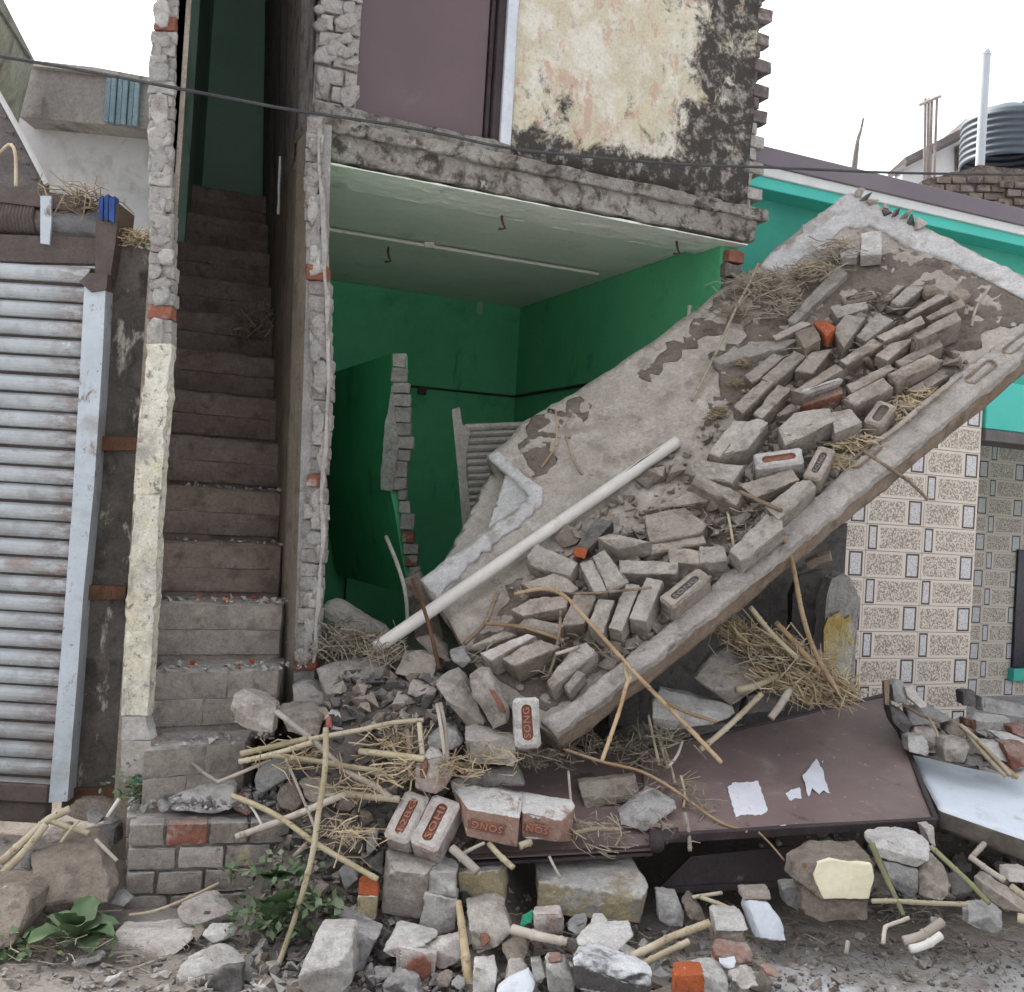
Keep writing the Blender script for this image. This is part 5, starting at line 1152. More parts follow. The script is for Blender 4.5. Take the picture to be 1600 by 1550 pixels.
block('X',[(902,1475,0),(925,1448,.1),(985,1446,.12),(990,1462,.08),(962,1491,.01),(910,1485,0)],3.56,M_pale,'pale wedge shaped block behind the white and black block',back=.05)
block('X',[(897,1508,0),(905,1490,.06),(920,1483,.1),(1000,1505,.07),(1020,1520,.02),(1018,1548,0),(990,1562,0),(900,1548,0)],3.42,M_whiteblack,'block with white limewashed top and black side at the bottom edge',back=.06)
wr = block('A4',[(940,1290,0),(970,1250,.05),(1130,1260,.05),(1210,1460,.02),(1200,1560,0),(980,1560,0)],3.5,M_pale,'white mortar chunk with a red brick tip at the bottom edge',back=.07)
block('A4',[(960,1250,.02),(985,1215,.05),(1080,1205,.06),(1110,1255,.04),(980,1275,.01)],3.5,M_red,'',parent=wr,name='brick_tip',back=.04)
block('A4',[(230,1590,0),(250,1290,.03),(450,1260,.08),(470,1380,.03),(450,1580,0)],3.46,M_pale,'upright whitish chunk with a notched top at the bottom edge',back=.07)
wt = block('A4',[(470,1560,0),(560,1480,.02),(780,1370,.06),(840,1500,.03),(790,1600,0),(520,1620,0)],3.42,M_white,'white flat chunk leaning on a red broken brick at the bottom edge',back=.06)
block('A4',[(540,1450,.03),(590,1310,.05),(700,1300,.08),(770,1370,.07),(640,1440,.03)],3.46,M_pink,'pink and red broken brick behind the white flat chunk',back=.06,**brk)
block('A4',[(520,1130,.04),(640,1020,.1),(740,1070,.1),(780,1180,.06),(720,1260,0),(580,1260,0)],3.62,M_tan,'brown crumbly lump in the hollow right of the tilted grey block',back=.07)
block('A4',[(790,1280,.05),(900,1260,.06),(940,1400,.0),(900,1480,0),(810,1440,0)],3.52,M_slate,'dull grey stone left of the white chunk with a red tip',back=.06)
block('A4',[(1160,960,.02),(1220,870,.06),(1340,850,.06),(1330,950,.02),(1240,1010,0)],3.68,M_slate,'bluish splintered stone right of the small pinkish cube',back=.06)
block('A4',[(1380,900,.03),(1400,840,.06),(1500,840,.06),(1540,890,.03),(1420,950,0)],3.66,M_pale,'small pale shard leaning on the pale wedge shaped block',back=.05)
gp2 = block('A4',[(690,910,0),(700,830,.03),(820,770,.04),(810,880,0),(730,925,0)],3.78,surf('green_glass', [(.03,.25,.15),(.05,.33,.2)], rand=0, rough=.3),'small bright green painted shard in front of the black gap',back=.02,name='green_shard',cat='shard')
block('A5',[(660,610,.05),(860,625,.06),(920,820,.02),(905,930,0),(770,920,0),(675,860,0)],3.88,M_slate,'grey white pointed block right of the long yellow block',back=.08)
block('A5',[(910,720,.02),(980,635,.06),(1080,760,.04),(1130,880,0),(970,855,0)],3.86,M_tan,'brown triangular stone beside the grey white pointed block',back=.07)
tw2 = block('A5',[(1195,810,.03),(1240,790,.07),(1480,800,.07),(1530,950,.02),(1490,970,0),(1215,965,0)],3.7,M_pale,'two layered half brick block standing behind the red brick piece',back=.08)
block('A5',[(1210,960,.01),(1500,975,.01),(1515,1110,.01),(1210,1095,.0)],3.7,b1,'',parent=tw2,name='brick',back=.08)
block('A6',[(160,785,.12),(380,805,.1),(480,960,.05),(555,1178,0),(300,1140,0),(240,1130,.04),(130,850,.13)],3.86,M_white,'white faced slab leaning towards the street below the steel frame',back=.05)
block('A5',[(1210,1180,.0),(1260,1115,.07),(1560,1140,.07),(1575,1270,.02),(1400,1290,0),(1210,1260,0)],3.53,M_red,'red broken brick at the bottom, right of the crossed canes',back=.06,**brk)
ow = block('A5',[(820,1395,0),(850,1385,0),(1112,1385,0),(1130,1620,0),(820,1620,0),(850,1335,.05),(1100,1340,.05)],3.4,M_orange,'bright orange brick half capped with white mortar at the bottom edge',back=.06,**brk)
block('A5',[(1112,1385,0),(860,1335,.06),(1060,1280,.1),(1200,1268,.11),(1290,1330,.08),(1355,1460,.04),(1330,1620,.01),(1132,1620,0)],3.4,M_pale,'',parent=ow,name='mortar_cap',back=.05)
block('A5',[(1262,1265,0),(1300,1228,.04),(1420,1250,.03),(1400,1330,0),(1310,1330,0)],3.49,M_white,'small white cube on the red broken brick',back=.05)
block('A5',[(1390,1430,.02),(1480,1350,.06),(1600,1375,.06),(1630,1490,.02),(1480,1560,0)],3.42,M_pink,'mottled pink pebble lump at the bottom, right of the orange brick',back=.05,amp=.015)
block('A6',[(325,1445,0),(350,1435,.03),(475,1475,.03),(465,1530,0),(355,1500,0)],3.42,M_red,'small red brick splinter lying on the road at the bottom',back=.04)
cf = block('A6',[(590,560,.06),(600,400,.1),(700,330,.12),(830,268,.2),(1270,268,.2),(1392,420,.04),(1395,600,.0),(1335,772,0),(890,772,0),(700,625,.02),(830,420,0)],3.88,M_tan,'brick block with a smooth cream plaster face under the door corner',back=.08)
block('A6',[(850,420,0),(960,388,.0),(1020,395,0),(1090,425,0),(1150,412,0),(1360,430,0),(1397,560,0),(1340,767,0),(900,767,0),(810,545,0)],3.872,M_cream,'',parent=cf,name='plaster_face',back=.02,amp=.0035,chip=.5,bev=.002)
block('A6',[(705,430,.055),(770,440,.04),(780,560,.03),(710,560,.05)],3.865,M_frog,'',parent=cf,name='hollow',back=.03)
block('A6',[(690,640,.05),(690,900,.03),(900,985,0),(1330,970,0),(1342,780,0),(890,780,0)],3.9,M_tan,'lower brick course under the cream faced block with blotches of yellow paint',back=.12)
block('A6',[(515,660,.0),(680,640,.0),(665,890,0),(540,820,0)],4.0,M_slate,'dark grey stone in the shade left of the cream faced block',back=.08)
block('A6',[(110,690,.04),(390,680,.04),(395,770,0),(120,770,0)],3.98,b1,'grey brick above the white faced leaning slab',back=.07,**brk)
block('A7',[(140,200,.03),(280,145,.1),(420,140,.12),(640,180,.1),(710,250,.06),(690,400,0),(560,470,0),(220,372,0),(150,262,0)],4.02,M_pale,'large pale chunk under the right corner of the maroon door',back=.1)
block('A7',[(240,400,.04),(580,480,.04),(582,700,0),(520,765,0),(350,655,0),(300,560,0)],3.98,M_slate,'grey jagged piece below the large pale chunk',back=.08)
block('A7',[(590,500,.06),(700,350,.12),(760,370,.12),(830,450,.09),(890,600,.05),(880,720,.01),(820,790,0),(580,735,.02)],3.98,b1,'brown brick with a white top right of the grey jagged piece',back=.06,**brk)
block('A7',[(1060,860,.03),(1200,800,.1),(1300,820,.1),(1392,880,.07),(1392,1070,.01),(1310,1105,0),(1060,1015,.0),(1265,935,0)],3.78,M_slate,'lone grey cube block on the road at the lower right',back=.05)
block('A7',[(1190,600,.0),(1250,540,.09),(1640,790,.09),(1640,910,0),(1400,865,0),(1280,790,0),(1200,700,0)],3.95,b1,'long brown brick block at the right edge below the white slab',back=.06,**brk)
block('A7',[(1450,500,.05),(1640,480,.08),(1640,610,0),(1460,605,0)],4.1,M_pink,'pale pink brick at the right edge above the long brown block',back=.08,**brk)
block('A7',[(900,620,.05),(1080,590,.08),(1110,690,0),(1010,780,0),(910,730,0)],4.0,M_dark,'dark flat stone between the green cane and the brown brick',back=.1)
block('A7',[(640,80,.02),(740,80,.03),(745,260,0),(700,230,0)],4.25,M_pink,'reddish sliver squeezed under the door corner',back=.08)
# right hand heap by the tile wall
R8 = dict(group='broken masonry in front of the tile wall')
block('A8',[(160,210,.02),(210,160,.08),(310,185,.08),(330,400,0),(200,405,0)],5.0,M_slate,'bluish white cube on top of the heap by the tile wall',back=.08,**R8)
block('A8',[(310,230,.02),(380,220,.05),(560,440,.05),(480,465,0),(330,330,0)],5.0,M_pink,'pinkish slat with a red groove leaning beside the bluish cube',back=.05,**R8)
block('A8',[(330,470,.05),(560,425,.15),(850,590,.1),(600,645,0),(360,650,0)],5.0,M_slate,'grey flat slab on the heap by the tile wall',back=.07,**R8)
block('A8',[(150,450,.05),(260,470,.08),(400,640,.02),(300,740,0),(180,620,0)],4.95,M_dark,'dark bluish chunk right beside the upper door corner',back=.1,**R8)
block('A8',[(400,660,.04),(600,640,.1),(690,790,.04),(680,880,0),(560,860,0),(420,740,0)],4.95,M_pink,'reddish pebbly chunk below the grey flat slab',back=.1,amp=.012,**R8)
block('A8',[(345,770,.04),(520,755,.06),(570,900,.02),(560,985,0),(350,940,0)],4.85,M_pale,'pale square chunk at the edge of the white slab',back=.09,**R8)
block('A8',[(730,790,.05),(960,800,.06),(1015,900,.03),(950,1065,0),(740,1035,0),(720,900,0)],4.85,b2,'grey chunk with a cream blotch beside the pale square chunk',back=.1,**R8)
block('A8',[(750,650,.05),(850,620,.08),(980,760,.04),(850,805,0),(760,720,0)],5.05,M_tan,'brown rounded chunk amid the right heap',back=.08,**R8)
rb2 = block('A8',[(1080,590,0),(1455,620,.03),(1452,748,.02),(1080,708,0),(1100,530,.12),(1445,565,.12)],5.25,M_pale,'pale brick with a red end lying near the tile wall',back=.06,name='brick',cat='brick',group='broken masonry in front of the tile wall')
block('A8',[(950,565,.05),(1080,590,0),(1080,708,0),(960,660,.05)],5.25,M_red,'',parent=rb2,name='red_end',back=.06)
block('A8',[(1460,670,.02),(1620,620,.06),(1620,790,0),(1480,740,0)],5.15,M_red,'red brick bit at the right edge of the heap by the tile wall',back=.08,**R8)
block('A8',[(1360,840,.05),(1640,860,.08),(1640,1110,0),(1480,1130,0),(1420,960,0)],4.95,M_red,'dull red brick block at the right edge above the white slab',back=.1,name='brick',cat='brick',group='broken masonry in front of the tile wall')
block('A8',[(1110,840,.05),(1350,830,.1),(1480,1070,.03),(1300,1010,0),(1180,950,0)],4.95,M_pale,'grey white shards under the cane sheaf on the right heap',back=.07,**R8)
block('A8',[(1460,1190,.05),(1640,1130,.07),(1640,1250,0),(1500,1240,0)],4.9,M_pale,'pale chips at the right edge on the white slab',back=.06,**R8)
block('A8',[(940,285,.04),(1080,285,.06),(1085,460,0),(940,425,0)],5.9,M_dark,'dark grey brick stub at the foot of the tile wall',back=.1,**R8)
block('A8',[(1140,340,.08),(1640,450,.08),(1640,580,0),(1150,500,0)],5.9,M_slate,'long grey plank shaped slab along the porch floor',back=.1,**R8)
block('A8',[(1240,720,.04),(1460,740,.05),(1640,830,.04),(1640,870,0),(1380,830,0)],5.1,M_pale,'thin grey shards in front of the pale brick by the tile wall',back=.06,**R8)
block('A8',[(980,980,.04),(1150,1000,.05),(1200,1110,0),(960,1080,0)],4.85,M_dark,'dark lump behind the back edge of the white slab',back=.08,**R8)
bt = simple('wooden_batten', prism([P(*cr('A8',u,v),5.02) for u, v in [(78,172),(138,168),(132,430),(92,425)]], V((0,.03,0))), M_wood); tag(bt, 'short brown wooden batten standing beside the bluish cube', 'batten')
# under the slab, above the door
block('B1',[(770,740,.05),(930,520,.15),(1090,430,.2),(1300,500,.18),(1540,680,.12),(1440,780,.03),(1300,900,0),(1120,1000,0),(930,840,0)],4.72,b2,'large squared grey block in the shade under the fallen slab',back=.1,seg=.03)
block('B1',[(370,960,.05),(450,840,.14),(700,890,.14),(1130,1000,.12),(1170,1080,.06),(950,1180,0),(420,1255,0),(360,1120,0)],4.62,M_pale,'white mottled block just behind the top edge of the maroon door',back=.1,seg=.03)
block('B1',[(1290,910,.0),(1600,810,.05),(1640,1040,.0),(1240,1090,0)],4.72,M_dark,'dark grey block under the hollow cane end',back=.1)
block('D1',[(220,80,.07),(250,68,.1),(400,55,.12),(530,40,.13),(552,120,.08),(540,175,.03),(400,200,.01),(260,222,0),(235,150,.01)],4.3,b1,'brown brick lying on the left leaf of the maroon door',back=.05,**brk)
block('D1',[(440,245,.03),(600,115,.14),(740,180,.12),(752,220,.08),(590,345,0),(450,312,0)],4.12,M_slate,'grey block lying on the maroon door beside the hinge',back=.05,**brk)
# left foreground
block('C1',[(300,700,.16),(560,590,.22),(800,500,.26),(900,520,.24),(960,680,.16),(1065,1050,.04),(1020,1175,0),(800,1120,.0),(560,1170,.02),(420,1310,.02),(330,1195,0),(285,1095,.04)],3.78,M_tan,'large tan gravelly block with weeds at its foot beside the platform',back=.09,seg=.03)
block('C1',[(440,490,.02),(600,460,.06),(660,600,0),(440,625,0)],4.12,b1,'brown brick behind the large tan gravelly block',back=.1,**brk)
block('C1',[(900,490,.03),(1100,450,.06),(1085,640,0),(950,580,0)],4.05,M_dark,'dark brick in the shadow between tan block and platform',back=.1,**brk)
block('C1',[(660,240,.03),(740,180,.1),(880,155,.12),(1080,215,.1),(1105,400,.02),(800,390,0),(650,330,0)],4.25,M_tan,'grey brown lump at the foot of the shutter rail',back=.1)
block('C1',[(825,310,.02),(880,275,.05),(985,360,.04),(930,425,0),(840,400,0)],4.15,M_slate,'light blue stone chip at the foot of the pillar, left of two',back=.05)
block('C1',[(985,400,.02),(1060,350,.05),(1115,400,.03),(1075,435,0)],4.15,M_slate,'light blue stone chip at the foot of the pillar, right of two',back=.05)
block('C1',[(200,830,.01),(230,665,.05),(290,670,.05),(285,860,0)],3.95,M_slate,'narrow bluish stone left of the large tan block',back=.05)
block('C1',[(-400,950,.15),(0,1000,.12),(240,1010,.1),(290,1150,.03),(280,1320,0),(100,1600,-.1),(-400,1600,-.1)],3.65,M_tan,'big smooth earth coloured boulder at the left edge',back=.15,seg=.035,bev=.03)
block('C1',[(1040,1180,.01),(1100,1080,.05),(1180,1085,.05),(1245,1160,.01),(1190,1215,0)],3.86,M_slate,'pale blue stone between tan block and platform',back=.05)
block('C3',[(705,265,.02),(740,208,.1),(1120,183,.13),(1160,200,.12),(1207,265,.05),(1130,340,.02),(1050,392,.0),(740,417,0),(675,400,0)],3.66,M_pink,'long pale pink block lying in front of the platform',back=.06)
block('C3',[(1100,90,.03),(1140,40,.07),(1180,10,.1),(1330,-5,.13),(1440,110,.07),(1330,145,.02),(1220,192,0),(1140,165,0)],3.78,M_pink,'rounded whitish and red lump against the weeds',back=.06)
block('C3',[(1265,245,.01),(1300,198,.05),(1440,198,.05),(1462,240,.02),(1330,302,0)],3.66,M_pale,'flat pale stone under the rounded lump by the weeds',back=.05)
block('C3',[(1190,230,.02),(1230,200,.04),(1268,235,.02),(1230,290,0)],3.66,M_tan,'small tan pebble wedged between two pale blocks',back=.04)
fg = block('C3',[(1100,500,.02),(1140,420,.07),(1360,325,.13),(1515,430,.08),(1510,660,.02),(1280,660,0),(1100,660,0)],3.44,M_pale,'pale block at the bottom left with a dark flat right face',back=.06)
block('C3',[(1380,455,.03),(1515,435,.05),(1512,640,.0),(1290,640,-.02),(1290,560,-.02),(1330,500,.0)],3.425,M_dark,'',parent=fg,name='dark_face',back=.03)
block('C3',[(1370,315,.05),(1480,288,.11),(1625,345,.11),(1625,510,.03),(1535,525,0)],3.62,b2,'brownish block behind the pale block at the bottom left',back=.07)
for i, (pp, lab) in enumerate([([(440,425),(470,400),(600,378),(622,400),(480,465)],'thin bluish white flake on the earth at lower left'), ([(635,545),(740,498),(752,530),(680,592)],'white chip near the bottom edge at lower left'), ([(930,520),(1000,485),(1055,515),(990,545)],'small white chip left of the pale block at the bottom'), ([(560,480),(640,475),(650,505),(570,510)],'flat white fleck between two larger chips'), ([(330,570),(370,555),(385,575),(345,588)],'tiny white pebble at the lower left edge'), ([(440,345),(500,340),(510,375),(450,385)],'dull stone beside the broad leaved weed')]):
    block('C3',[(u, v, .0) for u, v in pp],None,M_pale if i != 5 else M_tan,lab,back=.05,bev=.003)
# on the platform and steps
block('C2',[(165,180,.03),(240,90,.1),(320,20,.14),(780,8,.16),(832,100,.08),(795,285,.0),(640,305,0),(215,285,0)],4.12,M_pale,'big cream grey mortar block lying on the brick platform',back=.08)
block('C2',[(820,160,.03),(940,150,.06),(1005,300,.02),(960,335,0),(830,270,0)],4.14,M_red,'dark red brick piece behind the cream grey block on the platform',back=.08)
block('B3',[(-20,1150,.02),(60,1020,.09),(210,975,.12),(320,1140,.03),(60,1285,0),(0,1265,0)],4.14,M_slate,'slate grey split block on the platform',back=.1)
block('B3',[(300,1150,.05),(340,985,.14),(455,1155,.12),(370,1170,.04)],4.14,M_dark,'dark wedge at the right side of the slate grey split block',back=.08)
block('B3',[(195,1330,.02),(230,1240,.05),(300,1205,.06),(420,1240,.06),(455,1370,.03),(360,1475,0),(230,1430,0)],4.06,M_tan,'round smooth tan stone at the platform edge',back=.07,bev=.02,chip=0)
block('B4',[(1105,630,.03),(1150,520,.08),(1210,478,.11),(1420,540,.12),(1545,640,.07),(1510,893,.0),(1340,885,0),(1115,780,.02)],4.18,b2,'largest pale grey block resting on the lowest stair steps',back=.09)
pw2 = block('B3',[(670,560,.03),(720,490,.07),(790,458,.09),(860,490,.09),(972,680,.05),(830,675,0),(720,685,0)],4.3,M_pale,'small white block with a pink side in front of the dark slab',back=.07)
block('B3',[(662,570,.015),(700,560,.01),(735,670,-.012),(670,660,.01)],4.295,surf('pink_paint', [(.5,.16,.15),(.45,.14,.13)], rand=0),'',parent=pw2,name='pink_side',back=.03)
block('B3',[(590,100,.1),(720,40,.14),(920,5,.17),(1250,60,.1),(1295,250,.03),(1200,350,.02),(1100,400,0),(900,545,0),(680,480,.0),(680,330,0)],4.55,M_stepl,'big dark brown slab of masonry to the right of the stair foot',back=.12,seg=.03)
block('B3',[(200,470,.05),(330,440,.1),(480,440,.1),(660,530,.05),(600,745,0),(300,700,0)],4.34,b1,'brown masonry lump at the right end of the second step',back=.1)
block('B3',[(345,250,.05),(480,215,.08),(655,330,.04),(655,520,0),(360,420,0)],4.55,M_stepl,'dark masonry stub under the broken end of the stair wall',back=.14)
block('B3',[(850,880,.04),(960,790,.09),(1060,725,.11),(1400,805,.1),(1445,1000,.03),(1430,1150,0),(900,1110,0)],4.24,M_dark,'dark slate boulder behind the yellow green cane',back=.1,seg=.03)
block('B3',[(1080,620,.05),(1200,590,.08),(1400,690,.05),(1440,800,0),(1250,790,0)],4.4,M_dark,'dark stone above the slate boulder, below a long cane',back=.1)
block('B3',[(400,1185,.03),(570,1155,.07),(765,1300,.04),(700,1410,0),(500,1365,0)],4.06,b1,'purple grey piece right of the round smooth stone',back=.08)
block('A3',[(470,30,.05),(560,-30,.08),(690,20,.06),(685,200,0),(545,225,0)],3.98,M_dark,'dark blue shale piece at the right end of the platform',back=.08)
block('A3',[(690,0,.05),(800,20,.04),(775,175,0),(700,240,0)],3.94,M_slate,'grey strip of mortar beside the dark shale',back=.04)
block('A3',[(420,390,.03),(560,330,.06),(610,470,.03),(490,590,0)],3.86,M_slate,'bluish stone above the small orange topped piece',back=.06)
block('A3',[(680,280,.05),(860,190,.07),(850,430,0),(700,345,0)],3.9,M_dark,'dark block in the gap left of the big grey lump',back=.08)
block('A3',[(510,780,.02),(590,730,.05),(600,800,.0),(530,830,0)],3.76,M_slate,'small grey crumb left of the orange topped piece',back=.04)
block('A3',[(1360,1420,.0),(1470,1370,.03),(1520,1400,.02),(1480,1500,0),(1380,1500,0)],3.47,M_tan,'brown crumb under the pinkish lump at the bottom',back=.04)
block('A4',[(30,1480,.0),(90,1420,.04),(160,1470,.02),(120,1540,0)],3.45,M_slate,'blue grey pebble at the bottom left of the upright whitish chunk',back=.04)
# pieces inside the ruin
block('X',[(503,945,.02),(515,936,.1),(530,936,.12),(608,985,.12),(614,1003,.06),(596,1012,0),(505,972,0)],4.95,M_woodg,'rounded grey beam end lying inside the doorway behind the stair wall',back=.08,name='beam',cat='beam',group=None,bev=.015)
block('X',[(632,905,.0),(655,895,.03),(680,960,.03),(690,1000,0),(650,1000,0)],5.2,M_mud,'dark grey stump of wall between the partition and the pipe',back=.12)
# broken pillar between slab and tile wall
bp = thing('broken_pillar', 'broken gate pillar with yellow paint standing in front of the tile wall', 'pillar', P(1310, 1085, 5.45))
q = prism([P(x, y, 5.45) for x, y in [(1280,1090),(1287,990),(1292,930),(1300,902),(1318,896),(1334,903),(1342,940),(1338,1010),(1330,1092)]], V((-.05,.22,0))); rough(q, .05, .012, 9, 6, .3, 6)
simple('core', q, M_mortar, bp)
q = prism([P(x, y, 5.43) for x, y in [(1287,1088),(1290,1030),(1287,985),(1294,966),(1303,972),(1311,956),(1320,968),(1328,962),(1334,1000),(1331,1050),(1327,1088)]], V((0,.03,0))); rough(q, .04, .006, 14, 3, 0, 5)
simple('yellow_paint', q, surf('flaking_yellow_paint', [(.42,.32,.12),(.48,.4,.24),(.36,.27,.1)], [((.46,.44,.38), 9, .52, .62, (1,1,.3))], rand=0), bp)
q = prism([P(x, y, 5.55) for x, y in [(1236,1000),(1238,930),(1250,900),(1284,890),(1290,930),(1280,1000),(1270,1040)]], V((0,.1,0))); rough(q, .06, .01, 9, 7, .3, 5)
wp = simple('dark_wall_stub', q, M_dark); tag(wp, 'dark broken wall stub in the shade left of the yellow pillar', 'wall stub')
bw = link('gap_panel', frombm(boxbm(P(960,980,5.5) + V((0,0,-.5)), V((1.3,.5,0)), V((0,.12,0)), V((0,0,1.1)))), M_dark); bw.name = 'shade_panel'; tag(bw, 'dark panel added to stand in for deep shade beneath the fallen slab', 'wall')  # added dark panel standing in for the shade under the slab
tf = simple('fibre_tuft', tube([P(1262,882,5.4), P(1280,872,5.38), P(1298,868,5.36)], .03, 6), M_strawdk); tag(tf, 'dark tuft of roots on top of the wall stub under the slab', 'roots')
# ================================================================== CANES
def cane(pts, r, mat, label, group='sugar cane stalks on the rubble', node=.09, name='cane', cat='cane', n=8, flat=1.0):
    """pts: (x, y, depth) or (x, y, 's', h) for points lying on the slab"""
    q = []
    for p in pts: q.append(S(p[0], p[1], p[3]) if len(p) > 3 else P(*p))
    NB[0] += 1
    o = link(name, frombm(tube(q, [x * .9 for x in r] if isinstance(r, list) else r * .9, n, node, NB[0], flat=flat), True), mat); tag(o, label, cat, group); return o
cane([(509,1138,4.02),(508,1200,3.93),(497,1275,3.84),(487,1340,3.76),(462,1430,3.66),(429,1525,3.58)],[.0125,.010],M_caneg,'longest pale cane leaning down from the stair foot to the ground')
cane([(432,1112,4.18),(480,1150,4.12),(540,1203,4.05),(585,1228,4.0),(612,1247,3.97)],.0125,M_canegrey,'grey and pink cane slanting down right across the others')
cane([(376,1178,4.1),(430,1166,4.1),(482,1154,4.08)],.013,M_caneg,'yellow cane with frayed end, upper of the pair on the platform')
cane([(374,1190,4.1),(430,1178,4.08),(488,1160,4.05)],.012,M_cane,'yellow cane with frayed end, lower of the pair on the platform')
cane([(482,1155,4.06),(560,1141,4.1),(610,1130,4.12),(662,1125,4.13)],.010,M_cane,'thin pale cane rising right towards the tall grey brick')
cane([(424,1180,4.06),(492,1189,4.04),(545,1198,4.04),(600,1205,4.03)],.011,M_caneg,'cane lying level just under the frayed pair')
cane([(562,1174,4.1),(600,1178,4.06),(640,1183,4.02),(664,1186,4.0)],.014,M_caneg,'yellow green cane on the dark slate boulder')
cane([(575,1203,4.05),(605,1211,4.03)],.015,M_cane,'short thick cane piece with a pale cut end')
cane([(536,1240,3.98),(580,1245,3.98),(624,1249,3.97)],.0145,M_cane,'brownish cane ending at the left lettered brick')
cane([(369,1308,3.95),(455,1276,3.95),(541,1240,3.98)],.014,M_canegrey,'grey cane laid across the platform front, rising to the right')
cane([(362,1243,4.02),(400,1258,3.98),(440,1279,3.94),(500,1322,3.86),(590,1374,3.78)],.0115,M_caneg,'spotted cane running from the platform down to the big grey lump')
cane([(460,1338,3.87),(478,1320,3.86)],.010,M_canegrey,'short cane stub behind the longest cane')
cane([(278,1172,4.26),(300,1192,4.22),(322,1210,4.18),(342,1222,4.15)],.008,M_canegrey,'thin twig sloping down on the lowest step, left of two',group='twigs',name='twig',cat='twig')
cane([(340,1222,4.15),(380,1206,4.12),(424,1186,4.1)],.008,M_canegrey,'thin twig rising from the platform block to the frayed canes',group='twigs',name='twig',cat='twig')
cane([(384,1248,4.02),(398,1268,3.99),(410,1290,3.97)],.006,M_pvc,'thin white stick beside the red brick piece on the platform',group='twigs',name='twig',cat='twig',node=0)
cane([(447,1186,4.04),(470,1240,3.98),(495,1300,3.9)],.006,M_canegrey,'thin grey twig crossing behind the longest cane',group='twigs',name='twig',cat='twig',node=0)
cane([(0,1348,3.92),(40,1312,3.96),(75,1281,4.0),(110,1264,4.03)],.016,M_cane,'thick dry cane at the left edge, upper one')
cane([(0,1368,3.9),(35,1334,3.93),(72,1288,3.98)],.015,M_cane,'thick dry cane at the left edge, lower one')
cane([(80,1283,4.0),(105,1292,3.99),(140,1303,3.98)],.012,M_caneg,'yellow cane bent over behind the tan block')
cane([(167,1277,4.0),(186,1248,4.03)],.008,M_pvc,'short white stick at the foot of the pillar',group='twigs',name='twig',cat='twig',node=0)
cane([(150,1312,3.95),(183,1345,3.9)],.008,M_canegrey,'grey stick lying in the gap beside the platform',group='twigs',name='twig',cat='twig',node=0)
cane([(95,1316,3.92),(112,1294,3.95),(124,1282,3.97)],.006,M_caneg,'thin yellow stem above the tan block',group='twigs',name='twig',cat='twig',node=0)
cane([(202,1430,3.78),(240,1424,3.78),(290,1405,3.8),(342,1380,3.86)],.006,M_cane,'slender dry stem with a yellow leaf base in front of the platform',group='twigs',name='twig',cat='twig')
cane([(-20,1519,3.52),(10,1515,3.52),(31,1512,3.53)],.016,M_cane,'short cut cane at the lower left edge')
cane([(-10,1530,3.5),(50,1518,3.52),(75,1510,3.54)],.006,M_canegrey,'thin stick on the earth at the lower left edge',group='twigs',name='twig',cat='twig',node=0)
cane([(140,1535,3.5),(190,1520,3.52),(243,1501,3.56)],.006,M_canegrey,'thin straw coloured stick in front of the long pale pink block',group='twigs',name='twig',cat='twig',node=0)
cane([(20,1478,3.6),(60,1478,3.6),(102,1492,3.58)],.006,M_cane,'bent straw beside the broad leaved weed',group='twigs',name='twig',cat='twig',node=0)
# on the slab and hanging over it
cane([(804,928,'s',.10),(848,920,'s',.12),(880,930,'s',.15),(908,958,'s',.16),(960,1016,'s',.13),(1000,1060,4.3),(1060,1121,4.2),(1128,1192,4.12)],.0095,M_canebr,'long brown cane bent over the slab rim down to the door',node=.12)
cane([(986,1058,4.3),(978,1072,4.28),(968,1110,4.24),(940,1190,4.16)],.009,M_canebr,'short cane hanging down in front of the slab foot')
cane([(975,1040,'s',.07),(981,1060,4.32),(985,1065,4.3)],.010,M_caneg,'kinked cane joint at the slab foot')
cane([(1222,838,'s',.08),(1238,880,4.72),(1254,960,4.68),(1275,1022,4.66),(1312,1085,4.64)],[.011,.013],M_canebr,'tall brown cane hanging from the rim across the yellow pillar')
cane([(1172,948,4.8),(1206,990,4.76),(1252,1034,4.72)],.0125,M_caneg,'greenish cane running down under the slab into the straw')
cane([(1212,972,4.78),(1238,1000,4.75),(1278,1048,4.72)],[.012,.016],M_canebr,'split orange brown cane in the straw heap under the slab')
cane([(1150,1078,4.62),(1180,1072,4.64),(1215,1056,4.7)],[.019,.014],M_caneg,'thick hollow yellow cane end above the maroon door')
cane([(1190,1084,4.62),(1160,1114,4.58),(1130,1142,4.54),(1094,1172,4.5)],.0135,M_cane,'pale cane resting on the upper edge of the maroon door, left of two')
cane([(1234,1078,4.66),(1218,1104,4.62),(1204,1122,4.6)],.018,M_canegrey,'short thick cane resting on the upper edge of the maroon door, right of two')
cane([(1040,1096,4.52),(1070,1112,4.5),(1120,1128,4.5)],.008,M_canebr,'brown stem on the white mottled block')
cane([(1350,705,'s',.10),(1380,725,'s',.10),(1420,752,5.0),(1450,781,4.95)],.0085,M_wood,'brown stem sticking out over the slab rim against the tiles',group='twigs',name='twig',cat='twig')
cane([(1502,585,'s',.05),(1450,626,'s',.06),(1393,674,'s',.06),(1362,692,'s',.06)],.013,M_canegrey,'grey cane lying along the rim of the slab')
cane([(1547,447,'s',.10),(1536,464,'s',.08),(1524,484,'s',.05),(1518,510,'s',.03)],.008,M_canegrey,'pale forked twig at the upper right of the slab',group='twigs',name='twig',cat='twig',node=0)
cane([(1185,412,'s',.10),(1166,452,'s',.09),(1148,486,'s',.08),(1120,548,'s',.05),(1081,626,'s',.03)],.008,M_cane,'long dry stem lying from the straw nest down the bare slab')
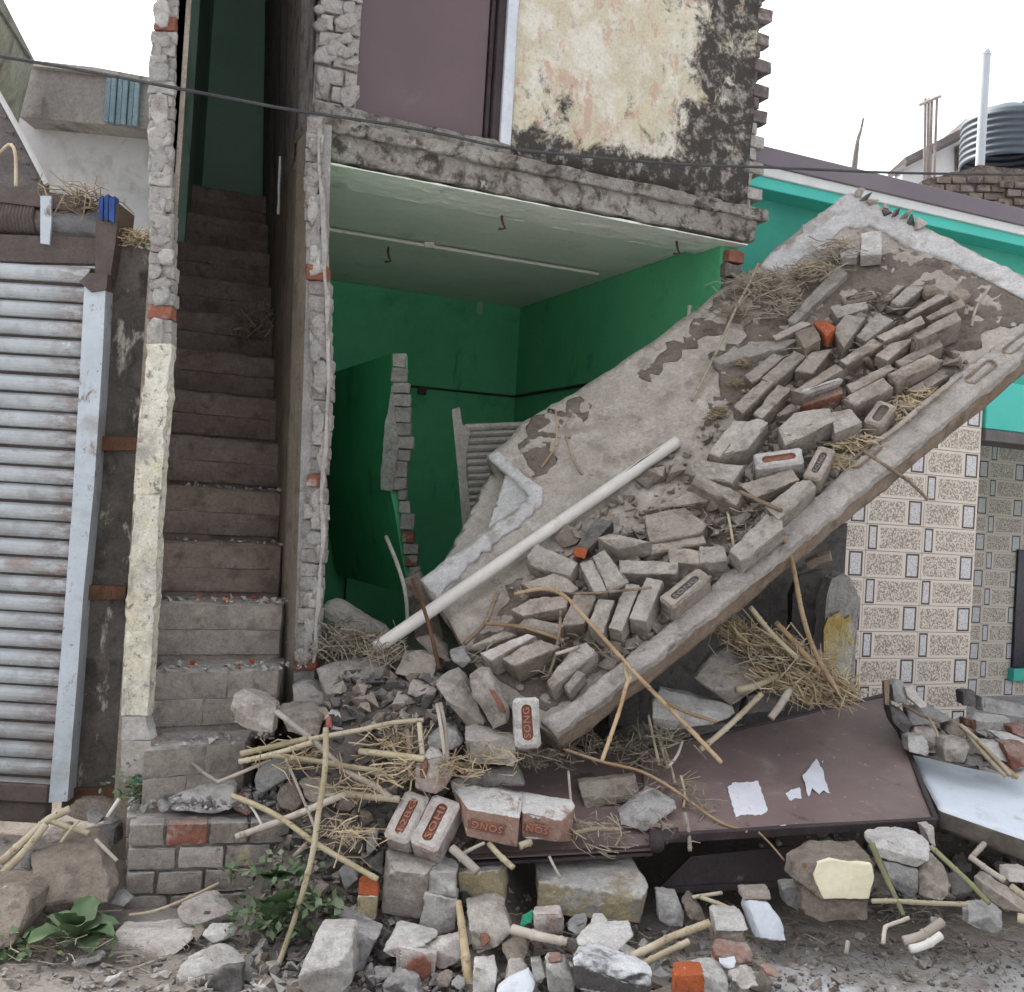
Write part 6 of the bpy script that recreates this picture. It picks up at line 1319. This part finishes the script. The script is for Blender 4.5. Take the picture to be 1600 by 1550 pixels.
cane([(1155,768,'s',.13),(1185,782,'s',.13),(1222,798,'s',.12)],.0105,M_wood,'brown stick across the end of a sloping brick by the rim',group='twigs',name='twig',cat='twig')
cane([(778,926,'s',.05),(768,950,'s',.05),(758,974,'s',.05),(725,1006,'s',.05)],.011,M_wood,'bent wooden stick at the lower left end of the slab',group='twigs',name='twig',cat='twig')
cane([(758,974,'s',.07),(810,979,'s',.09),(850,990,'s',.10),(880,1001,'s',.12)],.009,M_canebr,'long brown twig across the bricks at the slab foot',group='twigs',name='twig',cat='twig')
cane([(876,952,'s',.15),(874,985,'s',.15),(866,1030,'s',.10),(856,1058,'s',.06)],.007,M_wood,'thin upright twig beside the double brick',group='twigs',name='twig',cat='twig')
cane([(898,928,'s',.16),(950,925,'s',.15),(1018,918,'s',.16)],.0065,M_wood,'thin dark twig lying across the fanned upright bricks',group='twigs',name='twig',cat='twig')
cane([(868,1022,'s',.13),(888,1016,'s',.12),(905,1010,'s',.10)],.008,M_canegrey,'pale stick right of the double brick',group='twigs',name='twig',cat='twig')
cane([(1137,800,'s',.06),(1143,832,'s',.06),(1148,862,'s',.05)],.007,M_caneg,'yellow green stem standing between bricks near the rim',group='twigs',name='twig',cat='twig')
cane([(868,640,'s',.03),(870,672,'s',.03),(866,700,'s',.02),(846,730,'s',.02)],.005,M_canebr,'curled brown stem on the upper left part of the bare slab',group='twigs',name='twig',cat='twig',node=0)
cane([(884,682,'s',.03),(896,718,'s',.02),(910,741,'s',.01)],.0065,M_cane,'straight straw next to the curled stem on the bare slab',group='twigs',name='twig',cat='twig',node=0)
# in the room and at the pipe foot
cane([(603,838,5.1),(622,885,5.0),(634,930,4.95),(638,990,4.9)],.011,M_woodg,'weathered stick leaning on the partition behind the pipe',group='twigs',name='stick',cat='stick',node=0)
cane([(645,905,4.75),(662,950,4.6),(676,1000,4.5),(686,1046,4.4)],.009,M_rust,'dark bent iron rod crossing in front of the white pipe',group=None,name='iron_rod',cat='rod',node=0)
cane([(683,1100,4.05),(688,1130,4.0),(696,1185,3.98)],.008,M_canegrey,'grey reed stem before the tall grey brick, left of two',group='reeds')
cane([(688,1098,4.04),(696,1140,4.0),(700,1190,3.97)],.008,M_canegrey,'grey reed stem before the tall grey brick, right of two',group='reeds')
cane([(636,1140,4.1),(640,1170,4.06),(641,1215,4.0)],.010,M_wood,'dark upright stake beside the slate boulder',group='twigs',name='stick',cat='stick',node=0)
cane([(655,1130,4.12),(660,1180,4.05)],.011,M_cane,'pale broken stub behind the pointed pinkish brick',group='twigs',name='stick',cat='stick',node=0)
# lower middle and right
cane([(706,1325,3.86),(725,1342,3.83),(746,1362,3.8)],.018,M_canegrey,'thick grey cane under the right lettered brick')
cane([(764,1318,3.9),(780,1336,3.86),(802,1356,3.82)],.012,M_caneg,'cane sticking out over the black gap')
cane([(720,1336,3.86),(740,1325,3.87),(757,1317,3.88)],.007,M_canegrey,'thin stick lying under the printed brick',group='twigs',name='twig',cat='twig')
cane([(812,1322,3.9),(830,1315,3.92)],.015,M_cane,'cane stub between the two printed bricks')
cane([(895,1302,4.0),(928,1295,4.02),(968,1297,4.05)],.010,M_cane,'cane on the lower edge of the left door leaf')
cane([(858,1338,3.9),(868,1358,3.88),(876,1372,3.87)],.006,M_canegrey,'thin twig hanging over the long yellow block',group='twigs',name='twig',cat='twig',node=0)
cane([(716,1408,3.68),(722,1450,3.62),(728,1500,3.56),(736,1548,3.52)],[.012,.02],M_straw,'upright bundle of rotten cane fibre between two foreground lumps')
cane([(800,1452,3.66),(845,1464,3.62),(886,1472,3.6)],[.02,.016],M_canegrey,'thick dull cane in front of the small pinkish cube')
cane([(984,1496,3.6),(1022,1478,3.63),(1050,1464,3.66),(1108,1442,3.7)],.0155,M_cane,'upper of two pale canes lying in the debris at the bottom')
cane([(1003,1507,3.57),(1040,1488,3.6),(1076,1471,3.63)],.0125,M_cane,'lower of two pale canes lying in the debris at the bottom')
cane([(1082,1402,3.92),(1128,1395,3.95)],.008,M_cane,'short cane under the steel frame',group='twigs',name='twig',cat='twig')
cane([(1095,1402,3.9),(1125,1413,3.86),(1150,1424,3.83)],.009,M_cane,'cane pointing at the white faced leaning slab',group='twigs',name='twig',cat='twig')
cane([(1362,1318,3.95),(1376,1352,3.9),(1392,1386,3.84),(1412,1430,3.76)],[.013,.008],M_canegreen,'mottled cane leaning beside the cream faced block')
cane([(1454,1322,4.0),(1488,1354,3.95),(1512,1376,3.9),(1546,1412,3.82)],.010,M_canegreen,'green cane leaning out from under the white slab')
cane([(1515,1338,4.05),(1545,1360,4.0),(1570,1376,3.96)],.012,M_canegrey,'grey cane under the white slab, right of the green one')
cane([(1520,1338,4.05),(1538,1318,4.1)],.012,M_canegrey,'stub of cane meeting the grey one under the white slab')
cane([(1362,1408,3.8),(1400,1408,3.8),(1450,1411,3.8),(1512,1413,3.8)],.0095,M_caneg,'level cane on the road beside the cream faced block')
cane([(1412,1470,3.62),(1440,1462,3.63),(1472,1440,3.66)],.018,M_canegrey,'stout pale cane on the road, upper of two side by side')
cane([(1422,1483,3.6),(1445,1477,3.61),(1470,1461,3.63)],.016,M_pvc,'stout pale cane on the road, lower of two side by side')
cane([(1380,1474,3.62),(1384,1448,3.66),(1400,1442,3.67),(1420,1434,3.68)],.008,M_canegrey,'bent twig on the road near the stout canes',group='twigs',name='twig',cat='twig')
cane([(1590,1434,3.72),(1612,1438,3.7)],.018,M_cane,'cane end at the right edge of the road')
cane([(1580,1385,3.9),(1600,1400,3.86),(1620,1412,3.84)],.014,M_cane,'cane end at the right edge above the road')
cane([(1322,1490,3.58),(1325,1470,3.6)],.008,M_canegrey,'small upright peg in the dust of the road',group='twigs',name='twig',cat='twig',node=0)
for i, (a, b, c) in enumerate([((1500,1132),(1536,1164),(1580,1212)),((1508,1140),(1530,1170),(1572,1214)),((1516,1146),(1550,1180),(1590,1216))]):
    cane([(*a,4.98),(*b,4.9),(*c,4.82)],.010,[M_cane,M_caneg,M_canebr][i],['upper left dry cane in the sheaf on the right heap','middle yellowish cane in the sheaf on the right heap','brown lowest cane in the sheaf on the right heap'][i],group='sheaf of canes on the right heap')
cane([(1410,1100,5.0),(1440,1118,4.98),(1470,1128,4.96)],.008,M_wood,'brown stem on the grey flat slab by the tile wall',group='twigs',name='twig',cat='twig')
cane([(1450,1120,4.96),(1462,1140,4.92),(1466,1152,4.9)],.007,M_cane,'thin cream stem beside the reddish pebbly chunk',group='twigs',name='twig',cat='twig')
for i, (a, b, c) in enumerate([((1013,1118),(1022,1160),(1030,1195)),((1021,1126),(1034,1170),(1044,1200)),((1028,1145),(1046,1192),(1055,1225)),((1066,1158),(1058,1180),(1046,1196))]):
    cane([(*a,4.62),(*b,4.5),(*c,4.4)],.007,[M_cane,M_caneg,M_cane,M_pvc][i],['leftmost dry blade of the tuft on the upper door edge','yellow blade second from left in the tuft on the door','blade curling down from the tuft on the door','whitish blade crossing the tuft on the door'][i],group='dry blades on the door',name='dry_blade',cat='dry blade',node=0)
cane([(880,1170,4.35),(940,1190,4.3),(1000,1205,4.28),(1050,1232,4.3),(1120,1282,4.2),(1168,1300,4.15)],.007,M_canebr,'long wiry stem trailing over both door leaves',group='twigs',name='twig',cat='twig')
cane([(1064,1212,4.35),(1070,1240,4.3),(1068,1262,4.25)],.006,M_straw,'short wiry stem on the door near the grey block',group='twigs',name='twig',cat='twig')
cane([(1070,1270,4.15),(1076,1300,4.1),(1078,1330,4.06)],.009,M_canegrey,'knotted stem hanging over the front edge of the door by the hinge',group='twigs',name='twig',cat='twig')
cane([(1185,1300,4.12),(1205,1320,4.1),(1226,1345,4.08)],.004,M_canebr,'thin stem hanging over the front of the right door leaf',group='twigs',name='twig',cat='twig',node=0)
cane([(888,1205,4.2),(893,1260,4.1),(900,1285,4.08)],.006,M_canegrey,'thin grey stem standing on the left door leaf',group='twigs',name='twig',cat='twig',node=0)
# ================================================================== STRAW (nobody could count it)
def straw(label, spots, n, ln, mat, seed, flatten=.4, r=.0022, nrm=None, dirs=None):
    rnd = random.Random(seed); bm = bmesh.new()
    for _ in range(n):
        c, sp = rnd.choice(spots); p = c + V((rnd.gauss(0,1), rnd.gauss(0,1), rnd.gauss(0,1)*.4)) * sp
        d = V((rnd.gauss(0,1), rnd.gauss(0,1), rnd.gauss(0,flatten)))
        if dirs: d = d * .6 + dirs * rnd.choice([-1, 1]) * 1.2
        if nrm: d -= nrm * d.dot(nrm) * .8; p += nrm * abs(rnd.gauss(0,1)) * sp * .25
        d.normalize(); l = ln * rnd.uniform(.4, 1.3); b = V((rnd.gauss(0,1), rnd.gauss(0,1), rnd.gauss(0,1))) * l * .22
        pts = [p - d*l/2, p + b*.6, p + d*l/2 + b*.3]; rr = r * rnd.uniform(.6, 1.6)
        up = d.cross(V((rnd.gauss(0,1), rnd.gauss(0,1), rnd.gauss(0,1)))).normalized(); o = d.cross(up)
        ring = [[bm.verts.new(q + (up*math.cos(a) + o*math.sin(a)) * rr * (1 if k < 2 else .5)) for a in (0, 2.1, 4.2)] for k, q in enumerate(pts)]
        for A, B in zip(ring, ring[1:]):
            for i in range(3): bm.faces.new((A[i], A[(i+1)%3], B[(i+1)%3], B[i]))
    o_ = link('straw', frombm(bm), mat); tag(o_, label, 'straw', kind='stuff'); return o_
def sp(lst): return [(S(x, y, .02), s) for x, y, s in lst]
straw('tangled straw nest on the upper left part of the slab', sp([(1190,450,.07),(1220,470,.07),(1250,440,.08),(1280,430,.06),(1215,490,.07),(1150,490,.05),(1300,400,.06),(1160,460,.06)]), 620, .13, M_strawdk, 1, nrm=SN)
straw('golden straw wisps in the nest on the slab', sp([(1225,465,.05),(1265,425,.05),(1180,440,.04),(1320,395,.05)]), 160, .14, M_straw, 2, nrm=SN)
straw('orange brown tuft beside the bare slab patch', sp([(1152,600,.02),(1160,570,.02),(1120,650,.02),(1125,640,.015)]), 170, .06, M_straw, 3, nrm=SN)
straw('straw caught along the slab rim', sp([(1325,700,.035),(1350,690,.04),(1310,725,.03),(1440,620,.04),(1420,635,.03),(1400,655,.03)]), 420, .1, M_straw, 4, nrm=SN)
straw('straw between the bricks on the slab', sp([(1370,470,.05),(1340,560,.06),(1250,560,.05),(1190,800,.05),(1150,830,.05),(1060,800,.05),(900,1010,.05),(960,1020,.04),(870,1050,.05),(760,1030,.05)]), 330, .08, M_strawdk, 5, nrm=SN)
straw('straw heap under the slab above the door', [(P(1180,1000,4.85),.05),(P(1220,1020,4.85),.06),(P(1255,1045,4.8),.06),(P(1290,1070,4.78),.05),(P(1200,1060,4.8),.06),(P(1150,985,4.9),.04),(P(1310,1075,4.72),.03),(P(1255,1075,4.72),.05)], 900, .16, M_straw, 6, .5, .0028, dirs=V((.5,.1,-.4)))
straw('dark straw in the heap under the slab', [(P(1200,1020,4.88),.08),(P(1250,1050,4.85),.07),(P(1290,1075,4.8),.05)], 350, .16, M_strawdk, 7, .5, .003)
straw('grey straw inside the doorway beside the pipe foot', [(P(530,990,4.9),.07),(P(560,1000,4.85),.06),(P(590,1005,4.75),.05),(P(520,1010,4.75),.05),(P(600,1020,4.6),.04)], 420, .14, M_strawdk, 8, .6)
straw('straw fringe along the upper edge of the door', [(P(830,1180,4.4),.04),(P(870,1175,4.45),.05),(P(920,1165,4.5),.05),(P(980,1170,4.55),.05),(P(1040,1150,4.55),.05),(P(1020,1190,4.45),.04)], 330, .11, M_strawdk, 9, .7)
straw('straw scattered over the door and its front edge', [(P(1060,1230,4.4),.05),(P(1090,1260,4.3),.06),(P(1030,1290,4.12),.06),(P(950,1310,4.03),.06),(P(900,1290,4.06),.05),(P(1000,1240,4.3),.05)], 200, .1, M_strawdk, 10, .3)
straw('straw litter among the canes left of the heap', [(P(470,1180,4.12),.07),(P(560,1220,4.0),.07),(P(620,1160,4.15),.06),(P(540,1300,3.9),.06),(P(640,1200,4.05),.05),(P(760,1180,4.1),.06),(P(700,1200,4.0),.05)], 420, .12, M_straw, 11, .4)
def gpts(lst): return [(V((P(x, y, gY(x, y)))), s) for x, y, s in lst]
straw('dry litter on the road at the lower right', gpts([(1300,1440,.1),(1350,1460,.12),(1450,1480,.1),(1250,1460,.1),(1480,1490,.08),(1400,1430,.1),(1520,1450,.1),(1200,1480,.1),(1350,1500,.13),(1560,1470,.08)]), 950, .09, M_strawdk, 12, .06, .0016)
straw('dry litter in the debris at the bottom', gpts([(1000,1480,.09),(1060,1500,.1),(880,1490,.08),(760,1470,.08),(620,1500,.07),(1100,1440,.08)]), 460, .08, M_strawdk, 13, .1, .0018)
straw('dry litter on the earth at the lower left', gpts([(60,1530,.12),(150,1530,.13),(250,1520,.1),(100,1490,.1),(40,1470,.08),(330,1480,.08),(400,1500,.1)]), 560, .09, M_strawdk, 14, .06, .0016)
straw('dry straw on top of the shutter box', [(P(110,305,4.45),.05),(P(140,315,4.45),.04),(P(128,325,4.42),.03)], 130, .12, M_straw, 15, .4)
straw('straw tuft on the pillar top', [(P(195,378,4.45),.03),(P(212,375,4.45),.03),(P(228,372,4.45),.025)], 170, .07, M_straw, 16, .6)
straw('dried creeper clinging to the dark step riser', [(P(395,500,6.2),.06),(P(385,515,6.2),.05),(P(400,480,6.22),.05)], 150, .1, M_strawdk, 17, .8, .0025)
cane([(-5,245,4.6),(14,226,4.55),(24,240,4.5),(25,292,4.45)],.008,M_cane,'curled dry stalk on the shutter roller at the left edge',group='twigs',name='twig',cat='twig',node=0)
# ================================================================== RUBBLE CRUMBS
def crumbs(label, mat, n, seed, region, smin=.006, smax=.028):
    rnd = random.Random(seed); bm = bmesh.new()
    for _ in range(n):
        c = region(rnd)
        if c is None: continue
        s = smin * (smax / smin) ** (rnd.random() ** 1.6)
        t = bmesh.new(); 
        pts = [V((rnd.gauss(0,1), rnd.gauss(0,1), rnd.gauss(0,.7))).normalized() * s * rnd.uniform(.7,1.15) for _ in range(8)]
        vs_ = [t.verts.new(p) for p in pts]; bmesh.ops.convex_hull(t, input=t.verts)
        mp = {v: bm.verts.new(c + v.co + V((0,0,s*.35))) for v in t.verts if v.link_faces}
        for f_ in t.faces: bm.faces.new([mp[v] for v in f_.verts])
        t.free()
    o = link('rubble', frombm(bm), mat); tag(o, label, 'rubble', kind='stuff'); return o
def reg_ground(rnd):
    x, y = rnd.uniform(-1.9, 1.9), 3.35 + 1.6 * rnd.random() ** 1.4
    if x > .5 and rnd.random() < .45: return None
    if x < -.7 and y > 3.9: return None
    return V((x, y, hgt(x, y)))
def reg_road(rnd):
    x, y = rnd.uniform(.3, 2.2), 3.3 + .9 * rnd.random() ** .7; return V((x, y, hgt(x, y)))
def reg_front(rnd):
    x, y = rnd.uniform(-.95, 1.0), rnd.uniform(3.42, 3.95); return V((x, y, hgt(x, y)))
def reg_heap(rnd):
    x, y = rnd.uniform(-.8, -.05), rnd.uniform(3.5, 4.9); return V((x, y, hgt(x, y)))
def reg_right(rnd):
    x, y = rnd.uniform(1.4, 2.9), rnd.uniform(4.6, 6.1); return V((x, y, hgt(x, y)))
def reg_plat(rnd):
    a = rnd.random(); return V((pf0.x, pf0.y, zt + .042)) + pd * Lp_ * a + pn * rnd.uniform(.0, .36)
def reg_steps(rnd):
    k_ = rnd.choice([2,3,3,4,4,5,6]); Yl = 4.85 + .25*(k_-5); x0 = -.3235 * Yl; a = rnd.random()
    return V((x0 + .03 + .6*a*(.9 if k_ > 2 else .7), Yl + .25*a + rnd.uniform(.015,.2), 1.333 + .25*(k_-5)))
def reg_slab(rnd):
    return S(rnd.gauss(0, 1) * 130 + 1170, rnd.gauss(0,1) * 40 + 640, .004) if rnd.random() < .0 else (lambda t, w: S(900 + 560*t + 70*w, 1010 - 480*t + 90*w*.6, .004))(rnd.random(), max(-1.5, min(.7, rnd.gauss(-.2, .7))))
crumbs('grey crumbs strewn over the ground', M_brick2, 1300, 1, reg_ground); crumbs('pale mortar crumbs strewn over the ground', M_pale, 800, 2, reg_ground, .005, .024)
crumbs('red brick crumbs strewn over the ground', M_red, 170, 3, reg_ground, .005, .02); crumbs('dark grit in the rubble heap', M_dark, 900, 4, reg_heap, .01, .05)
crumbs('brown lumps in the rubble heap', M_brick, 600, 5, reg_heap, .012, .05); crumbs('broken chips in the foreground debris', M_brick, 260, 21, reg_front, .018, .05); crumbs('pale chips in the foreground debris', M_pale, 170, 22, reg_front, .014, .042); crumbs('dark shale chips in the foreground debris', M_slate, 170, 23, reg_front, .012, .04)
crumbs('fine gravel on the road at the right', M_pale, 520, 41, reg_road, .004, .014); crumbs('grey gravel on the road at the right', M_brick, 700, 42, reg_road, .004, .018); crumbs('dark crumbs on the road at the right', M_dark, 260, 43, reg_road, .004, .013)
crumbs('crumbs by the tile wall', M_brick2, 620, 6, reg_right, .014, .08); crumbs('pale chips by the tile wall', M_pale, 260, 51, reg_right, .012, .06)
crumbs('grey crumbs on the brick platform', M_slate, 420, 7, reg_plat, .006, .024); crumbs('pale crumbs on the brick platform', M_pale, 130, 8, reg_plat, .006, .02)
crumbs('mortar crumbs on the stair steps', M_pale, 260, 9, reg_steps, .005, .02); crumbs('red crumbs on the stair steps', M_orange, 16, 10, reg_steps, .008, .022)
crumbs('brick fragments wedged between the bricks on the slab', M_brick, 420, 31, reg_slab, .02, .07); crumbs('dusty crumbs between the bricks on the slab', M_brick, 1100, 11, reg_slab, .006, .03)
# ================================================================== WEEDS
def leafbm(base, d, ln, w, droop, up, seed, lobes=True):
    rnd = random.Random(seed); bm = bmesh.new(); d = d.normalized(); side = d.cross(up).normalized(); N = 7; rows = []
    for i in range(N + 1):
        t = i / N; c = base + d*ln*t + up * (ln * (.35*t - droop*t*t)); prof = math.sin(math.pi * min(1, t*.93 + .05)) ** .7 * (1 + (.22*math.sin(t*19 + seed) if lobes else 0))
        ww = w * prof + .002; cu = up * ww * .35
        rows.append([bm.verts.new(c - side*ww + cu + up*rnd.uniform(-.006,.006)), bm.verts.new(c - side*ww*.5), bm.verts.new(c - up*.004), bm.verts.new(c + side*ww*.5), bm.verts.new(c + side*ww + cu + up*rnd.uniform(-.006,.006))])
    for A, B in zip(rows, rows[1:]):
        for i in range(4): bm.faces.new((A[i], A[i+1], B[i+1], B[i]))
    return bm
def weed(label, base, specs, name='weed', cat='weed', mat=M_leaf, scatter=None):
    t = thing(name, label, cat, base)
    for i, (az, el, ln, w, dr, m_) in enumerate(specs):
        d = V((math.cos(az)*math.cos(el), math.sin(az)*math.cos(el), math.sin(el))); st = base + d * .03
        simple('leaf', leafbm(st, d, ln, w, dr, V((0,0,1)) - d*d.z*.5, i*3 + int(base.x*50)), m_, t, True)
    simple('stem', tube([base - V((0,0,.02)), base + V((0,0,.05))], .006, 6), M_leafd, t)
    if scatter:
        n, sx, sy, szz, ls, sd_ = scatter; rnd = random.Random(sd_); bms = []
        for k in range(n):
            p = base + V((rnd.gauss(0,sx), rnd.gauss(0,sy), abs(rnd.gauss(0,szz)))); d = V((rnd.gauss(0,1), rnd.gauss(0,1)-.5, rnd.gauss(.2,.6))).normalized()
            bm = bmesh.new(); side = d.cross(V((rnd.gauss(0,.5), rnd.gauss(0,.5), 1))).normalized(); l = ls * rnd.uniform(.5, 1.4); w = l * .36
            a = [bm.verts.new(q) for q in (p, p + d*l*.5 - side*w, p + d*l, p + d*l*.5 + side*w)]; bm.faces.new(a); bms.append(bm)
        o = simple('small_leaves', merge(bms), M_leafd, t); o['kind'] = 'stuff'
    return t
b = P(118, 1470, 3.64)
weed('broad leaved green weed at the foot of the large tan block', b, [(-1.2,.75,.16,.05,.55,M_leaf),(-2.2,.5,.15,.045,.7,M_leafd),(-.4,.5,.14,.045,.6,M_leaf),(.3,.6,.12,.04,.7,M_leafd),(2.6,.5,.13,.04,.6,M_leafd),(-1.7,.95,.13,.05,.4,M_leaf),(1.5,.9,.13,.045,.5,M_leaf),(-.9,.3,.14,.04,.6,M_leafd),(-2.8,.3,.12,.035,.6,M_leafd),(.0,.2,.11,.03,.5,M_leafd)], scatter=(60,.09,.05,.02,.035,3))
b = P(425, 1450, 3.72)
weed('bushy low weed growing between the platform and the grey lump', b, [(-1.3,.9,.13,.045,.4,M_leaf),(-.8,1.1,.15,.05,.4,M_leaf),(-2,1.0,.14,.045,.5,M_leaf),(.6,.9,.12,.04,.5,M_leaf)], scatter=(330,.085,.05,.065,.03,4))
b = P(432, 1372, 3.86)
weed('large rounded leaf weed against the platform front', b, [(-1.5,.3,.1,.06,.5,M_leaf),(-.9,.5,.11,.055,.5,M_leaf),(-2.2,.4,.09,.05,.5,M_leafd),(-.2,.3,.1,.05,.6,M_leafd)], scatter=(70,.07,.03,.05,.03,5))
weed('small weed beside the bottom edge stones at the left', P(492, 1420, 3.72), [(-1.5,.4,.08,.035,.5,M_leafd),(-.3,.3,.08,.035,.6,M_leafd),(-2.6,.3,.08,.03,.5,M_leafd)], scatter=(60,.05,.03,.03,.03,6))
weed('tiny plants sprouting at the foot of the cream pier', P(208, 1245, 4.15), [], scatter=(150,.05,.02,.05,.022,7), name='seedlings', cat='seedlings')
weed('grass tuft at the lower left edge beside the boulder', P(8, 1500, 3.58), [], scatter=(90,.05,.03,.04,.04,8), name='grass_tuft', cat='grass')
weed('sprig growing out of the platform front', P(360, 1372, 3.92), [], scatter=(40,.02,.01,.04,.022,9), name='sprig', cat='sprig')
